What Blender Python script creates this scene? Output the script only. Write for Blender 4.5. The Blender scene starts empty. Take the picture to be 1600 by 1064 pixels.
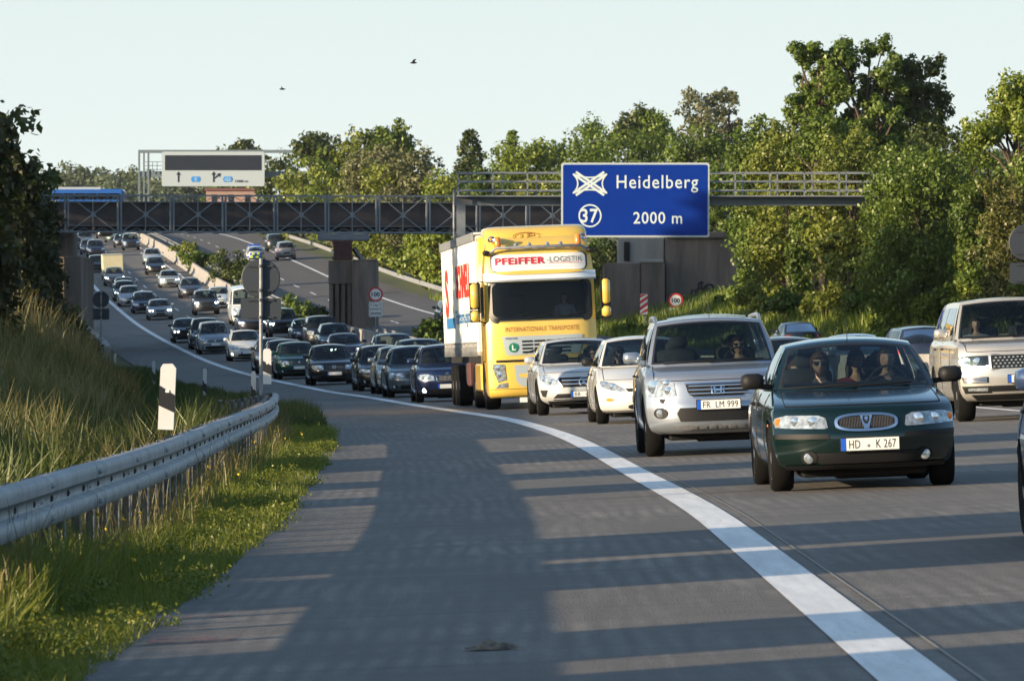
import bpy, bmesh, math, random
import numpy as np
from mathutils import Vector, Matrix, geometry
R = math.radians
SC = bpy.context.scene
COL = SC.collection
# ------------------------------------------------------------------ camera, sky, sun, exposure
ZC = 1.45; FPX = 8800.0; PX0 = 800.0; PY0 = 545.0      # long lens; photograph pixels are 1600 wide
cd = bpy.data.cameras.new('camera'); cam = bpy.data.objects.new('camera', cd); COL.objects.link(cam)
cam.location = (0, 0, ZC); cam.rotation_euler = (R(90), 0, 0)
cd.sensor_width = 36; cd.lens = 36 * FPX / 1600; cd.shift_y = 13 / 1600
cd.clip_start = .5; cd.clip_end = 8000
cd.dof.use_dof = True; cd.dof.focus_distance = 72; cd.dof.aperture_fstop = 15
SC.camera = cam
SUN_EL = R(9.9); SUN_AZ = R(28)       # the sun stands low to the left, a little behind the camera
sdir = Vector((math.cos(SUN_AZ) * math.cos(SUN_EL), math.sin(SUN_AZ) * math.cos(SUN_EL), -math.sin(SUN_EL)))
W = bpy.data.worlds.new('World'); SC.world = W; W.use_nodes = True
_bg = W.node_tree.nodes['Background']; _sk = W.node_tree.nodes.new('ShaderNodeTexSky')
_sk.sky_type = 'NISHITA'; _sk.sun_disc = False; _sk.sun_elevation = SUN_EL
_sk.sun_rotation = math.atan2(-sdir.x, -sdir.y); _sk.air_density = 1.0; _sk.dust_density = 1.0; _sk.ozone_density = 2.0
# pale evening haze low in the sky, all round the horizon
_nt = W.node_tree; _tc = _nt.nodes.new('ShaderNodeTexCoord'); _sx = _nt.nodes.new('ShaderNodeSeparateXYZ'); _nt.links.new(_tc.outputs['Generated'], _sx.inputs[0])
_mr = _nt.nodes.new('ShaderNodeMapRange'); _mr.interpolation_type = 'SMOOTHSTEP'; _mr.inputs[1].default_value = .02; _mr.inputs[2].default_value = .24; _mr.inputs[3].default_value = 1.; _mr.inputs[4].default_value = 0.
_cr = _nt.nodes.new('ShaderNodeMapRange'); _cr.inputs[1].default_value = .0; _cr.inputs[2].default_value = .07; _nt.links.new(_sx.outputs[2], _cr.inputs[0])
_hz = _nt.nodes.new('ShaderNodeMix'); _hz.data_type = 'RGBA'; _hz.inputs[6].default_value = (3.35,3.65,3.4,1); _hz.inputs[7].default_value = (2.7,3.12,3.2,1); _nt.links.new(_cr.outputs[0], _hz.inputs[0])
_nt.links.new(_sx.outputs[2], _mr.inputs[0]); _mx = _nt.nodes.new('ShaderNodeMix'); _mx.data_type = 'RGBA'
_nt.links.new(_mr.outputs[0], _mx.inputs[0]); _nt.links.new(_sk.outputs[0], _mx.inputs[6]); _nt.links.new(_hz.outputs[2], _mx.inputs[7])
_nt.links.new(_mx.outputs[2], _bg.inputs[0]); _bg.inputs[1].default_value = 0.13
sl = bpy.data.lights.new('sun', 'SUN'); sl.energy = 4.6; sl.angle = R(.5); sl.color = (1, .79, .54)
so = bpy.data.objects.new('sun', sl); COL.objects.link(so); so.location = (-60, -40, 60)
so.rotation_euler = sdir.to_track_quat('-Z', 'Y').to_euler()
SC.view_settings.view_transform = 'Standard'; SC.view_settings.look = 'None'
SC.view_settings.gamma = 1; SC.view_settings.exposure = 1.12
# ------------------------------------------------------------------ helpers
def pchip(T):
    x = [float(t[0]) for t in T]; y = [float(t[1]) for t in T]; n = len(x)
    h = [x[i+1]-x[i] for i in range(n-1)]; d = [(y[i+1]-y[i])/h[i] for i in range(n-1)]; m = [0.0]*n
    for i in range(1, n-1):
        if d[i-1]*d[i] > 0:
            w1 = 2*h[i]+h[i-1]; w2 = h[i]+2*h[i-1]; m[i] = (w1+w2)/(w1/d[i-1]+w2/d[i])
    m[0] = d[0]; m[-1] = d[-1]
    def f(v):
        v = min(max(v, x[0]), x[-1]); i = 0
        while i < n-2 and v > x[i+1]: i += 1
        t = (v-x[i])/h[i]
        return (2*t**3-3*t*t+1)*y[i]+(t**3-2*t*t+t)*h[i]*m[i]+(-2*t**3+3*t*t)*y[i+1]+(t**3-t*t)*h[i]*m[i+1]
    return f
ze = pchip([(-80,.12),(0,.12),(60,.12),(100,.11),(127,.05),(152,0),(180,0),(203,.11),(235,.34),(275,.84),(305,1.42),(340,2.27),(375,3.27),(434,5.52),(490,8.0),(550,10.5),(640,13.7),(733,15.9),(850,17.2),(1000,17.6),(3500,17.6)])
xe = pchip([(-80,1.0),(0,1.5),(22,1.62),(42,1.6),(63,1.28),(82,.92),(105,.05),(130,-1.55),(155,-3.3),(175,-4.9),(194,-6.75),(213,-8.65),(251,-12.5),(302,-17.6),(343,-21.9),(392,-27),(451,-33.3),(564,-44.7),(700,-58),(900,-78),(3500,-340)])
def rz(o, D): return ze(D) + .04*o
def clamp(v, a, b): return min(max(v, a), b)
def sm(v, a, b):
    t = clamp((v-a)/(b-a), 0, 1); return t*t*(3-2*t)
hmax = pchip([(-80,.5),(75,.5),(100,1.0),(125,2.3),(150,4.2),(230,4.8),(300,6.5),(330,6.5),(900,5),(3500,5)])
rmax = pchip([(-80,2.5),(150,3),(220,5),(330,7),(500,9),(900,9),(3500,9)])
def tz(o, D):
    z = ze(D) + .04*clamp(o, -3.7, 22)
    if o < -3.7:
        z -= .05*sm(-o, 3.7, 5) + .28*sm(-o, 5.2, 6.4)
        e = max(0, -o-6.9); H = hmax(D)
        z += H*(1-math.exp(-e*1.0/H))+ .02*e
    elif o > 22.3:
        e = max(0, o-23.5); H = rmax(D)
        z += H*(1-math.exp(-e*.42/H)) + .006*e
    elif 8.9 < o < 10.9: z += .08
    return z
def gp(o, D, dz=0): return Vector((xe(D)+o, D, tz(o, D)+dz))
def zat(x, y): return tz(x-xe(y), y)
def wx(px, D): return (px-PX0)*D/FPX
def wz(py, D): return ZC+(PY0-py)*D/FPX
def hit(px, py, d0=20, d1=760):
    """where the sight line through a photograph pixel meets the ground"""
    D = d0
    while D < d1:
        if wz(py, D) <= zat(wx(px, D), D): return D
        D += .5
    return D
def tag(o, label=None, cat=None, group=None, kind=None):
    if label: o['label'] = label
    if cat: o['category'] = cat
    if group: o['group'] = group
    if kind: o['kind'] = kind
    return o
def empty(name, loc=(0,0,0), rz_=0, label=None, cat=None, group=None):
    o = bpy.data.objects.new(name, None); COL.objects.link(o); o.location = loc; o.rotation_euler = (0,0,rz_)
    o.empty_display_size = .3
    return tag(o, label, cat, group)
def link(name, me, parent=None, loc=None):
    o = bpy.data.objects.new(name, me); COL.objects.link(o)
    if parent: o.parent = parent
    if loc is not None: o.location = loc
    return o
KIDS = {}
def copy_tree(o, parent=None):
    c = o.copy(); COL.objects.link(c)
    if parent: c.parent = parent
    for ch in list(o.children): copy_tree(ch, c)
    return c
def mat(name, col, rough=.6, metal=0., var=0., vs=3., bump=0., bs=40., coat=0., emit=None, es=0., spec=.5, alt=None, detail=4):
    m = bpy.data.materials.new(name); m.use_nodes = True; nt = m.node_tree; b = nt.nodes['Principled BSDF']
    c = tuple(col)+(1,); b.inputs['Base Color'].default_value = c; b.inputs['Roughness'].default_value = rough
    b.inputs['Metallic'].default_value = metal; b.inputs['Specular IOR Level'].default_value = spec
    if coat: b.inputs['Coat Weight'].default_value = coat; b.inputs['Coat Roughness'].default_value = .04
    if emit: b.inputs['Emission Color'].default_value = tuple(emit)+(1,); b.inputs['Emission Strength'].default_value = es
    tc = None
    if var or bump: tc = nt.nodes.new('ShaderNodeTexCoord')
    if var:
        n = nt.nodes.new('ShaderNodeTexNoise'); n.inputs['Scale'].default_value = vs; n.inputs['Detail'].default_value = detail
        n.inputs['Roughness'].default_value = .65
        nt.links.new(tc.outputs['Object'], n.inputs['Vector'])
        r = nt.nodes.new('ShaderNodeMapRange'); r.inputs[1].default_value = .3; r.inputs[2].default_value = .7
        nt.links.new(n.outputs['Fac'], r.inputs[0])
        x = nt.nodes.new('ShaderNodeMix'); x.data_type = 'RGBA'
        nt.links.new(r.outputs[0], x.inputs[0])
        x.inputs[6].default_value = tuple(alt)+(1,) if alt else tuple(k*(1-var) for k in col)+(1,)
        x.inputs[7].default_value = tuple(min(1,k*(1+var)) for k in col)+(1,)
        nt.links.new(x.outputs[2], b.inputs['Base Color'])
    if bump:
        n = nt.nodes.new('ShaderNodeTexNoise'); n.inputs['Scale'].default_value = bs; n.inputs['Detail'].default_value = 3
        nt.links.new(tc.outputs['Object'], n.inputs['Vector'])
        bn = nt.nodes.new('ShaderNodeBump'); bn.inputs['Strength'].default_value = bump; bn.inputs['Distance'].default_value = .02
        nt.links.new(n.outputs['Fac'], bn.inputs['Height']); nt.links.new(bn.outputs[0], b.inputs['Normal'])
    return m
class MB:
    """collects shapes into one mesh"""
    def __init__(s): s.v = []; s.f = []; s.mi = []; s.cur = 0
    def add(s, vs, fs, mi=None):
        n = len(s.v); s.v += [tuple(v) for v in vs]; s.f += [tuple(i+n for i in f) for f in fs]
        s.mi += [s.cur if mi is None else mi]*len(fs)
    def box(s, c, d, rot=None, ch=0):
        x, y, z = d[0]/2, d[1]/2, d[2]/2
        if ch:      # chamfered box
            k = min(ch, x*.9, y*.9, z*.9); P = []
            for sx in (-1,1):
                for sy in (-1,1):
                    for sz in (-1,1):
                        P += [(sx*x, sy*(y-k), sz*(z-k)), (sx*(x-k), sy*y, sz*(z-k)), (sx*(x-k), sy*(y-k), sz*z)]
            bm = bmesh.new(); [bm.verts.new(p) for p in P]
            bmesh.ops.convex_hull(bm, input=bm.verts); bm.verts.index_update()
            vs = [v.co.copy() for v in bm.verts]; fs = [[v.index for v in f.verts] for f in bm.faces]; bm.free()
        else:
            vs = [Vector((a*x, b*y, e*z)) for a in (-1,1) for b in (-1,1) for e in (-1,1)]
            fs = [(0,1,3,2),(4,6,7,5),(0,4,5,1),(2,3,7,6),(0,2,6,4),(1,5,7,3)]
        if rot is not None: vs = [rot @ v for v in vs]
        s.add([Vector(c)+v for v in vs], fs); return s
    def bar(s, a, b, w, h=None, up=(0,0,1)):
        a = Vector(a); b = Vector(b); d = b-a; L = d.length
        if L < 1e-6: return s
        y = d/L; x = y.cross(Vector(up))
        if x.length < 1e-4: x = y.cross(Vector((0,1,0)))
        x.normalize(); z = x.cross(y)
        return s.box((a+b)/2, (w, L, h or w), Matrix((x, y, z)).transposed())
    def tube(s, pts, r, n=8, caps=True):
        pts = [Vector(p) for p in pts]; rs = r if isinstance(r, (list, tuple)) else [r]*len(pts); vs = []; fs = []
        for i, p in enumerate(pts):
            t = (pts[min(i+1, len(pts)-1)]-pts[max(i-1, 0)]).normalized()
            a = t.cross(Vector((0,0,1)))
            if a.length < .05: a = t.cross(Vector((0,1,0)))
            a.normalize(); b = t.cross(a)
            for k in range(n):
                an = 2*math.pi*k/n; vs.append(p+(a*math.cos(an)+b*math.sin(an))*rs[i])
        for i in range(len(pts)-1):
            for k in range(n): fs.append((i*n+k, i*n+(k+1)%n, (i+1)*n+(k+1)%n, (i+1)*n+k))
        if caps: fs += [tuple(range(n-1,-1,-1)), tuple((len(pts)-1)*n+k for k in range(n))]
        s.add(vs, fs); return s
    def lathe(s, prof, c, axis='z', n=24):
        """prof = (radius, height along axis)"""
        vs = []; fs = []; c = Vector(c)
        for r, h in prof:
            for k in range(n):
                a = 2*math.pi*k/n; p = (r*math.cos(a), r*math.sin(a), h)
                p = p if axis == 'z' else ((h, p[0], p[1]) if axis == 'x' else (p[0], h, p[1]))
                vs.append(c+Vector(p))
        m = len(prof)
        for i in range(m-1):
            for k in range(n): fs.append((i*n+k, i*n+(k+1)%n, (i+1)*n+(k+1)%n, (i+1)*n+k))
        if prof[0][0] > 1e-4: fs.append(tuple(range(n)))
        if prof[-1][0] > 1e-4: fs.append(tuple((m-1)*n+k for k in range(n)))
        s.add(vs, fs); return s
    def prism(s, poly, y0, y1):
        """poly in x,z pushed along y"""
        n = len(poly); s.add([(x, y0, z) for x, z in poly]+[(x, y1, z) for x, z in poly],
            [tuple(range(n)), tuple(range(2*n-1, n-1, -1))]+[(i, i+n, (i+1)%n+n, (i+1)%n) for i in range(n)]); return s
    def sphere(s, c, r, n=12, m=8):
        r = (r, r, r) if not isinstance(r, (tuple, list)) else r; vs = []; fs = []; c = Vector(c)
        vs.append(c+Vector((0,0,-r[2])))
        for i in range(1, m):
            t = -math.pi/2+math.pi*i/m
            for k in range(n):
                a = 2*math.pi*k/n; vs.append(c+Vector((r[0]*math.cos(t)*math.cos(a), r[1]*math.cos(t)*math.sin(a), r[2]*math.sin(t))))
        vs.append(c+Vector((0,0,r[2])))
        for k in range(n): fs.append((0, 1+(k+1)%n, 1+k)); fs.append((1+(m-2)*n+k, 1+(m-2)*n+(k+1)%n, len(vs)-1))
        for i in range(m-2):
            for k in range(n): fs.append((1+i*n+k, 1+i*n+(k+1)%n, 1+(i+1)*n+(k+1)%n, 1+(i+1)*n+k))
        s.add(vs, fs); return s
    def build(s, name, mats, parent=None, loc=None, smooth=None, fix=True):
        me = bpy.data.meshes.new(name); me.from_pydata(s.v, [], s.f)
        for m in (mats if isinstance(mats, (list, tuple)) else [mats]): me.materials.append(m)
        me.polygons.foreach_set('material_index', s.mi)
        if fix:
            bm = bmesh.new(); bm.from_mesh(me); bmesh.ops.recalc_face_normals(bm, faces=bm.faces); bm.to_mesh(me); bm.free()
        if smooth is not None:
            me.shade_smooth(); me.set_sharp_from_angle(angle=R(smooth))
        return link(name, me, parent, loc)
def text_mesh(txt, size, offset=0., space=1., shear=0.):
    """lettering as flat mesh data centred on the origin in x,z; returns verts and faces"""
    cu = bpy.data.curves.new('lettering', 'FONT'); cu.body = txt; cu.size = size; cu.align_x = 'CENTER'; cu.align_y = 'CENTER'
    cu.offset = offset; cu.space_character = space; cu.shear = shear; cu.resolution_u = 3
    ob = bpy.data.objects.new('lettering', cu); COL.objects.link(ob)
    dg = bpy.context.evaluated_depsgraph_get(); me = bpy.data.meshes.new_from_object(ob.evaluated_get(dg))
    vs = [v.co.copy() for v in me.vertices]; fs = [tuple(p.vertices) for p in me.polygons]
    bpy.data.objects.remove(ob); bpy.data.curves.remove(cu); bpy.data.meshes.remove(me)
    return vs, fs
def text_fit(txt, w, h, offset=0., space=1.):
    vs, fs = text_mesh(txt, 1.0, offset, space)
    x0 = min(v.x for v in vs); x1 = max(v.x for v in vs); y0 = min(v.y for v in vs); y1 = max(v.y for v in vs)
    return [Vector(((v.x-(x0+x1)/2)/(x1-x0)*w, 0, (v.y-(y0+y1)/2)/(y1-y0)*h)) for v in vs], fs
# ------------------------------------------------------------------ shared materials
M = {}
M['galv'] = mat('galvanised_steel', (.25,.26,.27), .6, .25, .3, 2.5)
M['galvpost'] = mat('weathered_steel', (.24,.25,.26), .6, .4, .25, 8)
M['dark'] = mat('black_plastic', (.010,.010,.011), .6, spec=.3)
M['shadowgap'] = mat('underbody', (.008,.008,.008), .9)
M['rubber'] = mat('rubber', (.007,.007,.007), .9, var=.2, vs=30, spec=.15)
M['chrome'] = mat('chrome', (.75,.76,.78), .12, 1.)
M['alloy'] = mat('alloy', (.5,.5,.51), .3, .8)
M['white'] = mat('white_plastic', (.60,.60,.59), .45, var=.05, vs=10)
M['black'] = mat('black_paint', (.015,.015,.016), .45)
M['red'] = mat('red_film', (.55,.02,.02), .5)
M['orange'] = mat('orange_lens', (.8,.22,.02), .25, coat=.6)
M['redlens'] = mat('red_lens', (.5,.01,.01), .2, coat=.6)
M['plate'] = mat('plate_white', (.72,.73,.70), .4)
M['plateblue'] = mat('plate_blue', (.01,.10,.55), .4)
M['ink'] = mat('black_ink', (.01,.01,.01), .6)
M['interior'] = mat('interior_plastic', (.03,.032,.036), .8)
M['seat'] = mat('seat_cloth', (.045,.048,.055), .9, var=.2, vs=20)
M['lens'] = mat('headlight_lens', (.34,.38,.40), .08, .45, coat=1., var=.6, vs=16)
M['reflector'] = mat('headlight_reflector', (.8,.82,.84), .15, .9)
M['lamp_on'] = mat('lit_lamp', (1,.95,.7), .3, emit=(1,.93,.70), es=14)
M['lamp_xenon'] = mat('lit_xenon_lamp', (1,1,.9), .3, emit=(.86,1,.86), es=14)
M['lamp_yellow'] = mat('lit_yellow_lamp', (1,.8,.4), .3, emit=(1,.72,.28), es=10)
def glass_mat(name, tint, alpha):
    m = bpy.data.materials.new(name); m.use_nodes = True; nt = m.node_tree; nt.nodes.clear()
    o = nt.nodes.new('ShaderNodeOutputMaterial'); mx = nt.nodes.new('ShaderNodeMixShader'); t = nt.nodes.new('ShaderNodeBsdfTransparent')
    g = nt.nodes.new('ShaderNodeBsdfGlossy'); f = nt.nodes.new('ShaderNodeFresnel'); f.inputs[0].default_value = 1.5
    mx2 = nt.nodes.new('ShaderNodeMixShader'); d = nt.nodes.new('ShaderNodeBsdfDiffuse')
    d.inputs[0].default_value = (.02,.025,.03,1); mx2.inputs[0].default_value = alpha
    t.inputs[0].default_value = tuple(tint)+(1,); g.inputs['Roughness'].default_value = .02; g.inputs[0].default_value = (.9,.95,1,1)
    nt.links.new(t.outputs[0], mx2.inputs[1]); nt.links.new(d.outputs[0], mx2.inputs[2])
    mm = nt.nodes.new('ShaderNodeMath'); mm.operation = 'MULTIPLY'; mm.inputs[1].default_value = .8
    nt.links.new(f.outputs[0], mm.inputs[0]); nt.links.new(mm.outputs[0], mx.inputs[0])
    nt.links.new(mx2.outputs[0], mx.inputs[1]); nt.links.new(g.outputs[0], mx.inputs[2]); nt.links.new(mx.outputs[0], o.inputs[0])
    return m
M['glass'] = glass_mat('windscreen_glass', (.66,.78,.76), .04)
M['darkglass'] = glass_mat('tinted_glass', (.32,.38,.40), .35)
def paint(name, col, metal=.35, rough=.32):
    key = 'paint_'+name
    if key not in M: M[key] = mat(key, col, rough, metal, coat=.8, var=.06, vs=1.5)
    return M[key]
# ------------------------------------------------------------------ ground, roads, markings
def frange(a, b, s):
    r = []; x = a
    while x < b-1e-6: r.append(x); x += s
    return r
DL = frange(-30, 120, 1.5)+frange(120, 330, 3)+frange(330, 800, 6)+frange(800, 1100, 30)+frange(1100, 3600, 250)
def grid_mesh(name, OL, Ds, zf, m, kind='structure', parent=None):
    vs = []; uv = []
    for D in Ds:
        for o in OL: vs.append((xe(D)+o, D, zf(o, D))); uv.append((o, D))
    n = len(OL); fs = [(j*n+i, j*n+i+1, (j+1)*n+i+1, (j+1)*n+i) for j in range(len(Ds)-1) for i in range(n-1)]
    me = bpy.data.meshes.new(name); me.from_pydata(vs, [], fs); me.materials.append(m)
    ul = me.uv_layers.new(name='UVMap'); idx = np.empty(len(me.loops), int); me.loops.foreach_get('vertex_index', idx)
    ul.data.foreach_set('uv', np.array(uv, float)[idx].ravel()); me.shade_smooth()
    o = link(name, me, parent); 
    if kind: o['kind'] = kind
    return o
def nodes_of(m): nt = m.node_tree; return nt, nt.nodes['Principled BSDF']
def uvnoise(nt, sx, sy, scale=1., detail=3, rough=.6, lo=.35, hi=.65, dist=0.):
    u = nt.nodes.new('ShaderNodeUVMap'); mp = nt.nodes.new('ShaderNodeMapping'); mp.inputs['Scale'].default_value = (sx, sy, 1)
    n = nt.nodes.new('ShaderNodeTexNoise'); n.inputs['Scale'].default_value = scale; n.inputs['Detail'].default_value = detail
    n.inputs['Roughness'].default_value = rough; n.inputs['Distortion'].default_value = dist
    r = nt.nodes.new('ShaderNodeMapRange'); r.inputs[1].default_value = lo; r.inputs[2].default_value = hi
    nt.links.new(u.outputs[0], mp.inputs[0]); nt.links.new(mp.outputs[0], n.inputs['Vector']); nt.links.new(n.outputs['Fac'], r.inputs[0])
    return r.outputs[0]
def mixc(nt, fac, a, b, mode='MIX'):
    x = nt.nodes.new('ShaderNodeMix'); x.data_type = 'RGBA'; x.blend_type = mode
    for i, v in ((0, fac), (6, a), (7, b)):
        if isinstance(v, (int, float)): x.inputs[i].default_value = v
        elif isinstance(v, tuple): x.inputs[i].default_value = v+(1,)
        else: nt.links.new(v, x.inputs[i])
    return x.outputs[2]
def math_(nt, op, a, b=None):
    x = nt.nodes.new('ShaderNodeMath'); x.operation = op
    for i, v in enumerate((a, b)):
        if v is None: continue
        if isinstance(v, (int, float)): x.inputs[i].default_value = v
        else: nt.links.new(v, x.inputs[i])
    return x.outputs[0]
def road_mat(name, c0, c1, joint=True, streak=.5):
    m = bpy.data.materials.new(name); m.use_nodes = True; nt, b = nodes_of(m)
    big = uvnoise(nt, .5, .07, 1., 4); col = mixc(nt, big, c0, c1)
    # broomed concrete: short cross lines, wavering lengthwise streaks, fine grain
    cross = uvnoise(nt, .35, 9., 1., 4, .7, .3, .75); col = mixc(nt, math_(nt,'MULTIPLY',cross,.65), col, tuple(k*.62 for k in c0))
    lng = uvnoise(nt, 9, .35, 1., 2, .5, .46, .66, .3); patch = uvnoise(nt, .5, .12, 1.7, 3, .5, .40, .60)
    bands = uvnoise(nt, .08, 2.2, 1., 3, .6, .35, .68); col = mixc(nt, math_(nt,'MULTIPLY',bands,.45), col, tuple(k*.60 for k in c0))
    col = mixc(nt, math_(nt,'MULTIPLY',math_(nt,'MULTIPLY',lng,patch),streak*.45), col, tuple(min(1,k*1.6) for k in c1))
    # wavering rake marks, broken up crosswise
    u2 = nt.nodes.new('ShaderNodeUVMap'); sp = nt.nodes.new('ShaderNodeSeparateXYZ'); nt.links.new(u2.outputs[0], sp.inputs[0])
    wob = uvnoise(nt, 1.1, .16, 1., 3, .55, .2, .8); ph = math_(nt, 'ADD', math_(nt, 'MULTIPLY', sp.outputs[0], 46.), math_(nt, 'MULTIPLY', wob, 9.))
    rake = math_(nt, 'MULTIPLY', math_(nt, 'ADD', math_(nt, 'SINE', ph), 1.), .5); brk = uvnoise(nt, .5, .8, 1., 4, .65, .40, .62); zone = uvnoise(nt, .35, .10, 1., 3, .6, .40, .60)
    col = mixc(nt, math_(nt,'MULTIPLY',math_(nt,'MULTIPLY',rake,math_(nt,'MULTIPLY',brk,zone)),streak*.62), col, tuple(min(1,k*1.9) for k in c1))
    grain = uvnoise(nt, 75, 7, 1., 3, .85, .3, .7); col = mixc(nt, math_(nt,'MULTIPLY',grain,.62), col, tuple(k*.5 for k in c0))
    spots = uvnoise(nt, 3.3, 1.1, 1., 3, .6, .66, .72); col = mixc(nt, math_(nt,'MULTIPLY',spots,.35), col, tuple(k*.45 for k in c0))
    if joint:
        u = nt.nodes.new('ShaderNodeUVMap'); s = nt.nodes.new('ShaderNodeSeparateXYZ'); nt.links.new(u.outputs[0], s.inputs[0])
        f = math_(nt, 'FRACT', math_(nt, 'MULTIPLY', s.outputs[1], .2)); g = math_(nt, 'LESS_THAN', f, .006)
        col = mixc(nt, math_(nt,'MULTIPLY',g,.6), col, (.03,.03,.03))
    nt.links.new(col, b.inputs['Base Color']); b.inputs['Roughness'].default_value = .82; b.inputs['Specular IOR Level'].default_value = .35
    bp = nt.nodes.new('ShaderNodeBump'); bp.inputs['Strength'].default_value = .35; bp.inputs['Distance'].default_value = .006
    nt.links.new(grain, bp.inputs['Height']); nt.links.new(bp.outputs[0], b.inputs['Normal'])
    return m
M['road'] = road_mat('road_concrete', (.150,.138,.124), (.215,.195,.172), streak=.75)
M['road2'] = road_mat('road_asphalt', (.115,.107,.10), (.155,.143,.132), joint=False, streak=.25)
def soil_mat():
    m = bpy.data.materials.new('grassy_soil'); m.use_nodes = True; nt, b = nodes_of(m)
    c = mixc(nt, uvnoise(nt, .25, .06, 1, 5), (.035,.05,.012), (.085,.10,.025))
    c = mixc(nt, uvnoise(nt, 1.7, .9, 1, 4, .7, .5, .7), c, (.10,.085,.04))
    c = mixc(nt, math_(nt,'MULTIPLY',uvnoise(nt, 9, 5, 1, 3, .7),.6), c, (.02,.035,.008))
    nt.links.new(c, b.inputs['Base Color']); b.inputs['Roughness'].default_value = .95
    return m
M['soil'] = soil_mat()
OL = [-900,-400,-200,-120,-80,-60,-45,-35,-28,-22,-18,-15,-13,-11.5,-10.5,-9.8,-9.2,-8.7,-8.2,-7.8,-7.4,-7,-6.6,-6.2,-5.8,-5.4,-5,-4.4,-3.72,-3.5,0,4,8.6,8.9,9.3,10,10.6,10.95,11.2,15,19,21.6,22,22.4,23,24,25,26.5,28,30,33,37,42,50,60,80,110,160,250,450,900]
def ground_z(o, D):
    z = tz(o, D)
    if -3.6 < o < 8.7 or 11.1 < o < 21.8: z -= .12
    return z - .02
grid_mesh('ground', OL, DL, ground_z, M['soil'])
# ragged grass line at the shoulder is made by the tufts that lean over this sheet
DR = [d for d in DL if d <= 1100]
grid_mesh('road', [-3.66,-2,-.4,0,.4,2,3.9,6,7.6,8.8], DR, lambda o, D: rz(o, D), M['road'])
grid_mesh('road', [10.98,11.5,13,15.2,17,19,20.5,21.9], DR, lambda o, D: rz(o, D), M['road2'])
def line_mat():
    m = bpy.data.materials.new('road_paint'); m.use_nodes = True; nt, b = nodes_of(m)
    c = mixc(nt, uvnoise(nt, 8, .5, 1, 5, .7), (.62,.62,.60), (.80,.80,.78))
    c = mixc(nt, math_(nt,'MULTIPLY',uvnoise(nt, 40, 3, 1, 3, .7, .60, .72),.5), c, (.3,.3,.3))
    nt.links.new(c, b.inputs['Base Color']); b.inputs['Roughness'].default_value = .6; return m
M['line'] = line_mat()
def stripe(name, o0, o1, D0, D1, dz=.006, m=None):
    Ds = sorted(set([D0, D1]+[d for d in DL if D0 < d < D1]))
    return Ds, o0, o1, dz
def stripes(name, segs, m, extra=0.):
    vs = []; uv = []; fs = []
    for o0, o1, D0, D1 in segs:
        Ds = sorted(set([D0, D1]+[d for d in DL if D0 < d < D1])); n0 = len(vs)
        for D in Ds:
            # follow the road sheet exactly: interpolate on its own stations
            i = max(j for j in range(len(DL)) if DL[j] <= D+1e-6); a, b2 = DL[i], DL[min(i+1, len(DL)-1)]
            t = 0 if b2 == a else (D-a)/(b2-a); X = xe(a)*(1-t)+xe(b2)*t; Z = ze(a)*(1-t)+ze(b2)*t
            dz = .005+extra+.00003*D
            for o in (o0, o1): vs.append((X+o, D, Z+.04*o+dz)); uv.append((o, D))
        fs += [(n0+2*k, n0+2*k+1, n0+2*k+3, n0+2*k+2) for k in range(len(Ds)-1)]
    me = bpy.data.meshes.new(name); me.from_pydata(vs, [], fs); me.materials.append(m)
    ul = me.uv_layers.new(name='UVMap'); idx = np.empty(len(me.loops), int); me.loops.foreach_get('vertex_index', idx)
    ul.data.foreach_set('uv', np.array(uv, float)[idx].ravel())
    o = link(name, me); o['kind'] = 'structure'; return o
stripes('road_marking', [(-.15,.15,-30,1000)], M['line'])
stripes('road_marking', [(3.84,3.96,d,d+6) for d in range(-20, 820, 18)], M['line'])
stripes('road_marking', [(7.7,7.85,-30,1000)], M['line'])
stripes('road_marking', [(11.4,11.52,-30,1000), (18.9,19.15,-30,1000)], M['line'])
stripes('road_marking', [(15.1,15.24,d+5,d+11) for d in range(-20, 820, 18)], M['line'])
M['seal'] = mat('joint_sealant', (.26,.24,.20), .7); M['crack'] = mat('dark_sealant', (.10,.095,.09), .8)
stripes('road_joint', [(.25,.263,-30,300)], M['seal'])
# a few faint red survey marks sprayed on the shoulder
def redpaint():
    m = mat('red_spray', (.30,.10,.09), .8); nt, b = nodes_of(m)
    c = mixc(nt, uvnoise(nt, 14, 9, 1, 4, .8, .45, .6), (.115,.112,.112), (.42,.10,.10)); nt.links.new(c, b.inputs['Base Color']); return m
M['spray'] = redpaint(); _nt3, _b3 = nodes_of(M['spray']); _nt3.links.new(math_(_nt3,'MULTIPLY',uvnoise(_nt3, 9, 5, 1, 4, .8, .45, .62),.8), _b3.inputs['Alpha'])
stripes('sprayed_mark', [(-3.45,-3.0,27.9,28.5), (-3.45,-3.05,30.6,30.8), (2.55,3.0,104,105.5)], M['spray'], .001)

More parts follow.
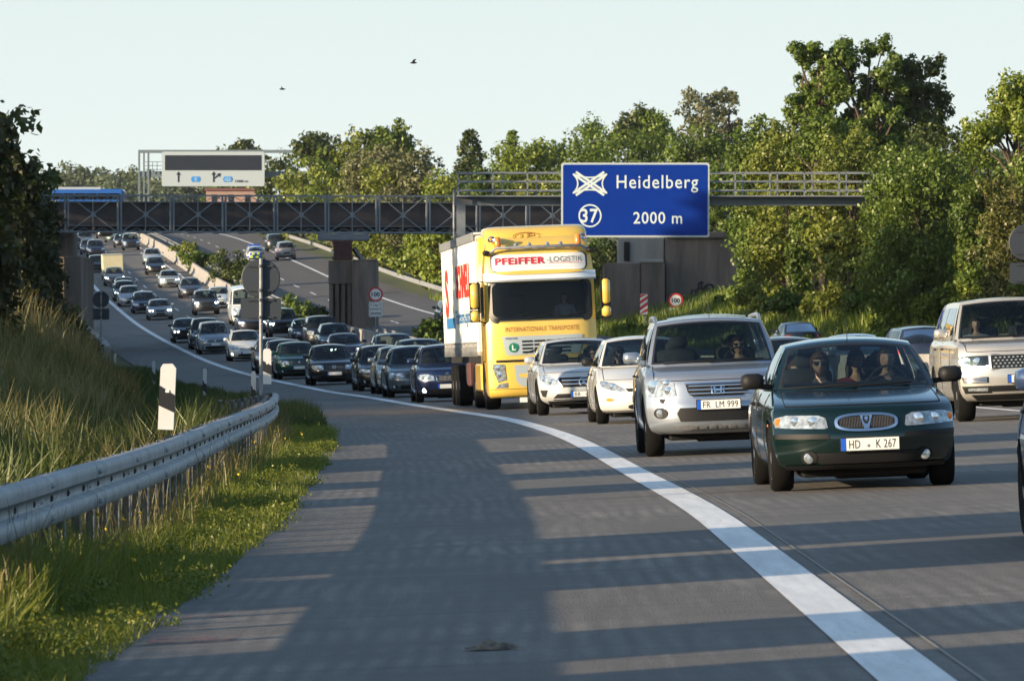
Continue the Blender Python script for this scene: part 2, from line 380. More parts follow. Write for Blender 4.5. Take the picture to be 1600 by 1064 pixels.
# ------------------------------------------------------------------ crash barrier on the left
RO = -4.5
def rail_top(D): return tz(-3.7, D)+.70
def rail_pt(D, dx=0, dz=0):
    e = sm(D, 100, 116)          # the far end swings back and dips a little
    return Vector((xe(D)+RO-.9*e+dx, D, rail_top(D)-.25*e+dz))
WP = [(-.03,-.004),(.030,0),(.058,-.010),(.070,-.028),(.073,-.060),(.070,-.098),(.058,-.110),(.012,-.132),(.006,-.145),(.006,-.180),(.014,-.190),(.060,-.205),(.072,-.218),(.075,-.255),(.072,-.292),(.060,-.306),(-.02,-.315)]
rail = empty('crash_barrier', gp(RO, 22), 0, 'long grey steel crash barrier on many posts along the left grass verge', 'crash barrier')
def rail_piece(D0, D1, i):
    mb = MB(); n = len(WP); Ds = [D0+(D1-D0)*k/4 for k in range(5)]; off = .004 if i % 2 else 0
    vs = []
    for D in Ds:
        for (x, z) in WP: vs.append(rail_pt(D, x+off, z))
        for (x, z) in reversed(WP): vs.append(rail_pt(D, x+off-.004, z))
    N = 2*n; fs = []
    for j in range(len(Ds)-1):
        for k in range(N): fs.append((j*N+k, j*N+(k+1)%N, (j+1)*N+(k+1)%N, (j+1)*N+k))
    fs += [tuple(range(N)), tuple(range((len(Ds)-1)*N, len(Ds)*N))]
    mb.add(vs, fs)
    for q in (-.05, .25):     # splice bolts
        for z in (-.05, -.25, -.15): mb.sphere(rail_pt(D0+.12+q*.3, .078+off if z != -.15 else .006, z-.008), (.014,.018,.018), 8, 5)
    o = mb.build('rail_beam', [M['galv']], None, smooth=40); o.parent = rail; o.matrix_parent_inverse = Matrix.Translation(-rail.location)
    return o
D = 18.3; i = 0
M['bolt'] = mat('rusty_bolt', (.06,.045,.035), .8)
while D < 116:
    rail_piece(D, D+4.14, i); D += 4; i += 1
def rail_post(D):
    mb = MB(); p = rail_pt(D, -.14, -.03); h = 1.15
    for dx, w, t in ((-.03,.006,.11),(.03,.006,.11)): mb.box(p+Vector((dx,0,-h/2)), (w, t, h))
    mb.box(p+Vector((0,.055,-h/2)), (.06,.006,h)); mb.box(p+Vector((.075,0,-.12)), (.09,.08,.12))
    o = mb.build('post', M['galvpost']); o.parent = rail; o.matrix_parent_inverse = Matrix.Translation(-rail.location)
    b = MB(); b.sphere(rail_pt(D, .008, -.155), (.018,.024,.024), 8, 5)
    q = b.build('bolt', M['bolt'], smooth=60); q.parent = rail; q.matrix_parent_inverse = Matrix.Translation(-rail.location)
D = 19.2
while D < 112: rail_post(D); D += 1.333
# delineator posts
def delineator(px, py_base, D, h, w, label, onrail=False):
    x = wx(px, D); z = wz(py_base, D) if onrail else zat(x, D)-.05
    if not onrail: h = h+.22
    t = empty('delineator_post', (x, D, z), 0, label, 'marker post', 'delineator posts at the roadside')
    t.rotation_euler.y = .045 if D == 49 else .0
    k = h/1.0; pr = [(-w/2,0),(w/2,0),(w/2,h*.93),(w*.25,h),(-w*.35,h*.99),(-w/2,h*.93)]
    mb = MB(); mb.prism(pr, -.03, .04); mb.build('post_body', M['white'], t)
    b = MB(); b.prism([(-w/2-.002,h*.36),(w/2+.002,h*.26),(w/2+.002,h*.52),(-w/2-.002,h*.66)] , -.035, .043); b.build('black_band', M['black'], t)
    b = MB(); b.prism([(-w*.12,h*.56),(w*.12,h*.56),(w*.12,h*.60),(-w*.12,h*.60)], -.038, -.034); b.build('reflector', M['plate'], t)
delineator(259, 671, 49, .575, .135, 'large white marker post with slanted black band bolted on top of the crash barrier', True)
delineator(417.5, 600, 97, .61, .14, 'white and black marker post standing on the far end of the crash barrier', True)
delineator(396, 625, 146, .86, .12, 'white and black marker post just left of the barrier end in front of the road', False)
delineator(320, 613, 176, .86, .12, 'short white and black marker post in grass halfway along the shoulder edge', False)
delineator(240, 588, 212, .86, .12, 'small marker post standing left of the one near the road bend', False)
delineator(180, 562, 245, .86, .12, 'farthest small marker post below the low concrete wall', False)

# ------------------------------------------------------------------ concrete barrier in the median
M['conc'] = mat('concrete', (.30,.28,.25), .85, var=.25, vs=.8, bump=.2, bs=12, alt=(.20,.19,.18), detail=6)
M['conc2'] = mat('dark_concrete', (.17,.130,.108), .9, var=.25, vs=.9, bump=.35, bs=6, alt=(.075,.062,.055), detail=8)
def streaky(m):
    nt = m.node_tree; n = [q for q in nt.nodes if q.type == 'TEX_NOISE'][0]; tc = [q for q in nt.nodes if q.type == 'TEX_COORD'][0]; mp = nt.nodes.new('ShaderNodeMapping'); mp.inputs['Scale'].default_value = (1.6,1.6,.22)
    nt.links.new(tc.outputs['Object'], mp.inputs[0]); nt.links.new(mp.outputs[0], n.inputs['Vector'])
streaky(M['conc2']); streaky(M['conc'])
def sweep(mb, prof, Ds, o_):
    n = len(prof); vs = []
    for D in Ds:
        base = Vector((xe(D)+o_, D, rz(o_, D)-.05))
        for x, z in prof: vs.append(base+Vector((x, 0, z)))
    fs = [(j*n+k, j*n+(k+1)%n, (j+1)*n+(k+1)%n, (j+1)*n+k) for j in range(len(Ds)-1) for k in range(n)]
    fs += [tuple(range(n)), tuple(range((len(Ds)-1)*n, len(Ds)*n))]; mb.add(vs, fs)
cb = empty('concrete_barrier', gp(8.95, 90), 0, 'pale concrete safety wall between the two carriageways', 'barrier')
NJ = [(-.30,0),(-.30,.10),(-.14,.30),(-.09,.95),(.09,.95),(.14,.30),(.30,.10),(.30,0)]
D = 90.; i = 0
M['conc_b'] = mat('concrete_pale', (.27,.26,.24), .85, var=.2, vs=.5, bump=.2, bs=12, alt=(.25,.235,.22), detail=6)
while D < 800:
    L = 12 if D < 400 else 48
    mb = MB(); sweep(mb, NJ, [D+L*k/4+(.05 if k == 0 else 0) for k in range(5)], 9.05)
    o = mb.build('barrier_section', M['conc_b'] if (i*7) % 5 else M['conc']); o.parent = cb; o.matrix_parent_inverse = Matrix.Translation(-cb.location)
    D += L; i += 1
mr = empty('median_crash_barrier', gp(10.6, 250), 0, 'low double steel rail along the near edge of the empty carriageway', 'crash barrier')
for oo in (10.35, 10.8):
    D = 200.
    while D < 800:
        mb = MB(); vs = []; L = 24
        Ds = [D+L*k/4 for k in range(5)]; pr = [(0,.45),(.06,.52),(.06,.58),(0,.62),(.06,.68),(.06,.72),(0,.78),(-.03,.78),(-.03,.45)]
        sweep(mb, pr, Ds, oo); o = mb.build('rail_beam', M['galv']); o.parent = mr; o.matrix_parent_inverse = Matrix.Translation(-mr.location)
        mb = MB()
        for q in range(6):
            p = Vector((xe(D+q*4)+oo-.06, D+q*4, rz(oo, D+q*4)+.33)); mb.box(p, (.07,.1,.75))
        o = mb.build('post_row', M['galvpost']); o.parent = mr; o.matrix_parent_inverse = Matrix.Translation(-mr.location)
        D += L
vr = empty('verge_crash_barrier', gp(23, 400), 0, 'pale steel crash barrier on the far right verge under the bridge', 'crash barrier')
for D in frange(345, 760, 24):
    mb = MB(); sweep(mb, [(0,.45),(.06,.52),(.06,.58),(0,.62),(.06,.68),(.06,.72),(0,.78),(-.03,.78),(-.03,.45)], [D+6*k for k in range(5)], 23.0)
    o = mb.build('rail_beam', M['galv']); o.parent = vr; o.matrix_parent_inverse = Matrix.Translation(-vr.location)

# ------------------------------------------------------------------ bridge
M['truss'] = mat('grey_truss_steel', (.20,.22,.24), .6, .3, .15, 3)
M['girder'] = mat('rusty_brown_girder', (.075,.058,.055), .8, 0, .3, .9, alt=(.045,.036,.036), detail=6)
M['girderdark'] = mat('dark_steel', (.02,.018,.018), .8)
BL = Vector((wx(60, 305), 305, 0)); BR = Vector((wx(1020, 320), 320, 0)); BV = (BR-BL); BLEN = BV.length; BU = BV.normalized(); BN = Vector((-BU.y, BU.x, 0))
bridge = empty('railway_bridge', BL+Vector((0,0,0)), 0, 'long brown girder bridge with grey lattice panels crossing above both carriageways', 'bridge')
def bchild(mb, name, m, smooth=None, par=None):
    o = mb.build(name, m, None, smooth=smooth); o.parent = par or bridge; o.matrix_parent_inverse = Matrix.Translation(-bridge.location); return o
ZB = lambda s: wz(362+3*s/BLEN, 305+15*s/BLEN)      # underside level of the panels
ZT = lambda s: wz(305.5+2*s/BLEN, 305+15*s/BLEN)
s0 = -4.5; PAN = 3.05; k = 0
while s0+PAN*k < BLEN-1:
    a = s0+PAN*k; b = a+PAN; mb = MB(); m_ = (a+b)/2
    def P(s, f): return BL+BU*s+Vector((0,0,ZB(s)+(ZT(s)-ZB(s))*f))
    mb.bar(P(a,.0), P(b,.0), .10, .09); mb.bar(P(a,1), P(b,1), .10, .09)
    mb.bar(P(a,.17)-BN*.01, P(b,.17)-BN*.01, .05, .03); mb.bar(P(a,.82)-BN*.01, P(b,.82)-BN*.01, .05,.03)
    for s in (a+.09, b-.09): mb.bar(P(s,0)-BN*.02, P(s,1)-BN*.02, .09, .10, up=BN)
    mb.bar(P(m_,0), P(m_,1), .045, .05, up=BN)
    for (s, f) in ((a+.15,.0),(b-.15,.0),(a+.15,1),(b-.15,1)):
        mb.bar(P(m_,.48)-BN*.02, P(s,f)-BN*.02, .05, .05, up=BN)
    for q in range(6):       # small lattice along both chords
        x0 = a+PAN*q/6; x1 = a+PAN*(q+1)/6; mb.bar(P(x0,.0 if q%2 else .1), P(x1,.1 if q%2 else 0), .03,.03); mb.bar(P(x0,1 if q%2 else .86), P(x1,.86 if q%2 else 1), .03,.03)
    c = P(m_,.48)-BN*.05; mb.box(c, (.26,.03,.28), Matrix.Rotation(math.atan2(BU.y, BU.x), 3, 'Z'))
    bchild(mb, 'truss_panel', M['truss']); k += 1
# brown plate girder with stiffeners behind the lattice and its dark floor
mb = MB(); a, b = -6, BLEN+3; zt = lambda s: wz(315.5+3*s/BLEN, 306+15*s/BLEN); zb = lambda s: wz(352.5+3*s/BLEN, 306+15*s/BLEN)
G = lambda s, z, n: BL+BU*s+BN*n+Vector((0,0,z))
for n0, n1, nm in ((1.2, 1.26, 'girder_web'), (6.2, 6.26, 'girder_web')):
    mb = MB(); q = [G(a,zb(a),n0),G(b,zb(b),n0),G(b,zt(b),n0),G(a,zt(a),n0),G(a,zb(a),n1),G(b,zb(b),n1),G(b,zt(b),n1),G(a,zt(a),n1)]
    mb.add(q, [(0,1,2,3),(7,6,5,4),(0,4,5,1),(3,2,6,7),(0,3,7,4),(1,5,6,2)])
    mb.bar(G(a,zt(a),n0), G(b,zt(b),n0), .35, .06); mb.bar(G(a,zb(a),n0), G(b,zb(b),n0), .35, .06)
    bchild(mb, nm, M['girder'])
mb = MB(); mb.bar(G(a,zb(a)-.06,3.6), G(b,zb(b)-.06,3.6), 4.6, .12); s = a+.4
while s < b: mb.bar(G(s,zb(s)-.2,.1), G(s,zb(s)-.2,6.4), .16, .26); s += 1.52
mb2 = MB(); s = a+1.0
while s < b: mb2.box(G(s, ZB(s)+.12, .35), (.75,.5,.24), Matrix.Rotation(math.atan2(BU.y, BU.x), 3, 'Z')); s += 3.05*1.0
bchild(mb, 'bridge_floor', M['girderdark']); bchild(mb2, 'bracket_row', M['girderdark'])
# pier in the median
def ppos(px, D): return wx(px, D)
pz = zat(wx(552,312), 312)-.6
pier = empty('bridge_pier', (wx(552,312), 312, pz), 0, 'weathered stone pier with rounded block and tall slots under the bridge in the median', 'pier')
def pch(mb, name, m, smooth=None):
    o = mb.build(name, m, None, smooth=smooth); o.parent = pier; o.matrix_parent_inverse = Matrix.Translation(-pier.location); return o
zt1 = wz(409,311); mb = MB(); cx = wx(570,310); hw = .72
prof = [(-hw, 1.2),(-hw,-.1),(-hw*.9,-.38),(-hw*.62,-.6),(-hw*.2,-.7),(hw*.3,-.7),(hw*.75,-.6),(hw*.97,-.3),(hw,0),(hw,1.2)]
n = len(prof); vs = [(cx+x, 310.5+y, pz) for x,y in prof]+[(cx+x, 310.5+y, zt1) for x,y in prof]
mb.add(vs, [(i,(i+1)%n,(i+1)%n+n,i+n) for i in range(n)]+[tuple(range(n)), tuple(range(n,2*n))])
mb.box((cx, 310.7, zt1+.05), (1.36,1.5,.12), ch=.05)
M['stone'] = mat('weathered_stone', (.21,.155,.125), .92, var=.3, vs=1.2, bump=.5, bs=5, alt=(.10,.076,.064), detail=8); streaky(M['stone'])
pch(mb, 'rounded_block', M['stone'], 40)
mb = MB(); x0, x1 = wx(514,312), wx(552,312); zt2 = wz(407,312)
n = 4; wcol = (x1-x0)/n
for k in range(n): mb.box((x0+wcol*(k+.5)-.02, 312.2, (pz+zt2-1.3)/2), (wcol*.66, 2.2, zt2-1.3-pz), ch=.04)
mb.box(((x0+x1)/2, 312.2, zt2-.68), (x1-x0, 2.3, 1.3), ch=.04); mb.box(((x0+x1)/2+.1, 312.9, (pz+zt2)/2-.4), (x1-x0-.3, 1.4, zt2-pz-.9))
pch(mb, 'slotted_wall', M['stone'])
M['oxide'] = mat('red_oxide_steel', (.085,.03,.028), .75, var=.3, vs=4)
mb = MB(); xc = wx(536,312); z0 = zt2; z1 = wz(376,312); mb.box((xc,311.6,(z0+z1)/2), (1.0,1.2,z1-z0)); 
for q in range(3): mb.box((xc-.4+.4*q,310.97,(z0+z1)/2), (.07,.08,z1-z0-.02))
mb.box((xc,310.98,z1-.08),(1.15,.1,.1)); mb.box((xc,310.98,z0+.1),(1.15,.1,.12)); mb.box((xc,310.98,z0+.55),(1.1,.09,.07))
pch(mb, 'steel_bearing', M['oxide'])
mb = MB(); mb.box(((wx(497,312)+wx(577,312))/2, 311.8, (wz(366,312)+wz(376.5,312))/2), (wx(577,312)-wx(497,312), 1.5, wz(366,312)-wz(376.5,312)), ch=.03)
for q in range(7): mb.box((wx(502+11.5*q,312), 311.02, (wz(366,312)+wz(376.5,312))/2), (.05,.07,.28))
pch(mb, 'bearing_beam', M['truss'])
mb = MB(); p0 = Vector((wx(553,312),312,wz(388,312))); p1 = Vector((wx(566,312),312.2,wz(407,312))); mb.bar(p0, p1, .4, .18); pch(mb, 'sloping_stone', M['conc'])
# right abutment
def abut(px0, px1, py, D, depth, name, label=None, m='conc2', ch=.05, zb_=None, par=None):
    x0, x1 = wx(px0, D), wx(px1, D); z0 = min(zat(x0, D), zat(x1, D))-.5 if zb_ is None else wz(zb_, D); z1 = wz(py, D)
    mb = MB(); mb.box(((x0+x1)/2, D+depth/2, (z0+z1)/2), (x1-x0, depth, z1-z0), ch=ch)
    return mb
ab = empty('bridge_abutment', (wx(1040,316), 316, zat(wx(1040,316),316)), 0, 'dark stepped concrete abutment with graffiti right of the truck under the blue sign', 'abutment')
def ach(mb, name, m):
    o = mb.build(name, m, None); o.parent = ab; o.matrix_parent_inverse = Matrix.Translation(-ab.location); return o
ach(abut(1040,1160,368,314,9,''), 'retaining_wall', M['conc2'])
ach(abut(1043,1133,362,313.7,.3,'',zb_=372), 'coping', M['conc2'])
mb = abut(1002,1039,410,313,7,''); ach(mb, 'pier_block', M['conc2']); mb = abut(944,1001.5,411,313.2,6,''); ach(mb, 'pier_block', M['conc'] if 0 else M['conc2'])
ach(abut(966,1038,372,315,4,'',zb_=414), 'bearing_block', M['conc'])
ach(abut(1000,1037,405,312.9,1.5,'',zb_=411), 'bearing_shelf', M['conc'])
ach(abut(975,984,378,314.8,.3,'',zb_=408), 'drain_niche', M['shadowgap'])
M['spraydark'] = mat('black_spray_paint', (.018,.02,.026), .7)
random.seed(5); g = MB()
for q in range(16):
    cx_, cz_ = random.uniform(1070,1118), random.uniform(445,482); a0 = random.uniform(0,6.3); pts = []
    rr = random.uniform(4,11)
    for t in range(9):
        a_ = a0+t*random.uniform(.35,.6); pts.append((wx(cx_+rr*math.cos(a_)*1.3,313.9), 313.965, wz(cz_+rr*math.sin(a_),313.9)))
    g.tube(pts, .05, 5)
ach(g, 'graffiti', M['spraydark'])
# left abutment and low wall
la = empty('stone_abutment', (wx(112,308),308,zat(wx(112,308),308)), 0, 'brown abutment wall at the left end of the bridge beside the dark tree', 'abutment')
for (a_, b_, t_, D_, dep, nm) in ((60,104,362,307,8,'wall'),(100,127.5,400,303,9,'wing_wall')):
    mb = abut(a_, b_, t_, D_, dep, ''); o = mb.build(nm, M['conc2'], None); o.parent = la; o.matrix_parent_inverse = Matrix.Translation(-la.location)
mb = abut(74,108,360,306.5,1,'',zb_=368); o = mb.build('coping', M['conc2'], None); o.parent = la; o.matrix_parent_inverse = Matrix.Translation(-la.location)
mb = MB(); vs = []
for (px, pt, D_) in ((127,500,302),(148,517,278),(168,533,256),(173,541,250)):
    x = wx(px, D_); zt_ = wz(pt, D_); zb_ = zat(x, D_)-.4
    vs += [(x,D_,zb_),(x,D_,zt_),(x-.3,D_,zt_),(x-.3,D_,zb_)]
mb.add(vs, [(j*4+k, j*4+(k+1)%4, (j+1)*4+(k+1)%4, (j+1)*4+k) for j in range(3) for k in range(4)]+[(0,1,2,3),(12,13,14,15)])
o = mb.build('low_wall', M['conc'], None); tag(o, 'low grey concrete wall stepping down beside the shoulder at left', 'wall')

# ------------------------------------------------------------------ blue sign gantry
def gname(root, mb, name, m, smooth=None):
    o = mb.build(name, m, None, smooth=smooth); o.parent = root; o.matrix_parent_inverse = Matrix.Translation(-Vector(root.location)); return o
M['gantry'] = mat('gantry_steel', (.21,.23,.25), .5, .4, .12, 3)
GD = 230.
gan = empty('sign_gantry', (wx(716,GD), GD, zat(wx(716,GD),GD)), 0, 'grey steel walkway gantry carrying the large blue motorway sign', 'gantry')
X = lambda px: wx(px, GD); Z = lambda py: wz(py, GD)
mb = MB(); mb.box(((X(709)+X(1400))/2, GD+.6, (Z(306)+Z(321))/2), (X(1400)-X(709), .5, Z(306)-Z(321))); gname(gan, mb, 'main_beam', M['gantry'])
mb = MB(); mb.box((X(720), GD+.5, (Z(319)+zat(X(716),GD)-.3)/2), (X(727)-X(713), .45, Z(319)-zat(X(716),GD)+.3)); gname(gan, mb, 'post', M['gantry'])
mb = MB(); mb.box((X(1400), GD+.5, (Z(319)+zat(X(1400),GD)-.3)/2), (.4, .45, Z(319)-zat(X(1400),GD)+.3)); gname(gan, mb, 'post', M['gantry'])
mb = MB(); zz = (Z(321)+Z(318))/2; mb.tube([(X(709.5),GD-.1,Z(296)),(X(709.5),GD-.1,zat(X(710),GD))], .05, 8); gname(gan, mb, 'drain_pipe', M['galv'])
mb = MB(); mb.box(((X(713)+X(1398))/2, GD+.15, Z(306)-.03), (X(1398)-X(713), 1.3, .05)); gname(gan, mb, 'walkway', M['gantry'])
for sgn, ydep, nm, sh in ((0,-.45,'front',0),(1,.75,'back',7)):
    mb = MB(); y = GD+ydep
    for pz_ in (270.5, 284, 298): mb.bar((X(713),y,Z(pz_)), (X(1384),y,Z(pz_)), .05, .05)
    px = 716+sh*2
    while px < 1384: mb.bar((X(px),y,Z(308)), (X(px),y,Z(270)), .06, .05, up=(0,1,0)); px += 54
    gname(gan, mb, 'railing', M['gantry'])
# the sign board
M['signblue'] = mat('sign_blue', (.001,.028,.24), .55, spec=.12, var=.06, vs=.7); M['signwhite'] = mat('sign_white', (.55,.64,.62), .5)
M['signrim'] = mat('sign_rim', (.42,.48,.50), .5); M['signback'] = mat('sign_back', (.022,.030,.042), .6, .0)
sb = empty('motorway_sign', (X(992), GD-.7, Z(371)), 0, 'large blue sign reading Heidelberg 2000 m with motorway cross symbol and 37', 'road sign')
def rrect(x0, x1, z0, z1, r, n=5):
    P = []
    for cx_, cz_, a0 in ((x1-r,z0+r,-90),(x1-r,z1-r,0),(x0+r,z1-r,90),(x0+r,z0+r,180)):
        for k in range(n+1): a_ = R(a0+90*k/n); P.append((cx_+r*math.cos(a_), cz_+r*math.sin(a_)))
    return P
def flat(mb, poly, y, t=.012): mb.prism(poly, y-t, y)
mb = MB(); mb.prism(rrect(X(876.5),X(1107.5),Z(371.5),Z(255.5),.1), GD-.72, GD-.66); gname(sb, mb, 'sign_border', M['signrim'])
mb = MB(); mb.prism(rrect(X(879.5),X(1104.5),Z(368.5),Z(258.5),.08), GD-.735, GD-.715); gname(sb, mb, 'sign_face', M['signblue'])
mb = MB()
for px in (900, 1085): mb.box((X(px), GD-.6, (Z(262)+Z(340))/2), (.08,.12,Z(262)-Z(340)))
gname(sb, mb, 'sign_bracket', M['gantry'])
def put_text(root, txt, x, y, z, w, h, m, name='lettering', offset=0., space=1., face=-1, par_scale=None):
    vs, fs = text_fit(txt, w, h, offset, space); mb = MB()
    mb.add([(x+(v.x if face < 0 else -v.x), y, z+v.z) for v in vs], fs)
    o = mb.build(name, m, None, fix=False)
    if root is not None: o.parent = root; o.matrix_parent_inverse = Matrix.Translation(-Vector(root.location))
    return o
def ctr(px0, px1, py0, py1): return X((px0+px1)/2), Z((py0+py1)/2), X(px1)-X(px0), Z(py0)-Z(py1)
x_, z_, w_, h_ = ctr(963,1090,275,302); put_text(sb, 'Heidelberg', x_, GD-.74, z_, w_, h_, M['signwhite'], offset=.006, space=1.12)
x_, z_, w_, h_ = ctr(989,1065,332,350.5); put_text(sb, '2000 m', x_, GD-.74, z_, w_, h_, M['signwhite'], offset=.010, space=1.1)
x_, z_, w_, h_ = ctr(907.5,934,327,349); put_text(sb, '37', x_, GD-.74, z_, w_, h_, M['signwhite'], offset=.02, space=1.1)
mb = MB(); c_ = (X(921.5), Z(338)); ro = X(939.5)-X(921.5); ri = ro-.06; n = 32
P = [(c_[0]+ro*math.cos(2*math.pi*k/n), GD-.741, c_[1]+ro*math.sin(2*math.pi*k/n)) for k in range(n)]+[(c_[0]+ri*math.cos(2*math.pi*k/n), GD-.741, c_[1]+ri*math.sin(2*math.pi*k/n)) for k in range(n)]
mb.add(P, [(k,(k+1)%n,(k+1)%n+n,k+n) for k in range(n)]); gname(sb, mb, 'number_ring', M['signwhite'])
# motorway cross symbol: two crossing bands framed by four curved arms
mb = MB()
def pp(px, py, y=-.741): return (X(px), GD+y, Z(py))
def strip(pts, w, y=-.741):
    V = []; n = len(pts)
    for i, p in enumerate(pts):
        a_ = Vector((pts[max(i-1,0)][0]-pts[min(i+1,n-1)][0], pts[max(i-1,0)][1]-pts[min(i+1,n-1)][1], 0)).normalized()
        q = (-a_.y*w/2, a_.x*w/2); V += [pp(p[0]+q[0], p[1]+q[1], y), pp(p[0]-q[0], p[1]-q[1], y)]
    mb.add(V, [(2*i,2*i+1,2*i+3,2*i+2) for i in range(n-1)])
for off in (-2.6, 2.6):
    strip([(898+.58*off,304+.81*off),(945+.58*off,272+.81*off)], 3.6, -.741)
    strip([(898+.58*off,272-.81*off),(945+.58*off,304-.81*off)], 3.6, -.744)
AR = []
def arc(p0, c, p1, w):
    strip([((1-t)**2*p0[0]+2*t*(1-t)*c[0]+t*t*p1[0], (1-t)**2*p0[1]+2*t*(1-t)*c[1]+t*t*p1[1]) for t in [k/10 for k in range(11)]], w, -.747-.001*AR.append(1) if 0 else -.747-.0015*len(AR)); AR.append(1)
arc((895,273),(921.5,284),(948,273),2.2); arc((895,303),(921.5,292),(948,303),2.2); arc((895,273),(910,288),(895,303),2.2); arc((948,273),(933,288),(948,303),2.2)
gname(sb, mb, 'cross_symbol', M['signwhite'])

# ------------------------------------------------------------------ far gantry with dark display
FD = 600.; X2 = lambda px: wx(px, FD); Z2 = lambda py: wz(py, FD)
fg = empty('display_gantry', (X2(225), FD, zat(X2(225),FD)), 0, 'distant steel portal gantry behind the bridge with a railed walkway', 'gantry')
M['fargantry'] = mat('far_gantry_steel', (.13,.17,.19), .6, .2)
mb = MB()
for px, w in ((216.5,3),(224,2.5),(231,3)): mb.box((X2(px), FD+1, (Z2(234)+zat(X2(px),FD))/2), (w*FD/FPX, .3, Z2(234)-zat(X2(px),FD)))
gname(fg, mb, 'post', M['fargantry'])
mb = MB(); mb.box((X2(498), FD+1, (Z2(234)+zat(X2(498),FD))/2), (.5, .3, Z2(234)-zat(X2(498),FD))); gname(fg, mb, 'post', M['fargantry'])
mb = MB(); mb.box(((X2(215)+X2(500))/2, FD+1, Z2(236.5)), (X2(500)-X2(215), .4, .33)); gname(fg, mb, 'upper_beam', M['fargantry'])
mb = MB(); mb.box(((X2(218)+X2(500))/2, FD+1.2, Z2(272)), (X2(500)-X2(218), .5, .62)); gname(fg, mb, 'lower_beam', M['fargantry'])
mb = MB()
for pz_ in (253,259,265): mb.bar((X2(224),FD+.5,Z2(pz_)), (X2(252),FD+.5,Z2(pz_)), .07,.07)
for px in (231,238,245): mb.bar((X2(px),FD+.5,Z2(270)), (X2(px),FD+.5,Z2(253)), .07,.07, up=(0,1,0))
gname(fg, mb, 'railing', M['fargantry'])
ds = empty('display_sign', (X2(333), FD-.2, Z2(291)), 0, 'white direction display board with a dark switched off panel and arrows', 'road sign')
M['boardwhite'] = mat('board_white', (.36,.42,.45), .5); M['screen'] = mat('dark_display', (.012,.016,.026), .4)
mb = MB(); mb.prism(rrect(X2(253),X2(413.5),Z2(291.5),Z2(237.5),.2), FD-.3, FD-.0); gname(ds, mb, 'board', M['boardwhite'])
mb = MB(); mb.prism(rrect(X2(253),X2(413.5),Z2(291.5),Z2(237.5),.2)[::1]+[], FD-.02, FD+.2); gname(ds, mb, 'housing', M['fargantry'])
mb = MB(); mb.prism(rrect(X2(258),X2(408.5),Z2(266.5),Z2(243),.05), FD-.34, FD-.31); gname(ds, mb, 'display_panel', M['screen'])
M['a_blue'] = mat('badge_blue', (.02,.22,.6), .5)
def badge(cx_, txt):
    mb = MB(); a_, b_ = 7.5, 4.2; P = [(-a_,0),(-a_*.75,-b_),(a_*.75,-b_),(a_,0),(a_*.75,b_),(-a_*.75,b_)]
    mb.prism([(X2(cx_+u), Z2(280.5+v)) for u, v in P], FD-.34, FD-.31); gname(ds, mb, 'badge', M['a_blue'])
    put_text(ds, txt, X2(cx_), FD-.345, Z2(280.5), (.25+.16*(len(txt)-1))*1.1, .38, M['boardwhite'], offset=.02)
badge(306, '5'); badge(356, '656')
put_text(ds, '1500 m', X2(377.5), FD-.345, Z2(283.5), 1.35, .26, M['screen'], offset=.02)
mb = MB(); yy = FD-.345
def arr(px, bend):
    mb.prism([(X2(px-1),Z2(285)),(X2(px+1),Z2(285)),(X2(px+1),Z2(272)),(X2(px-1),Z2(272))], yy, yy+.03)
    mb.prism([(X2(px-3.5),Z2(273.5)),(X2(px+3.5),Z2(273.5)),(X2(px),Z2(268.5))], yy-.002, yy+.03)
    if bend:
        mb.prism([(X2(px+.8),Z2(280)),(X2(px+.8),Z2(278)),(X2(px+7),Z2(273)),(X2(px+8.5),Z2(274.5))], yy-.004, yy+.03)
        mb.prism([(X2(px+5),Z2(272)),(X2(px+11),Z2(271)),(X2(px+9.5),Z2(277))], yy-.006, yy+.03)
arr(279, False); arr(334, True); gname(ds, mb, 'arrow', M['screen'])

# ------------------------------------------------------------------ small road signs
def speed_sign(px, pyc, D, label, lines):
    x = wx(px, D); zc = wz(pyc, D); zg = zat(x, D); t = empty('speed_limit_sign', (x, D, zg), 0, label, 'road sign'); r = 11.3*D/FPX
    mb = MB(); mb.tube([(x,D+.06,zg-.3),(x,D+.06,zc+r*.9)], .038, 8); gname(t, mb, 'pole', M['galv'])
    mb = MB(); mb.lathe([(0,0),(r,0),(r,.03),(0,.03)], (x, D-.03, zc), 'y', 36); gname(t, mb, 'red_ring', M['red'])
    mb = MB(); mb.lathe([(0,0),(r*.76,0),(r*.76,.01),(0,.01)], (x, D-.042, zc), 'y', 36); gname(t, mb, 'white_disc', M['plate'])
    put_text(t, '100', x, D-.045, zc, r*1.15, r*.62, M['ink'], offset=.03)
    for (p0, p1, txt) in lines:
        w2 = 10.5*D/FPX; a_, b_ = wz(p1, D), wz(p0, D)
        mb = MB(); mb.prism(rrect(x-w2, x+w2, a_, b_, .04), D-.03, D); gname(t, mb, 'lower_plate', M['plate'])
        mb = MB(); mb.prism(rrect(x-w2+.04, x+w2-.04, a_+.03, b_-.03, .03), D-.034, D-.029); gname(t, mb, 'plate_rim', M['ink'])
        mb = MB(); mb.prism(rrect(x-w2+.055, x+w2-.055, a_+.045, b_-.045, .03), D-.037, D-.032); gname(t, mb, 'plate_face', M['plate'])
        put_text(t, txt, x, D-.04, (a_+b_)/2, w2*1.5, (b_-a_)*.42, M['ink'], offset=.02)
speed_sign(587, 460, 305, 'round 100 sign with two lower plates beside the stone pier', [(471.5,482.5,'T 3 km T'),(483.5,495,'Lärmschutz')])
speed_sign(1056, 469.5, 306, 'round 100 sign with one lower plate in front of the graffiti wall', [(481,492,'T 3 km T')])
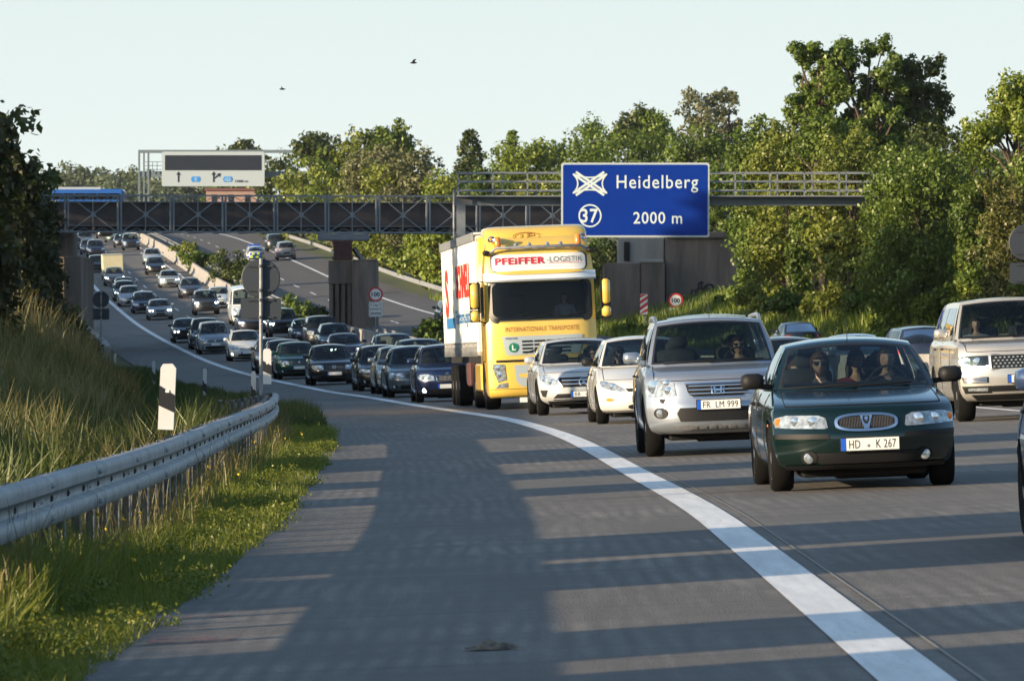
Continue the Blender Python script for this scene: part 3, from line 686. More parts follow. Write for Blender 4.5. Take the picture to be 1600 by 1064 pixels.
def back_sign(px, pyc, rp, y0, y1, hw, D, label, pole_px=None, pole_top=None):
    x = wx(px, D); zc = wz(pyc, D); zg = zat(x, D); t = empty('traffic_sign', (x, D, zg), 0, label, 'road sign'); r = rp*D/FPX
    xp = wx(pole_px if pole_px else px, D)
    mb = MB(); mb.tube([(xp,D-.05,zg-.3),(xp,D-.05,wz(pole_top, D))], .036, 10); gname(t, mb, 'pole', M['galvpost'], 40)
    mb = MB(); mb.lathe([(0,0),(r*.96,0),(r,.01),(r,.03),(0,.03)], (x, D, zc), 'y', 40); gname(t, mb, 'round_plate', M['signback'])
    mb = MB(); w2 = hw*D/FPX; mb.prism(rrect(x-w2, x+w2, wz(y1, D), wz(y0, D), .03), D, D+.03); gname(t, mb, 'square_plate', M['signback'])
    mb = MB()
    for pz_ in (pyc-rp*.62, pyc+rp*.62, y0+3, y1-4): mb.box((x, D-.02, wz(pz_, D)), (w2*1.3,.03,.03)); mb.lathe([(.05,-.03),(.05,.03)], (xp, D-.05, wz(pz_, D)), 'z', 10)
    gname(t, mb, 'clamp', M['signback'])
back_sign(407.5, 435, 30.5, 466, 500, 31.5, 108, 'back of a round and a square sign on one pole at the crash barrier end', 408, 404)
back_sign(157.5, 468, 13.2, 482, 499.5, 13.3, 250, 'small dark back of a round sign and plate near the low wall at left', 158, 455)
back_sign(1604, 379, 28, 411, 443, 26, 120, 'dark back of a round sign over a square plate at the right picture edge', 1604, 352)
mk = empty('hazard_marker', (wx(1006,300),300,zat(wx(1006,300),300)), 0, 'narrow red and white striped hazard board in front of the abutment', 'marker')
x_ = wx(1006,300); z0_, z1_ = wz(491,300), wz(459.5,300); hw_ = .2; mb = MB(); mb.prism([(x_-hw_,z0_),(x_+hw_,z0_),(x_+hw_,z1_),(x_-hw_,z1_)], 300, 300.03); gname(mk, mb, 'board', M['plate'])
mb = MB(); h5 = (z1_-z0_)/3.2
for q in range(4):
    a_ = z0_+q*h5*.98-.12; P = [(x_-hw_, clamp(a_,z0_,z1_)),(x_+hw_, clamp(a_+.28,z0_,z1_)),(x_+hw_, clamp(a_+.28+h5*.5,z0_,z1_)),(x_-hw_, clamp(a_+h5*.5,z0_,z1_))]
    mb.prism(P, 299.99, 300.002)
gname(mk, mb, 'stripe', M['red']); mb = MB(); mb.bar((x_,300.06,zat(x_,300)-.2),(x_,300.06,z1_),.06,.06,up=(0,1,0)); gname(mk, mb, 'post', M['galv'])
# the scrap of torn rubber lying on the shoulder
x_, D_ = wx(770, 26.2), 26.2; z_ = rz(x_-xe(D_), D_)
random.seed(3); P = []; n = 12; mb = MB()
for k in range(13):
    u = k/12; cxx = (-.13+.27*u); hgt = .008+.040*math.exp(-((u-.42)/.16)**2)+.018*math.exp(-((u-.72)/.14)**2)+random.uniform(0,.006); wd = .02+.05*math.sin(math.pi*min(max(u,.03),.97))**.6
    P.append([(cxx, -wd+random.uniform(-.01,.01), .002),(cxx, -wd*.5, hgt*random.uniform(.7,1)),(cxx+random.uniform(-.006,.006), 0, hgt*1.05),(cxx, wd*.5, hgt*random.uniform(.5,.9)),(cxx, wd, .002)])
vs = [Vector(p)+Vector((x_, D_, z_+.003)) for row in P for p in row]
mb.add(vs, [(i*5+j, i*5+j+1, (i+1)*5+j+1, (i+1)*5+j) for i in range(12) for j in range(4)])
M['scrap'] = mat('torn_rubber', (.17,.145,.11), .85, var=.5, vs=16, alt=(.015,.013,.013))
o = mb.build('rubber_scrap', M['scrap'], None, smooth=50); o.location = (0,0,0); tag(o, 'dark crumpled scrap of torn rubber lying on the empty shoulder', 'debris')
# ------------------------------------------------------------------ vehicles
def interp(T, v, col=1):
    for i in range(len(T)-1):
        if v <= T[i+1][0]:
            t = (v-T[i][0])/(T[i+1][0]-T[i][0]) if T[i+1][0] > T[i][0] else 0
            return T[i][col]*(1-t)+T[i+1][col]*t
    return T[-1][col]
class Car:
    """front at y=0 looking towards -y; x across, z up; origin later moved to the front axle"""
    def __init__(s, sp):
        s.sp = sp; s.prof = sp['prof']; s.d = sp.get('d', .42); s.p = sp.get('p', 3.0); s.L = sp['L']; s.yf0 = sp['axf']
        s.pf = pchip([(q[0], q[1]) for q in s.prof]); s.pw = pchip([(q[0], q[2]) for q in s.prof]); s.taper = sp.get('taper', .955)
        s.off = Vector((0, -s.yf0, 0))
    def yfront(s, x, z):
        w = s.pw(z)*s.taper; return s.pf(z)+s.d*min(1.12, abs(x)/w)**s.p
    def yr(s, z):
        return s.L-.03-.07*((z-.55)/.45)**2 - (s.sp.get('rearcut', 0)*max(0, z-.9))
    def V(s, x, y, z): return Vector((x, y, z))+s.off
    def body(s, root, m):
        zs = [q[0] for q in s.prof]; Z = []
        for a, b in zip(zs, zs[1:]):
            n = max(1, int(round((b-a)/.035))); Z += [a+(b-a)*k/n for k in range(n)]
        Z.append(zs[-1]); NF = 28; NS = 22; vs = []; N = 0
        for z in Z:
            w = s.pw(z); wt = w*s.taper; loop = []
            for k in range(NF+1):
                t = -1+2*k/NF; t = math.copysign(abs(math.sin(t*math.pi/2)), t); loop.append((wt*t, s.pf(z)+s.d*abs(t)**s.p))
            y0 = s.pf(z)+s.d; yr = s.yr(z); y1 = yr-.3
            for k in range(1, NS): u = k/NS; loop.append((w*(s.taper+(1-s.taper)*math.sin(math.pi*min(1,u*1.0))**.5), y0+(y1-y0)*u))
            for k in range(NF+1):
                t = 1-2*k/NF; t = math.copysign(abs(math.sin(t*math.pi/2)), t); loop.append((wt*t, yr-.3*abs(t)**3.2))
            for k in range(NS-1, 0, -1): u = k/NS; loop.append((-w*(s.taper+(1-s.taper)*math.sin(math.pi*u)**.5), y0+(y1-y0)*u))
            N = len(loop); vs += [s.V(x, y, z) for x, y in loop]
        fs = [(j*N+k, j*N+(k+1)%N, (j+1)*N+(k+1)%N, (j+1)*N+k) for j in range(len(Z)-1) for k in range(N)]
        mb = MB(); mb.add(vs, fs); mb.add([], []); mb.f.append(tuple(range(N))); mb.mi.append(1); mb.f.append(tuple(range((len(Z)-1)*N, len(Z)*N))); mb.mi.append(0)
        base = mb.build('body', [m, M['shadowgap']], None)
        # wheel arches
        cut = MB(); r = s.sp['wr']+s.sp.get('gap', .045)
        for y in (s.sp['axf'], s.sp['axr']):
            for sx in (-1, 1):
                wv = max(q[2] for q in s.prof); cut.cur = 1
                cut.lathe([(0, wv-.30 if sx > 0 else -wv-.1), (r, wv-.30 if sx > 0 else -wv-.1), (r, wv+.1 if sx > 0 else -wv+.30), (0, wv+.1 if sx > 0 else -wv+.30)], Vector((0, y, s.sp['wr']))+s.off, 'x', 30)
        co = cut.build('cutter', [m, M['shadowgap']], None)
        md = base.modifiers.new('b', 'BOOLEAN'); md.operation = 'DIFFERENCE'; md.object = co; md.solver = 'EXACT'
        dg = bpy.context.evaluated_depsgraph_get(); me = bpy.data.meshes.new_from_object(base.evaluated_get(dg))
        bpy.data.objects.remove(base); bpy.data.objects.remove(co)
        # cabin shell joined to the lower body
        bm = bmesh.new(); bm.from_mesh(me); g = s.sp['gh']; s.g = g
        for P, cells in s.cabin():
            n = [bm.verts.new(p) for p in P]
            for c in cells:
                try: f = bm.faces.new([n[i] for i in c[:4]]); f.material_index = c[4] if len(c) > 4 else 0; f.smooth = True
                except ValueError: pass
        bmesh.ops.remove_doubles(bm, verts=bm.verts, dist=.0008)
        bm.to_mesh(me); bm.free(); me.shade_smooth(); me.set_sharp_from_angle(angle=R(38)); me.name = 'body'
        return link('body', me, root)
    # cabin surfaces ------------------------------------------------
    def Pf(s, u, v):
        g = s.g; yb = g['yA0']+g['cA0']*abs(u)**2.2; yt = g['yA1']+g['cA1']*abs(u)**2.2; w = g['gb']*(1-v)+g['gt']*v
        bow = .03*math.sin(math.pi*v); z = s.zb*(1-v)+(g['zr']-g.get('crown',.05)*abs(u)**2.2)*v
        return s.V(w*u*(1+.012*math.sin(math.pi*v)), yb*(1-v)+yt*v-bow, z)
    def Pr(s, u, v):
        g = s.g; yb = g['yC0']-.22*abs(u)**2.4; yt = g['yC1']-.12*abs(u)**2.4; w = g['gbr']*(1-v)+g['gtr']*v
        z = s.zb*(1-v)+(g['zrr']-g.get('crown',.05)*abs(u)**2.2)*v
        return s.V(w*u, yb*(1-v)+yt*v+.03*math.sin(math.pi*v), z)
    def Ps(s, sx, u, v):
        a = s.Pf(sx, v); b = s.Pr(sx, v); p = a*(1-u)+b*u
        p.x += sx*(.045*math.sin(math.pi*u)*(1-.5*v)+.02*math.sin(math.pi*v)); p.z += .035*math.sin(math.pi*u)**.8*v*s.g.get('arch',1)
        return p
    def Pt(s, u, t):
        a = s.Pf(u, 1); b = s.Pr(u, 1); p = a*(1-t)+b*t; e = abs(u)
        p.z += (.035*s.g.get('arch',1)*math.sin(math.pi*t)**.8) + .012*(1-e*e)*math.sin(math.pi*t)
        p.x += math.copysign(.045*math.sin(math.pi*t)*.5, u)*e
        return p
    @property
    def zb(s): return s.prof[-1][0]-.012
    def grid(s, fn, U, Vv, skip, mi=lambda i,j:0):
        n = len(U); P = [fn(u, v) for v in Vv for u in U]
        return P, [(j*n+i, j*n+i+1, (j+1)*n+i+1, (j+1)*n+i, mi(i,j)) for j in range(len(Vv)-1) for i in range(n-1) if not skip(U[i], U[i+1], Vv[j], Vv[j+1])]
    def cabin(s):
        g = s.g; a = g.get('pa', .94); s.UF = sorted([-1,-a,a,1]+[a*k/6 for k in range(-5,6)])
        s.VF = [0,.05,.2,.35,.5,.65,.8,.93,1]
        mid = lambda a_, b_, lo, hi: lo-1e-6 <= a_ and b_ <= hi+1e-6
        yield s.grid(s.Pf, s.UF, s.VF, lambda a0,a1,b0,b1: mid(a0,a1,-a,a) and mid(b0,b1,.05,.93))
        s.rg = g.get('rg', (.12,.9)); VR = [0,s.rg[0],.3,.5,.7,s.rg[1],1]
        s.VR = VR; yield s.grid(s.Pr, [-1,-.9,-.6,-.3,0,.3,.6,.9,1], VR, lambda a0,a1,b0,b1: mid(a0,a1,-.9,.9) and mid(b0,b1,*s.rg))
        win = g['win']; US = sorted(set([0,1]+[w for q in win for w in q]+[k/12 for k in range(1,12) if all(abs(k/12-w) > .02 for q in win for w in q)])); VS = [0,.07,.25,.45,.65,.86,.94,1]
        s.US = US; s.VS = VS
        for sx in (-1, 1):
            yield s.grid(lambda u, v: s.Ps(sx, u, v), US, VS, lambda a0,a1,b0,b1: mid(b0,b1,.07,.86) and any(mid(a0,a1,*q) for q in win))
        yield s.grid(s.Pt, s.UF, US, lambda *q: False)
    def patch(s, root, name, fn, U, Vv, m, lift, rim=None, thick=False):
        n = len(U); P = [fn(u, v) for v in Vv for u in U]
        c = Vector((0, s.off.y+s.L*.5, s.zb+.2)); P2 = []
        for p in P:
            d = (p-c).normalized(); P2.append(p+d*lift)
        mb = MB(); F = [(j*n+i, j*n+i+1, (j+1)*n+i+1, (j+1)*n+i) for j in range(len(Vv)-1) for i in range(n-1)]
        mb.add(P2, F)
        if rim is not None:
            mb.mi = [1 if (q // (n-1) in (0, len(Vv)-2) or q % (n-1) in (0, n-2)) else 0 for q in range(len(F))]
        return mb.build(name, [m]+([rim] if rim else []), root, smooth=60, fix=False)
    def glass(s, root, m, full=True, dark=None):
        g = s.g; a = g.get('pa', .94); e = a-.03
        U = [-a,-e]+[e*k/6 for k in range(-5,6)]+[e,a]; Vv = [.05,.085,.2,.35,.5,.65,.8,.895,.93]
        s.patch(root, 'windshield', s.Pf, U, Vv, m, .004, M['black'])
        s.patch(root, 'rear_window', s.Pr, [-.9,-.6,-.3,0,.3,.6,.9], [s.rg[0],.3,.5,.7,s.rg[1]], dark or m, .004)
        for q in g['win']:
            for sx in (-1, 1):
                U = [q[0]+(q[1]-q[0])*k/5 for k in range(6)]
                o = s.patch(root, 'side_window', lambda u, v: s.Ps(sx, u, v), U, [.07,.25,.45,.65,.86], dark or m, .004)
    # surface features on the front ---------------------------------
    def feat(s, root, name, poly, m, lift=.006, mirror=False, thick=.0, step=.05, rear=False, flat=False):
        obs = []
        for sx in ((1,-1) if mirror else (1,)):
            lim = (.97 if rear else 1.0); P = [(math.copysign(min(abs(x), s.pw(z)*s.taper*lim), x)*sx, z) for x, z in poly]
            Q = []
            for i in range(len(P)):
                a, b = P[i], P[(i+1)%len(P)]; n = max(1, int(math.hypot(b[0]-a[0], b[1]-a[1])/step)); Q += [(a[0]+(b[0]-a[0])*k/n, a[1]+(b[1]-a[1])*k/n) for k in range(n)]
            pts = [Vector(q) for q in Q]; nb = len(pts); x0 = min(q[0] for q in Q); x1 = max(q[0] for q in Q); z0 = min(q[1] for q in Q); z1 = max(q[1] for q in Q)
            x = x0+step*.5
            while x < x1:
                z = z0+step*.5
                while z < z1: pts.append(Vector((x, z))); z += step
                x += step
            r = geometry.delaunay_2d_cdt(pts, [(i, (i+1)%nb) for i in range(nb)], [list(range(nb))], 1, 1e-5)
            vs = []
            for v in r[0]:
                y = (s.yr(v[1])-.3*min(1,abs(v[0])/(s.pw(v[1])*s.taper))**3.2+lift) if rear else (s.yfront(v[0], v[1])-lift)
                vs.append(s.V(v[0], y, v[1]))
            fs = [tuple(f) for f in r[2]]; mb = MB(); mb.add(vs, fs)
            if thick:   # give it side walls
                n = len(vs); t = Vector((0, thick*(-1 if rear else 1), 0)); mb.add([v+t for v in vs], [])
                ed = {}
                for f in fs:
                    for k in range(len(f)): e = (f[k], f[(k+1)%len(f)]); ed[tuple(sorted(e))] = ed.get(tuple(sorted(e)), 0)+1
                for (a, b), c in ed.items():
                    if c == 1: mb.f.append((a, b, b+n, a+n)); mb.mi.append(0)
            obs.append(mb.build(name, m, root, smooth=50))
        return obs if mirror else obs[0]
    def disc(s, root, name, x, z, r, m, lift=.012, mirror=True, seg=16, ring=None):
        obs = []
        for sx in ((1,-1) if mirror else (1,)):
            y = s.yfront(x, z)-lift; mb = MB(); mb.lathe([(0,-.012),(r*.8,-.01),(r,.0),(r,.05)], s.V(x*sx, y, z), 'y', seg)
            obs.append(mb.build(name, m, root, smooth=60))
        return obs
    def plate(s, root, z, x=0, txt=None, w=.52, lift=.02, rear=False):
        y = (s.yr(z)+lift) if rear else s.yfront(x, z)-lift-.004; h = .11
        mb = MB(); mb.box(s.V(x, y, z), (w+.02, .014, h+.02)); t = mb.build('number_plate', M['dark'], root)
        e = -.009 if not rear else .009
        mb = MB(); mb.box(s.V(x, y+e, z), (w, .006, h), None); mb.build('plate_face', M['plate'], t)
        mb = MB(); mb.box(s.V(x-(w/2-.022), y+e*1.25, z), (.044, .006, h)); mb.build('country_strip', M['plateblue'], t)
        if txt:
            vs, fs = text_fit(txt, w-.10, .075, 0, 1.06); mb = MB(); mb.add([s.V(x+.022, y+e*1.5, z)+v for v in vs], fs); mb.build('lettering', M['ink'], t, fix=False)
        return t
    def wheels(s, root, alloy=True, hub=None):
        r = s.sp['wr']; w = s.sp.get('tw', .20); wv = s.pw(.5)
        for y in (s.sp['axf'], s.sp['axr']):
            for sx in (-1, 1):
                cx = sx*(wv-.02-w/2); mb = MB(); c = s.V(cx, y, r)
                mb.lathe([(r*.66,-w/2+.01),(r*.93,-w/2),(r,-w*.36),(r,w*.36),(r*.93,w/2),(r*.66,w/2-.01)], c, 'x', 36)
                t = mb.build('wheel', M['rubber'], root, smooth=50)
                mb = MB(); o = c+Vector((sx*(w/2-.03), 0, 0))
                mb.lathe([(r*.66,-.10),(r*.67,.02),(r*.62,.02),(r*.60,-.03)], o, 'x', 32) if sx > 0 else mb.lathe([(r*.66,.10),(r*.67,-.02),(r*.62,-.02),(r*.60,.03)], o, 'x', 32)
                mb.lathe([(0,-.002),(r*.15,0),(r*.17,.02),(0,.025)] if sx > 0 else [(0,.002),(r*.15,0),(r*.17,-.02),(0,-.025)], o, 'x', 14)
                ns = s.sp.get('spokes', 5)
                for k in range(ns):
                    a = 2*math.pi*k/ns; mb.bar(o, o+Vector((0, math.cos(a)*r*.63, math.sin(a)*r*.63)), r*.16, .035, up=(1,0,0))
                mb.build('rim', M['alloy'], t, smooth=40)
                mb = MB(); mb.lathe([(0,0),(r*.62,0)], c+Vector((sx*(w/2-.07),0,0)), 'x', 20); mb.build('brake_disc', M['galvpost'], t)
    def under(s, root):
        zl = s.prof[0][0]; w = s.pw(zl); mb = MB()
        mb.box(s.V(0, s.L*.5, zl-.03), (w*1.5, s.L-1.0, .10), ch=.03); mb.box(s.V(.1, s.sp['axf']+.25, zl-.06), (.7,.5,.1), ch=.05); mb.tube([s.V(-.5,s.sp['axr'],s.sp['wr']-.04), s.V(.5,s.sp['axr'],s.sp['wr']-.04)], .05, 8)
        mb.build('underbody', M['shadowgap'], root)
    def mirrors(s, root, m, z=None, w=.22, h=.15, out=.06):
        g = s.g
        for sx in (-1, 1):
            p = s.Ps(sx, .08, .10); c = p+Vector((sx*(w/2+out), -.03, .06)); mb = MB()
            n = 10; P = []
            for k, (f, yy) in enumerate(((.55,-.09),(.88,-.06),(1,0),(1,.07))):
                for q in range(n):
                    a = 2*math.pi*q/n; ex = lambda v: math.copysign(abs(v)**.6, v); P.append(c+Vector((ex(math.cos(a))*w/2*f, yy, ex(math.sin(a))*h/2*f)))
            mb.add(P, [(j*n+q, j*n+(q+1)%n, (j+1)*n+(q+1)%n, (j+1)*n+q) for j in range(3) for q in range(n)]+[tuple(range(n)), tuple(range(3*n, 4*n))])
            mb.bar(p+Vector((0,.02,.0)), c+Vector((0,.02,-.04)), .05, .05)
            mb.build('mirror', m, root, smooth=50)
    def inside(s, root, wheel=True, seats=True, light=False):
        g = s.g; z0 = s.zb+.012; y0 = g['yA0']+g['cA0']*.5; y1 = g['yC0']-.3; w = g['gb']*.93; mb = MB()
        # floor tray / dash on top of the lower body
        n = 12; P = []
        for k in range(n+1):
            u = -.97+1.94*k/n; q = s.Pf(u, 0); P.append((q.x*.97, q.y+.04))
        P += [(w*.95, y1+s.off.y), (-w*.95, y1+s.off.y)]
        m = len(P); mb.add([(x, y, z0-.02) for x, y in P]+[(x, y, z0+.012) for x, y in P], [tuple(range(m)), tuple(range(m, 2*m))]+[(i,(i+1)%m,(i+1)%m+m,i+m) for i in range(m)])
        mb.box(s.V(0, y0+.42, z0+.02), (w*1.8, .45, .06), ch=.03)
        t = mb.build('dashboard', M['interior'], root)
        if wheel:
            mb = MB(); c = s.V(.36, y0+.62, z0+.02); rr = .18; pts = []
            for k in range(17):
                a = 2*math.pi*k/16; pts.append(c+Vector((rr*math.cos(a), -.07*math.sin(a), rr*math.sin(a)*.92)))
            mb.tube(pts, .014, 6); mb.bar(c, c+Vector((0,-.15,-.06)), .07,.05); mb.build('steering_wheel', M['interior'], root, smooth=60)
        if seats:
            ya = y0+1.05; yb = min(ya+.85, y1-.25); hz = min(.33, g['zr']-z0-.12)
            for yy, hh, name in ((ya, hz, 'front_seat'), (yb, hz-.05, 'rear_seat')):
                for sx in (-1, 1):
                    mb = MB(); x = sx*.36
                    mb.box(s.V(x, yy, z0+.06), (.46,.12,.26), ch=.05); mb.box(s.V(x, yy+.02, z0+hh-.06), (.24,.10,.15), ch=.045); mb.bar(s.V(x,yy+.02,z0+.1), s.V(x,yy+.02,z0+hh-.1), .10,.02)
                    mb.build(name, M['seat'], root, smooth=60)
        mb = MB(); p = s.Pf(0, .86); mb.box(p+Vector((0,.07,0)), (.22,.03,.06), ch=.02); mb.bar(p+Vector((0,.07,0)), s.Pf(0,.96)+Vector((0,.05,0)), .02,.02); mb.build('rear_view_mirror', M['dark'], root)
    def wipers(s, root):
        mb = MB()
        for a, b in (((-.75,.03),(.02,.075)),((-.05,.03),(.70,.075))):
            pts = [s.Pf(a[0]+(b[0]-a[0])*k/6, a[1]+(b[1]-a[1])*k/6)+Vector((0,-.02,.012)) for k in range(7)]; mb.tube(pts, .008, 5)
        mb.build('wiper', M['dark'], root)
def bars(car, root, x0, x1, z0, z1, n, m, lift, vert=False, name='grille_bar', t=.010):
    mb = MB()
    for k in range(n):
        if vert:
            x = x0+(x1-x0)*(k+.5)/n; mb.tube([car.V(x, car.yfront(x, z)-lift, z) for z in (z0, z1)], t*.5, 5)
        else:
            z = z0+(z1-z0)*(k+.5)/n; mb.tube([car.V(x0+(x1-x0)*q/8, car.yfront(x0+(x1-x0)*q/8, z)-lift, z) for q in range(9)], t, 6)
    return mb.build(name, m, root, smooth=60)
def ell(cx, cz, rx, rz_, n=20, e=1.):
    f = lambda v: math.copysign(abs(v)**e, v)
    return [(cx+rx*f(math.cos(2*math.pi*k/n)), cz+rz_*f(math.sin(2*math.pi*k/n))) for k in range(n)]
def ringfeat(car, root, name, outer, inner, m, lift):
    n = len(outer); mb = MB(); vs = [car.V(x, car.yfront(x, z)-lift, z) for x, z in outer]+[car.V(x, car.yfront(x, z)-lift-.006, z) for x, z in inner]
    vs += [car.V(x, car.yfront(x, z)+.01, z) for x, z in outer]+[car.V(x, car.yfront(x, z)+.01, z) for x, z in inner]
    mb.add(vs, [(k,(k+1)%n,(k+1)%n+n,k+n) for k in range(n)]+[(k,(k+1)%n,(k+1)%n+2*n,k+2*n) for k in range(n)]+[(k+n,(k+1)%n+n,(k+1)%n+3*n,k+3*n) for k in range(n)])
    return mb.build(name, m, root, smooth=50)
def headlights(c, root, poly, spots, lit=None, m=None, indicator=None):
    """outer lens, dark surround, and the round lamps in it; lit names a lamp material"""
    H = c.feat(root, 'headlight', poly, m or M['lens'], .008, True)
    for k, o in enumerate(H):
        sx = 1 if k == 0 else -1
        for (x, z, r) in spots:
            y = c.yfront(x, z)-.010; mb = MB(); mb.lathe([(0,-.010),(r*.55,-.006),(r,.0),(r*1.02,.03)], c.V(x*sx, y, z), 'y', 16); mb.build('lamp', lit or M['reflector'], o, smooth=60)
        if indicator: c_ = indicator; mb = MB(); mb.lathe([(0,-.006),(c_[2],.0),(c_[2],.03)], c.V(c_[0]*sx, c.yfront(c_[0], c_[1])-.012, c_[1]), 'y', 12); mb.build('indicator', M['orange'], o, smooth=60)
    return H
def fogs(c, root, x, z, r, lit=None):
    for k, o in enumerate(c.feat(root, 'fog_lamp_recess', ell(x, z, r*1.5, r*1.25, 16), M['dark'], .011, True)):
        sx = 1 if k == 0 else -1; mb = MB(); mb.lathe([(0,-.010),(r*.7,-.008),(r,.0),(r,.03)], c.V(x*sx, c.yfront(x, z)-.014, z), 'y', 16); mb.build('fog_lamp', lit or M['lens'], o, smooth=60)
def rearlights(c, root, poly, brake=None):
    c.feat(root, 'tail_light', poly, M['redlens'], .008, True, rear=True)
def door_lines(c, root, win):
    """dark seams and handles down the flanks"""
    g = c.g
    for sx in (-1, 1):
        for u in [win[0][0]*.4]+[q[1]+.02 for q in win[:2]]:
            mb = MB(); top = c.Ps(sx, min(u,1), 0); y = top.y-c.off.y; pts = []
            for k in range(9):
                z = .28+(c.zb-.30)*k/8; w = c.pw(z); y0 = c.pf(z)+c.d; y1 = c.yr(z)-.3; uu = clamp((y-y0)/(y1-y0), 0, 1)
                pts.append(c.V(sx*(w*(c.taper+(1-c.taper)*math.sin(math.pi*uu)**.5)+.0015), y, z))
            mb.tube(pts, .005, 4); mb.build('door_seam', M['dark'], root)
    for sx in (-1, 1):
        for q in win[:2]:
            mb = MB(); y = c.Ps(sx, q[1]-.05, 0).y-c.off.y; z = c.zb-.12; w = c.pw(z); mb.box(c.V(sx*(w+.0), y, z), (.05,.17,.03), ch=.01)
            mb.build('door_handle', M['dark'], root)
# ---- shapes of the cars
SP = {}
# prof: height, front y, half width
SP['saloon'] = dict(L=4.45, wr=.305, axf=.82, axr=3.37, d=.33, p=3.2, taper=.955,
  prof=[(.20,.13,.755),(.25,.05,.80),(.38,.005,.835),(.50,0,.848),(.56,.035,.85),(.62,.06,.85),(.70,.09,.845),(.755,.15,.835),(.80,.34,.82),(.845,.62,.80),(.885,.92,.78),(.91,1.12,.765)],
  gh=dict(yA0=1.05,cA0=.30,yA1=1.82,cA1=.10,yC0=3.85,yC1=3.15,gb=.745,gt=.575,gbr=.70,gtr=.55,zr=1.345,zrr=1.32,win=[(.07,.44),(.485,.80)],rg=(.15,.92)))
SP['hatch'] = dict(L=4.15, wr=.31, axf=.83, axr=3.37, d=.38, p=2.7, taper=.955,
  prof=[(.20,.12,.76),(.26,.04,.81),(.40,0,.845),(.52,0,.855),(.60,.03,.86),(.70,.07,.855),(.78,.13,.845),(.84,.32,.825),(.89,.60,.80),(.93,.86,.78),(.955,1.02,.765)],
  gh=dict(yA0=.94,cA0=.30,yA1=1.72,cA1=.10,yC0=4.08,yC1=3.72,gb=.745,gt=.575,gbr=.74,gtr=.56,zr=1.43,zrr=1.40,win=[(.07,.42),(.465,.78)],rg=(.12,.88)))
SP['fastnose'] = dict(L=4.2, wr=.31, axf=.86, axr=3.46, d=.46, p=2.4, taper=.955,
  prof=[(.19,.14,.77),(.25,.05,.82),(.38,.0,.85),(.50,.01,.86),(.60,.05,.865),(.68,.11,.86),(.74,.22,.85),(.81,.42,.83),(.88,.66,.81),(.94,.90,.79),(.975,1.05,.77)],
  gh=dict(yA0=.98,cA0=.34,yA1=1.92,cA1=.12,yC0=4.1,yC1=3.65,gb=.75,gt=.57,gbr=.74,gtr=.55,zr=1.47,zrr=1.42,win=[(.07,.42),(.465,.80)],rg=(.12,.88)))
SP['supermini'] = dict(L=4.0, wr=.30, axf=.80, axr=3.26, d=.34, p=2.8, taper=.955,
  prof=[(.20,.12,.74),(.27,.04,.79),(.40,0,.82),(.54,0,.832),(.64,.02,.836),(.74,.05,.832),(.83,.10,.82),(.89,.26,.80),(.94,.52,.78),(.975,.74,.76),(1.0,.88,.745)],
  gh=dict(yA0=.82,cA0=.28,yA1=1.5,cA1=.10,yC0=3.95,yC1=3.62,gb=.72,gt=.565,gbr=.72,gtr=.55,zr=1.50,zrr=1.47,win=[(.07,.42),(.465,.80)],rg=(.12,.88)))
SP['wagon'] = dict(L=4.75, wr=.32, axf=.88, axr=3.62, d=.42, p=2.8, taper=.955,
  prof=[(.19,.13,.79),(.25,.05,.84),(.38,0,.875),(.50,0,.885),(.58,.03,.89),(.66,.07,.89),(.74,.13,.88),(.80,.32,.86),(.86,.62,.84),(.91,.92,.815),(.945,1.12,.80)],
  gh=dict(yA0=1.05,cA0=.30,yA1=1.86,cA1=.10,yC0=4.68,yC1=4.25,gb=.78,gt=.60,gbr=.76,gtr=.58,zr=1.47,zrr=1.45,win=[(.06,.36),(.39,.66),(.70,.92)],rg=(.12,.88)))
SP['mpv'] = dict(L=4.4, wr=.32, axf=.85, axr=3.55, d=.42, p=2.5, taper=.955,
  prof=[(.20,.12,.79),(.27,.04,.84),(.42,0,.87),(.56,0,.885),(.68,.05,.89),(.78,.12,.88),(.86,.25,.86),(.94,.45,.84),(1.00,.66,.82),(1.04,.82,.80)],
  gh=dict(yA0=.76,cA0=.32,yA1=1.72,cA1=.12,yC0=4.35,yC1=4.05,gb=.78,gt=.61,gbr=.78,gtr=.60,zr=1.63,zrr=1.60,win=[(.08,.38),(.41,.68),(.72,.92)],rg=(.12,.9)))
SP['suv'] = dict(L=4.6, wr=.355, tw=.225, axf=.86, axr=3.48, d=.36, p=3.0, taper=.96, gap=.06,
  prof=[(.27,.16,.78),(.33,.06,.84),(.44,.0,.875),(.58,.0,.89),(.68,.03,.892),(.78,.06,.89),(.90,.10,.885),(.98,.17,.87),(1.03,.42,.85),(1.07,.74,.83),(1.10,1.02,.81)],
  gh=dict(yA0=.95,cA0=.28,yA1=1.62,cA1=.10,yC0=4.45,yC1=4.12,gb=.79,gt=.655,gbr=.78,gtr=.63,zr=1.66,zrr=1.64,win=[(.07,.38),(.42,.70),(.74,.92)],rg=(.14,.9),arch=.8))
SP['crossover'] = dict(L=4.42, wr=.345, tw=.22, axf=.86, axr=3.56, d=.44, p=2.5, taper=.955, gap=.055,
  prof=[(.22,.15,.79),(.28,.06,.85),(.40,.0,.885),(.54,.0,.90),(.64,.03,.902),(.74,.07,.90),(.83,.13,.885),(.89,.30,.865),(.94,.58,.84),(.985,.88,.815),(1.01,1.06,.80)],
  gh=dict(yA0=.98,cA0=.32,yA1=1.82,cA1=.12,yC0=4.32,yC1=3.9,gb=.78,gt=.60,gbr=.76,gtr=.585,zr=1.50,zrr=1.45,win=[(.07,.40),(.44,.72)],rg=(.14,.88)))
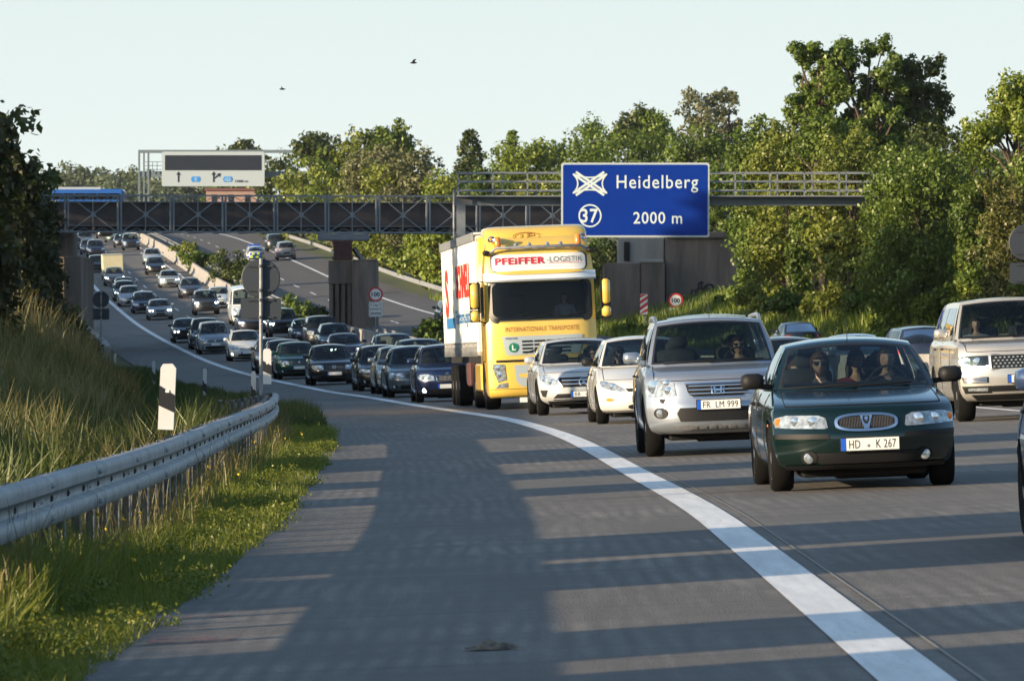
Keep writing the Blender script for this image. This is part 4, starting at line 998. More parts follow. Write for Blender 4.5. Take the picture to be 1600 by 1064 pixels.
SP['bigsuv'] = dict(L=5.0, wr=.39, tw=.26, axf=.88, axr=3.80, d=.28, p=3.4, taper=.965, gap=.06,
  prof=[(.30,.18,.86),(.37,.08,.93),(.50,.01,.975),(.66,.0,.985),(.80,.02,.99),(.92,.05,.99),(1.03,.09,.985),(1.12,.16,.975),(1.17,.42,.96),(1.20,.80,.94),(1.225,1.10,.92)],
  gh=dict(yA0=1.05,cA0=.22,yA1=1.62,cA1=.08,yC0=4.85,yC1=4.5,gb=.90,gt=.745,gbr=.88,gtr=.71,zr=1.84,zrr=1.80,win=[(.06,.36),(.395,.68),(.72,.93)],rg=(.14,.9),arch=.7,pa=.95))
SP['van'] = dict(L=5.9, wr=.345, tw=.22, axf=1.0, axr=4.65, d=.30, p=2.8, taper=.97, gap=.05,
  prof=[(.25,.14,.86),(.32,.05,.92),(.50,.0,.96),(.70,.02,.975),(.90,.06,.98),(1.05,.14,.975),(1.14,.34,.96),(1.22,.60,.95),(1.28,.80,.94)],
  gh=dict(yA0=.72,cA0=.25,yA1=1.35,cA1=.12,yC0=5.86,yC1=5.80,gb=.92,gt=.80,gbr=.94,gtr=.84,zr=2.35,zrr=2.45,win=[(.03,.19)],rg=(.3,.75),crown=.12))
def hood_seam(c, root, kind):
    k = len(c.prof)-5 if kind != 'van' else len(c.prof)-4; z0 = c.prof[k][0]+.012; z1 = c.prof[-1][0]-.004; mb = MB(); P = []
    for q in range(9): z = z1+(z0-z1)*q/8; x = -c.pw(z)*c.taper*(.93-.05*q/8); P.append(c.V(x, c.yfront(x, z)-.003, z+.002))
    w = c.pw(z0)*c.taper*.88
    for q in range(1, 20): x = -w+2*w*q/20; P.append(c.V(x, c.yfront(x, z0)-.003, z0))
    for q in range(8, -1, -1): z = z1+(z0-z1)*q/8; x = c.pw(z)*c.taper*(.93-.05*q/8); P.append(c.V(x, c.yfront(x, z)-.003, z+.002))
    mb.tube(P, .0045, 4); mb.build('bonnet_seam', M['dark'], root)
def shell(kind, pm, dark=None, people=True, mirror=None):
    c = Car(SP[kind]); root = bpy.data.objects.new('car', None); COL.objects.link(root); root.empty_display_size = .3
    c.body(root, pm); c.glass(root, M['glass'], dark=dark or M['darkglass']); c.wheels(root); c.under(root); c.mirrors(root, mirror or pm)
    c.inside(root); c.wipers(root); hood_seam(c, root, kind); door_lines(c, root, c.g['win'])
    return c, root
# ------------------------------------------------------------------ people in the cars
def skin_mesh(nodes, edges, root=0, sub=2):
    me = bpy.data.meshes.new('body'); me.from_pydata([n[0] for n in nodes], edges, []); ob = bpy.data.objects.new('body', me); COL.objects.link(ob)
    md = ob.modifiers.new('s', 'SKIN'); md.use_smooth_shade = True
    for i, n in enumerate(nodes):
        r = n[1]; r = (r, r) if not isinstance(r, tuple) else r
        me.skin_vertices[0].data[i].radius = r; me.skin_vertices[0].data[i].use_root = (i == root)
    sb = ob.modifiers.new('u', 'SUBSURF'); sb.levels = sub
    dg = bpy.context.evaluated_depsgraph_get(); out = bpy.data.meshes.new_from_object(ob.evaluated_get(dg)); bpy.data.objects.remove(ob); return out
M['skin'] = mat('skin', (.50,.30,.215), .5, var=.08, vs=12); M['skin2'] = mat('tanned_skin', (.30,.16,.11), .5)
M['hairb'] = mat('brown_hair', (.035,.018,.010), .6, var=.4, vs=30); M['hairl'] = mat('light_brown_hair', (.13,.065,.03), .6, var=.4, vs=30)
M['eye'] = mat('eye', (.02,.015,.012), .2); M['lip'] = mat('lips', (.32,.10,.09), .5)
def head_mesh(mb, c, k=1.):
    """an egg-shaped head with brow, nose, cheeks, chin and ears; face towards -y"""
    n, m = 20, 16; vs = []; c = Vector(c)
    for i in range(m+1):
        t = -math.pi/2+math.pi*i/m
        for q in range(n):
            a = 2*math.pi*q/n; x = math.cos(t)*math.cos(a)*.074; y = math.cos(t)*math.sin(a)*.094; z = math.sin(t)*.118
            if z < 0: f = 1-.30*(-z/.118)**1.5; x *= f; y *= (1-.18*(-z/.118)) if y < 0 else (1-.45*(-z/.118))
            if y < 0:
                g = math.exp(-(x/.013)**2); y -= .020*g*math.exp(-((z+.018)/.022)**2)+.010*g*math.exp(-(z/.03)**2)
                y += .010*(math.exp(-((abs(x)-.030)/.014)**2))*math.exp(-((z-.012)/.012)**2)
                y -= .006*math.exp(-((z-.034)/.012)**2)*math.exp(-(x/.05)**2)
                y -= .010*math.exp(-((z+.095)/.02)**2)*math.exp(-(x/.025)**2)+.006*math.exp(-((z+.058)/.010)**2)*math.exp(-(x/.022)**2)
            vs.append(c+Vector((x, y, z))*k)
    mb.add(vs, [(i*n+q, i*n+(q+1)%n, (i+1)*n+(q+1)%n, (i+1)*n+q) for i in range(m) for q in range(n)])
    for sx in (-1, 1): mb.sphere(c+Vector((sx*.078, .01, -.005))*k, (.010*k, .018*k, .032*k), 8, 6)
def make_person(loc, parent_car, label, k=1., shirt=(.1,.1,.1), hair='hairb', long_hair=False, glasses=False, driving=False, skin='skin', yaw=0., wheel=(0,-.36,.22), turn=0.):
    r = empty('person', loc, yaw, label, 'person'); r.scale = (k, k, k)
    N = [((0,.02,0),(.15,.12)),((0,.02,.18),(.13,.10)),((0,0,.36),(.16,.11)),((0,0,.47),(.11,.08)),((0,-.005,.54),(.052,.055)),((0,-.01,.62),(.05,.055))]
    E = [(0,1),(1,2),(2,3),(3,4),(4,5)]
    for sx in (-1, 1):
        b = len(N); hx, hy, hz = (wheel[0]+sx*.15, wheel[1], wheel[2]) if driving else (sx*.12, -.34, .02)
        el = (sx*.25, -.16, .20) if driving else (sx*.22, -.06, .18)
        N += [((sx*.165,0,.45),.062),(el,.043),(((el[0]+hx)/2,(el[1]+hy)/2,(el[2]+hz)/2),.036),((hx,hy,hz),.026)]; E += [(3,b),(b,b+1),(b+1,b+2),(b+2,b+3)]
        # palm, four fingers and a thumb
        d = Vector((-sx*.25,-.9,.1 if driving else -.2)).normalized(); px_ = Vector((1,0,0)); h = Vector((hx,hy,hz))
        p = h+d*.055; N.append((tuple(p), (.036,.015))); E.append((b+3,b+4))
        for q in range(4):
            s_ = p+px_*(q-1.5)*.019; i = len(N); L_ = (.03,.034,.032,.026)[q]
            N += [(tuple(s_+d*.025),.0085),(tuple(s_+d*(.025+L_)+Vector((0,0,-.012))),.008),(tuple(s_+d*(.02+L_*1.3)+Vector((0,0,-.034))),.007)]; E += [(b+4,i),(i,i+1),(i+1,i+2)]
        i = len(N); N += [(tuple(h+d*.02-px_*sx*.035),.010),(tuple(h+d*.05-px_*sx*.05),.009)]; E += [(b+3,i),(i,i+1)]
        b = len(N); N += [((sx*.10,-.12,-.02),.085),((sx*.13,-.42,.0),.065),((sx*.13,-.47,-.10),.045),((sx*.13,-.52,-.13),.04)]; E += [(0,b),(b,b+1),(b+1,b+2),(b+2,b+3)]
    me = skin_mesh(N, E, 0, 1); mb = MB(); mb.add([v.co.copy() for v in me.vertices], [tuple(p.vertices) for p in me.polygons]); bpy.data.meshes.remove(me)
    head_mesh(mb, (0,-.02,.68))
    ob = mb.build('body', [M[skin]]); md = ob.modifiers.new('r', 'REMESH'); md.mode = 'VOXEL'; md.voxel_size = .0085; md.use_smooth_shade = True
    dg = bpy.context.evaluated_depsgraph_get(); me = bpy.data.meshes.new_from_object(ob.evaluated_get(dg)); bpy.data.objects.remove(ob)
    if not me.materials: me.materials.append(M[skin])
    body = link('body', me, r)
    # clothing, a little outside the body
    N2 = [((0,.02,-.02),(.165,.14)),((0,.02,.18),(.145,.118)),((0,0,.36),(.175,.125)),((0,0,.465),(.125,.092)),((0,0,.535),(.066,.066))]; E2 = [(0,1),(1,2),(2,3),(3,4)]
    for sx in (-1, 1):
        b = len(N2); hx, hy, hz = (wheel[0]+sx*.15, wheel[1], wheel[2]) if driving else (sx*.12, -.34, .02)
        el = (sx*.25, -.16, .20) if driving else (sx*.22, -.06, .18)
        N2 += [((sx*.165,0,.45),.074),(el,.054),(((el[0]+hx)/2,(el[1]+hy)/2,(el[2]+hz)/2),.046)]; E2 += [(3,b),(b,b+1),(b+1,b+2)]
    sm_ = skin_mesh(N2, E2, 0, 2); key = 'shirt_%.2f_%.2f_%.2f' % shirt
    if key not in M: M[key] = mat('shirt_cloth', shirt, .85, var=.15, vs=20, bump=.2, bs=25)
    sm_.materials.clear(); sm_.materials.append(M[key]); link('shirt', sm_, r)
    # hair: a shell round the skull, longer at the back and sides if long
    mb = MB(); n, m = 22, 14; vs = []; random.seed(int(loc[0]*100)%97)
    for i in range(m+1):
        t = -.55+(math.pi/2+.55)*i/m
        for q in range(n):
            a = 2*math.pi*q/n; front = -math.sin(a); tt = t
            if front > .3 and t < .50: tt = .50
            w = 1.20+.07*random.random(); z = math.sin(tt)*.118*1.08; x = math.cos(tt)*math.cos(a)*.074*w; y = math.cos(tt)*math.sin(a)*.094*w+.006
            if long_hair and front < .45 and i < 4: z -= (.19-.03*i)*(1 if i < 2 else .6); x *= 1.25; y *= 1.05
            vs.append(Vector((x, y-.02, z+.68)))
    mb.add(vs, [(i*n+q, i*n+(q+1)%n, (i+1)*n+(q+1)%n, (i+1)*n+q) for i in range(m) for q in range(n)])
    h = mb.build('hair', M[hair], r, smooth=70); sd = h.modifiers.new('solid', 'SOLIDIFY'); sd.thickness = .012
    if glasses:
        mb = MB()
        for sx in (-1, 1): mb.sphere((sx*.031,-.112,.690), (.030,.010,.021), 12, 8)
        mb.bar((-.07,-.112,.705),(.07,-.112,.705),.010,.010); mb.bar((-.076,-.10,.702),(-.082,0,.695),.006,.01); mb.bar((.076,-.10,.702),(.082,0,.695),.006,.01)
        mb.build('sunglasses', M['black'], r, smooth=60)
    else:
        for sx in (-1, 1): mb = MB(); mb.sphere((sx*.030,-.104,.691), (.009,.006,.005), 10, 6); mb.build('eye', M['eye'], r)
    mb = MB(); mb.sphere((0,-.116,.622), (.024,.007,.006), 10, 6); mb.build('mouth', M['lip'], r)
    return r
# ------------------------------------------------------------------ fronts of the common cars
PT = mat('paint_plain', (.1,.1,.12), .32, .3, coat=.8)
FR = {  # headlight polygon, lamp centres, grille, lower intake, plate height, fog
 'saloon': ([(.36,.575),(.82,.60),(.83,.69),(.74,.715),(.38,.69)], [(.50,.64,.05),(.68,.65,.05)], rrect(-.30,.30,.56,.67,.04), rrect(-.48,.48,.25,.34,.03), .44, (.62,.31,.045)),
 'hatch': ([(.40,.58),(.80,.62),(.83,.73),(.72,.75),(.42,.71)], [(.53,.655,.055),(.70,.68,.045)], rrect(-.38,.38,.60,.70,.02), rrect(-.50,.50,.26,.38,.03), .45, (.64,.32,.05)),
 'fastnose': ([(.40,.60),(.62,.57),(.84,.66),(.86,.77),(.74,.76),(.42,.66)], [(.56,.645,.05),(.72,.69,.045)], rrect(-.34,.34,.56,.61,.015), rrect(-.42,.42,.24,.36,.04), .42, (.68,.36,.05)),
 'supermini': ([(.36,.56),(.70,.60),(.80,.70),(.76,.80),(.42,.72)], [(.50,.65,.055),(.66,.70,.045)], rrect(-.30,.30,.58,.72,.05), rrect(-.42,.42,.24,.36,.03), .43, (.62,.32,.05)),
 'wagon': ([(.42,.58),(.84,.62),(.87,.71),(.76,.74),(.44,.70)], [(.55,.64,.05),(.72,.67,.05)], rrect(-.36,.36,.54,.70,.04), rrect(-.52,.52,.24,.36,.03), .44, (.68,.31,.05)),
 'mpv': ([(.46,.66),(.82,.72),(.87,.84),(.78,.90),(.50,.78)], [(.60,.745,.05),(.74,.80,.05)], rrect(-.40,.40,.62,.72,.03), rrect(-.50,.50,.26,.42,.04), .50, (.70,.36,.055)),
 'suv': ([(.48,.72),(.84,.76),(.86,.92),(.70,.95),(.50,.90)], [(.60,.82,.06),(.75,.84,.05)], rrect(-.40,.40,.70,.88,.04), rrect(-.52,.52,.40,.56,.04), .60, (.69,.50,.055)),
 'crossover': ([(.46,.62),(.80,.66),(.87,.82),(.74,.84),(.50,.74)], [(.60,.70,.05),(.74,.75,.05)], rrect(-.42,.42,.56,.72,.04), rrect(-.52,.52,.28,.42,.04), .46, (.70,.38,.05)),
 'van': ([(.60,.80),(.86,.86),(.92,1.06),(.80,1.10),(.62,1.0)], [(.73,.92,.06),(.80,1.0,.05)], rrect(-.50,.50,.82,1.02,.04), rrect(-.60,.60,.36,.52,.04), .62, (.74,.44,.06)),
}
TL = {'saloon':[(.52,.68),(.80,.66),(.82,.82),(.54,.84)], 'hatch':[(.58,.66),(.82,.68),(.83,.90),(.62,.92)], 'fastnose':[(.62,.7),(.82,.7),(.80,.93),(.64,.93)], 'supermini':[(.58,.68),(.80,.68),(.78,.96),(.62,.96)],
 'wagon':[(.60,.7),(.86,.7),(.86,.92),(.64,.92)], 'mpv':[(.68,.7),(.87,.72),(.85,1.02),(.72,1.02)], 'suv':[(.72,.78),(.87,.78),(.86,1.08),(.74,1.08)], 'crossover':[(.6,.76),(.88,.76),(.88,.92),(.64,.92)], 'van':[(.86,.8),(.95,.8),(.95,1.2),(.87,1.2)]}
def build_common(kind):
    c, root = shell(kind, PT); hp, lamps, gr, lo, pz, fg_ = FR[kind]
    headlights(c, root, hp, lamps); g = c.feat(root, 'grille', gr, M['dark'], .005)
    x0 = min(p[0] for p in gr); x1 = max(p[0] for p in gr); z0 = min(p[1] for p in gr); z1 = max(p[1] for p in gr)
    o = bars(c, g, x0+.02, x1-.02, z0, z1, 3, M['galvpost'], .010, t=.008)
    e = MB(); e.lathe([(0,-.012),(.042,-.01),(.05,0),(.05,.03)], c.V(0, c.yfront(0,(z0+z1)/2)-.012, (z0+z1)/2), 'y', 18); e.build('emblem', M['chrome'], root, smooth=50)
    c.feat(root, 'air_intake', lo, M['dark'], .006); c.plate(root, pz)
    fogs(c, root, *fg_); rearlights(c, root, TL[kind]); c.plate(root, .62 if kind != 'van' else .75, rear=True)
    c.feat(root, 'rear_bumper', rrect(-.6,.6,.26,.40,.03), M['dark'], .006, rear=True)
    b = MB()
    for (z, h) in ((.50,.035),): b.add([], [])
    return c, root
TEMPL = {}
def subtree(o):
    if o.name not in KIDS:
        KIDS[o.name] = [ch for ch in o.children]
    return KIDS[o.name]
def childmap():
    d = {}
    for o in bpy.data.objects:
        if o.parent: d.setdefault(o.parent.name, []).append(o)
    return d
DROP = ('bonnet_seam','brake_disc','wiper','door_handle','door_seam','rear_view_mirror','steering_wheel','country_strip','emblem','underbody','grille_bar','dashboard2','plate_face')
def place(root, x, y, rev=False, yaw=0., dz=0.):
    m = (xe(y+2)-xe(y-2))/4; s = (ze(y+2)-ze(y-2))/4; z = zat(x, y)+dz
    root.location = (x, y, z); a = -math.atan(m)+yaw
    if rev: root.rotation_euler = Matrix.Rotation(a+math.pi, 4, 'Z').to_euler(); Rm = Matrix.Rotation(a, 4, 'Z') @ Matrix.Rotation(math.atan(s), 4, 'X') @ Matrix.Rotation(-.04, 4, 'Y') @ Matrix.Rotation(math.pi, 4, 'Z')
    else: Rm = Matrix.Rotation(a, 4, 'Z') @ Matrix.Rotation(math.atan(s), 4, 'X') @ Matrix.Rotation(-.04, 4, 'Y')
    root.rotation_euler = Rm.to_euler()
    return root
QUEUE = 'cars queuing towards the viewer on the motorway'
LIT = {'w': 'lamp_on', 'x': 'lamp_xenon', 'y': 'lamp_yellow'}
def common(kind, px, py, col, label, lit=None, fog=None, D=None, rev=False, metal=.35, cat='car', group=QUEUE, name=None):
    """one more car of the queue, copied with its parts and painted its own colour"""
    if kind not in TEMPL:
        TEMPL[kind] = build_common(kind)[1]; TEMPL[kind]['unused'] = 1
    T = TEMPL[kind]; D = D or hit(px, py); far = D > 300; cm = childmap.cache
    if T.name not in childmap.done: cm.update(childmap()); childmap.done.add(T.name)
    pm = paint('%.3f_%.3f_%.3f' % col, col, metal)
    def cp(o, parent):
        if any(o.name.startswith(d) for d in DROP) and far: return
        if D > 170 and o.name.startswith(('door_handle','brake_disc')): return
        if far and rev is False and o.name.startswith(('tail_light','rear_bumper')): return
        n = o.copy(); COL.objects.link(n)
        if parent: n.parent = parent
        if o.name.startswith(('body','mirror')): n.material_slots[0].link = 'OBJECT'; n.material_slots[0].material = pm
        if o.name.startswith('lamp') and lit: n.material_slots[0].link = 'OBJECT'; n.material_slots[0].material = M[LIT[lit]]
        if o.name.startswith('fog_lamp') and not o.name.startswith('fog_lamp_recess') and fog: n.material_slots[0].link = 'OBJECT'; n.material_slots[0].material = M[LIT[fog]]
        if 'unused' in n: del n['unused']
        for ch in cm.get(o.name, []): cp(ch, n)
        return n
    r = cp(T, None); tag(r, label, cat, group)
    r.name = name or ('van' if kind == 'van' else 'car')
    if rev: place(r, wx(px, D), D, True)
    else: place(r, wx(px, D), D)
    return r
childmap.cache = {}; childmap.done = set()
def drop_templates():
    cm = childmap.cache
    def rm(o):
        for ch in cm.get(o.name, []): rm(ch)
        bpy.data.objects.remove(o)
    for T in TEMPL.values(): rm(T)
def seat_person(root, c, x, y, zoff, **kw):
    """sit a person in the cabin: x, y in the car's own frame measured from the bumper"""
    p = make_person(tuple(root.matrix_basis @ c.V(x, y, c.zb+zoff)), root, **kw)
    p.rotation_euler = (root.rotation_euler[0], root.rotation_euler[1], root.rotation_euler[2]+kw.get('yaw', 0)); return p

# ------------------------------------------------------------------ nearest cars, each with its own face
def hero_rover():
    pm = paint('green', (.002,.013,.011), .3, .18); SP['saloon']['spokes'] = 7
    c, r = shell('saloon', pm, mirror=M['dark'])
    headlights(c, r, [(.345,.572),(.36,.655),(.42,.682),(.70,.690),(.80,.665),(.825,.63),(.80,.585),(.66,.572),(.37,.562)], [(.47,.625,.050),(.62,.63,.045)], indicator=(.765,.632,.036))
    g = c.feat(r, 'grille', ell(0,.612,.262,.066,32,.72), M['dark'], .008)
    bars(c, g, -.24, .24, .565, .66, 34, M['seat'], .014, True, t=.008)
    ringfeat(c, r, 'grille_frame', ell(0,.612,.285,.082,40,.72), ell(0,.612,.258,.060,40,.72), M['chrome'], .016)
    c.feat(r, 'emblem', [(-.055,.672),(.055,.672),(.040,.62),(.022,.552),(-.022,.552),(-.040,.62)], M['chrome'], .024, step=.03)
    c.feat(r, 'badge', [(-.030,.668),(.030,.668),(.030,.63),(.012,.60),(-.012,.60),(-.030,.63)], M['dark'], .029, step=.02)
    c.feat(r, 'ship_mark', [(-.012,.66),(.012,.66),(.016,.64),(0,.615),(-.016,.64)], M['chrome'], .032, step=.02)
    c.feat(r, 'bumper_strip', [(.34,.470),(.345,.515),(.81,.525),(.81,.480)], M['dark'], .014, True, thick=.02)
    c.feat(r, 'air_intake', [(-.42,.245),(.42,.245),(.50,.30),(.50,.345),(-.50,.345),(-.50,.30)], M['dark'], .006)
    c.feat(r, 'chin_spoiler', [(-.75,.195),(.75,.195),(.72,.235),(-.72,.235)], M['dark'], .022, thick=.03)
    fogs(c, r, .52, .305, .048); c.plate(r, .415, .02, 'HD      K 267', lift=.03); rearlights(c, r, TL['saloon'])
    mb = MB(); mb.lathe([(0,-.004),(.014,0)], c.V(.005, c.yfront(0,.415)-.048, .40), 'y', 12); mb.build('registration_seal', M['galvpost'], r)
    for sx in (-1, 1):
        mb = MB(); mb.sphere(c.V(sx*.846, .66, .60), (.008,.035,.014), 10, 6); mb.build('side_indicator', M['orange'], r)
    mb = MB(); mb.tube([c.Pt(0,.06)+Vector((0,0,0)), c.Pt(0,.06)+Vector((0,.06,.17))], .004, 5); mb.build('antenna', M['dark'], r)
    return c, r
def hero_honda():
    pm = paint('silver', (.36,.40,.45), .65, .30); c, r = shell('suv', pm)
    H = headlights(c, r, [(.50,.735),(.52,.88),(.60,.945),(.74,.955),(.84,.90),(.865,.80),(.855,.735),(.70,.72)], [(.745,.845,.085),(.585,.795,.052)])
    for k, o in enumerate(H):
        sx = 1 if k == 0 else -1; mb = MB(); mb.lathe([(0,-.012),(.03,-.008),(.045,0)], c.V(sx*.60, c.yfront(.60,.885)-.014, .885), 'y', 14); mb.build('lamp', M['reflector'], o, smooth=60)
    gp_ = [(-.385,.865),(.385,.865),(.36,.77),(.30,.715),(-.30,.715),(-.36,.77)]
    g = c.feat(r, 'grille', gp_, M['dark'], .008); bars(c, g, -.35, .35, .725, .865, 3, M['chrome'], .020, t=.011)
    c.feat(r, 'grille_surround', [(-.41,.885),(.41,.885),(.39,.868),(-.39,.868)], M['chrome'], .012, thick=.01); c.feat(r, 'grille_surround', [(-.31,.712),(.31,.712),(.30,.700),(-.30,.700)], M['chrome'], .012)
    o1 = [(-.085,.835),(.085,.835),(.078,.745),(.06,.735),(-.06,.735),(-.078,.745)]; o2 = [(x*.84, .787+(z-.787)*.84) for x, z in o1]
    ringfeat(c, r, 'emblem', o1, o2, M['chrome'], .034)
    for P in ([(-.052,.828),(-.030,.828),(-.026,.745),(-.045,.745)],[(.052,.828),(.030,.828),(.026,.745),(.045,.745)],[(-.032,.795),(.032,.795),(.030,.777),(-.030,.777)]): c.feat(r, 'emblem_letter', P, M['chrome'], .038, step=.03)
    c.feat(r, 'air_intake', [(-.46,.585),(.46,.585),(.50,.52),(.46,.42),(-.46,.42),(-.50,.52)], M['dark'], .007)
    c.feat(r, 'skid_plate', [(-.55,.375),(.55,.375),(.45,.30),(-.45,.30)], M['galvpost'], .012, thick=.02)
    for k in range(6): c.feat(r, 'skid_tooth', [(-.33+.115*k,.355),(-.265+.115*k,.355),(-.255+.115*k,.318),(-.34+.115*k,.318)], M['alloy'], .022, thick=.02, step=.03)
    fogs(c, r, .69, .53, .055); c.plate(r, .615, 0, 'FR  LM 999', lift=.03); rearlights(c, r, TL['suv'])
    for sx in (-1, 1):
        mb = MB(); pts = [c.Ps(sx, .08+.8*k/12, 1)+Vector((-sx*.02, 0, .055 if 0 < k < 12 else .0)) for k in range(13)]; mb.tube(pts, .024, 8); mb.build('roof_rail', M['alloy'], r, smooth=60)
        c.feat(r, 'tow_cover', [(sx*.63,.70),(sx*.70,.70),(sx*.69,.655),(sx*.66,.645)], M['dark'], .01, step=.03)
    mb = MB(); mb.tube([c.Pt(.05,.15), c.Pt(.05,.15)+Vector((0,.08,.22))], .004, 5); mb.build('antenna', M['dark'], r)
    c.patch(r, 'sunroof', lambda u, v: c.Pt(u, v), [-.7,-.35,0,.35,.7], [.08,.15,.22], M['darkglass'], .03)
    return c, r
def hero_focus():
    pm = paint('white', (.68,.68,.64), .15, .25); c, r = shell('fastnose', pm, mirror=M['dark'])
    headlights(c, r, [(.37,.555),(.40,.60),(.56,.70),(.76,.745),(.79,.70),(.76,.63),(.62,.575),(.50,.55)], [(.58,.635,.055),(.70,.675,.045)])
    c.feat(r, 'grille', [(-.38,.60),(.38,.60),(.33,.545),(-.33,.545)], M['dark'], .006); mb = MB()
    c.feat(r, 'emblem', ell(0,.635,.065,.026,18), M['chrome'], .018, step=.03)
    c.feat(r, 'air_intake', ell(0,.285,.34,.055,24,.8), M['dark'], .006); c.feat(r, 'bumper_strip', [(-.80,.205),(.80,.205),(.78,.225),(-.78,.225)], M['galvpost'], .012)
    for o in c.feat(r, 'turn_lamp', ell(.64,.415,.065,.028,16), M['orange'], .010, True, step=.03): pass
    c.plate(r, .42, 0, None, lift=.03); rearlights(c, r, TL['fastnose'])
    mb = MB(); mb.tube([c.Pt(0,.04), c.Pt(0,.04)+Vector((0,.05,.28))], .004, 5); mb.build('antenna', M['dark'], r)
    return c, r
def hero_gla():
    pm = paint('polar', (.56,.58,.58), .3, .24); c, r = shell('crossover', pm)
    headlights(c, r, [(.50,.60),(.53,.70),(.66,.80),(.82,.87),(.86,.82),(.84,.70),(.72,.60),(.60,.57)], [(.62,.66,.055),(.75,.72,.05)])
    gp_ = [(-.46,.74),(.46,.74),(.49,.68),(.40,.545),(-.40,.545),(-.49,.68)]; g = c.feat(r, 'grille', gp_, M['dark'], .008)
    for z in (.605,.68): mb = MB(); mb.tube([c.V(-.42+.84*q/8, c.yfront(-.42+.84*q/8, z)-.02, z) for q in range(9)], .017, 6); mb.build('grille_bar', M['chrome'], g, smooth=60)
    ringfeat(c, r, 'grille_frame', [(x*1.05,.642+(z-.642)*1.12) for x, z in gp_], gp_, M['chrome'], .014)
    n = 28; ringfeat(c, r, 'emblem', [(.095*math.cos(2*math.pi*k/n), .643+.095*math.sin(2*math.pi*k/n)) for k in range(n)], [(.080*math.cos(2*math.pi*k/n), .643+.080*math.sin(2*math.pi*k/n)) for k in range(n)], M['chrome'], .034)
    for a in (90,210,330):
        ca, sa = math.cos(R(a)), math.sin(R(a)); c.feat(r, 'emblem_ray', [(.085*ca,.643+.085*sa),(-.014*sa,.643+.014*ca),(.014*sa,.643-.014*ca)], M['chrome'], .038, step=.05)
    c.feat(r, 'air_intake', [(-.52,.42),(.52,.42),(.60,.33),(-.60,.33)], M['dark'], .007); c.feat(r, 'chrome_lip', [(-.62,.315),(.62,.315),(.58,.29),(-.58,.29)], M['chrome'], .014, thick=.01); c.feat(r, 'skid_plate', [(-.7,.28),(.7,.28),(.66,.225),(-.66,.225)], M['dark'], .008)
    c.feat(r, 'side_intake', [(.70,.50),(.84,.50),(.80,.38),(.74,.36)], M['dark'], .010, True, step=.04)
    c.plate(r, .405, -.0, 'BB   A 94', lift=.035); rearlights(c, r, TL['crossover']); return c, r
def hero_rr():
    pm = paint('champagne', (.55,.53,.48), .5, .26); c, r = shell('bigsuv', pm)
    headlights(c, r, [(.54,.80),(.54,.985),(.80,.985),(.96,.965),(.965,.83),(.90,.80)], [(.70,.89,.068),(.865,.89,.05)], m=M['darkglass'])
    for sx in (1,-1):   # daytime light signature
        pts = [(.55,.825),(.60,.812),(.72,.812),(.78,.822),(.92,.845),(.95,.90),(.93,.955)]; mb = MB(); mb.tube([c.V(sx*x, c.yfront(x, z)-.022, z) for x, z in pts], .011, 6)
        n = 14; mb.tube([c.V(sx*(.865+.062*math.cos(2*math.pi*k/n)), c.yfront(.865,.89)-.03, .89+.055*math.sin(2*math.pi*k/n)) for k in range(n+1)], .010, 6, False); mb.build('daytime_light', M['lamp_xenon'], r, smooth=60)
    gp_ = rrect(-.50,.50,.785,.985,.03); g = c.feat(r, 'grille', gp_, M['dark'], .008); mb = MB()
    for i in range(15):
        for j in range(4):
            x = -.455+.065*i+(.03 if j % 2 else 0); z = .815+.045*j
            if abs(x) < .48: mb.add([c.V(x+a, c.yfront(x, z)-.018, z+b) for a, b in ((-.024,0),(0,.016),(.024,0),(0,-.016))], [(0,1,2,3)])
    mb.build('grille_mesh', M['chrome'], g); ringfeat(c, r, 'grille_frame', rrect(-.525,.525,.765,1.005,.04), rrect(-.50,.50,.785,.985,.03), M['alloy'], .012)
    for sx in (1,-1):
        o = c.feat(r, 'side_vent', [(sx*.55,.575),(sx*.55,.665),(sx*.93,.665),(sx*.90,.575)], M['dark'], .008); bars(c, o, sx*.57, sx*.90, .58, .66, 4, M['chrome'], .018, t=.007)
        o = c.feat(r, 'lower_vent', [(sx*.50,.42),(sx*.50,.53),(sx*.93,.53),(sx*.88,.42)], M['dark'], .008); c.feat(r, 'fog_lamp', [(sx*.56,.45),(sx*.56,.50),(sx*.84,.50),(sx*.84,.46)], M['lens'], .014)
    c.feat(r, 'air_intake', rrect(-.50,.50,.44,.53,.02), M['dark'], .007); c.feat(r, 'skid_plate', [(-.80,.40),(.80,.40),(.70,.31),(-.70,.31)], M['dark'], .010)
    c.plate(r, .625, 0, 'JG   R 82', lift=.03); rearlights(c, r, TL['suv']); return c, r
def hero_skoda():
    pm = paint('navy', (.008,.018,.065), .3, .24); c, r = shell('supermini', pm)
    headlights(c, r, [(.34,.575),(.36,.70),(.52,.745),(.72,.74),(.77,.66),(.70,.575)], [(.47,.655,.06),(.62,.66,.055)])
    gp_ = [(-.30,.70),(.30,.70),(.26,.57),(.20,.545),(-.20,.545),(-.26,.57)]; g = c.feat(r, 'grille', gp_, M['dark'], .008); ringfeat(c, r, 'grille_frame', [(x*1.1,.63+(z-.63)*1.18) for x, z in gp_], gp_, M['chrome'], .016); bars(c, g, -.24, .24, .56, .70, 14, M['galvpost'], .014, True)
    mb = MB(); mb.lathe([(0,-.012),(.04,-.01),(.048,0)], c.V(0, c.yfront(0,.735)-.01, .735), 'y', 18); mb.build('emblem', M['chrome'], r)
    c.feat(r, 'air_intake', rrect(-.44,.44,.24,.34,.03), M['dark'], .006); fogs(c, r, .61, .32, .055, M['lamp_on']); c.plate(r, .415, 0, None); rearlights(c, r, TL['supermini']); return c, r
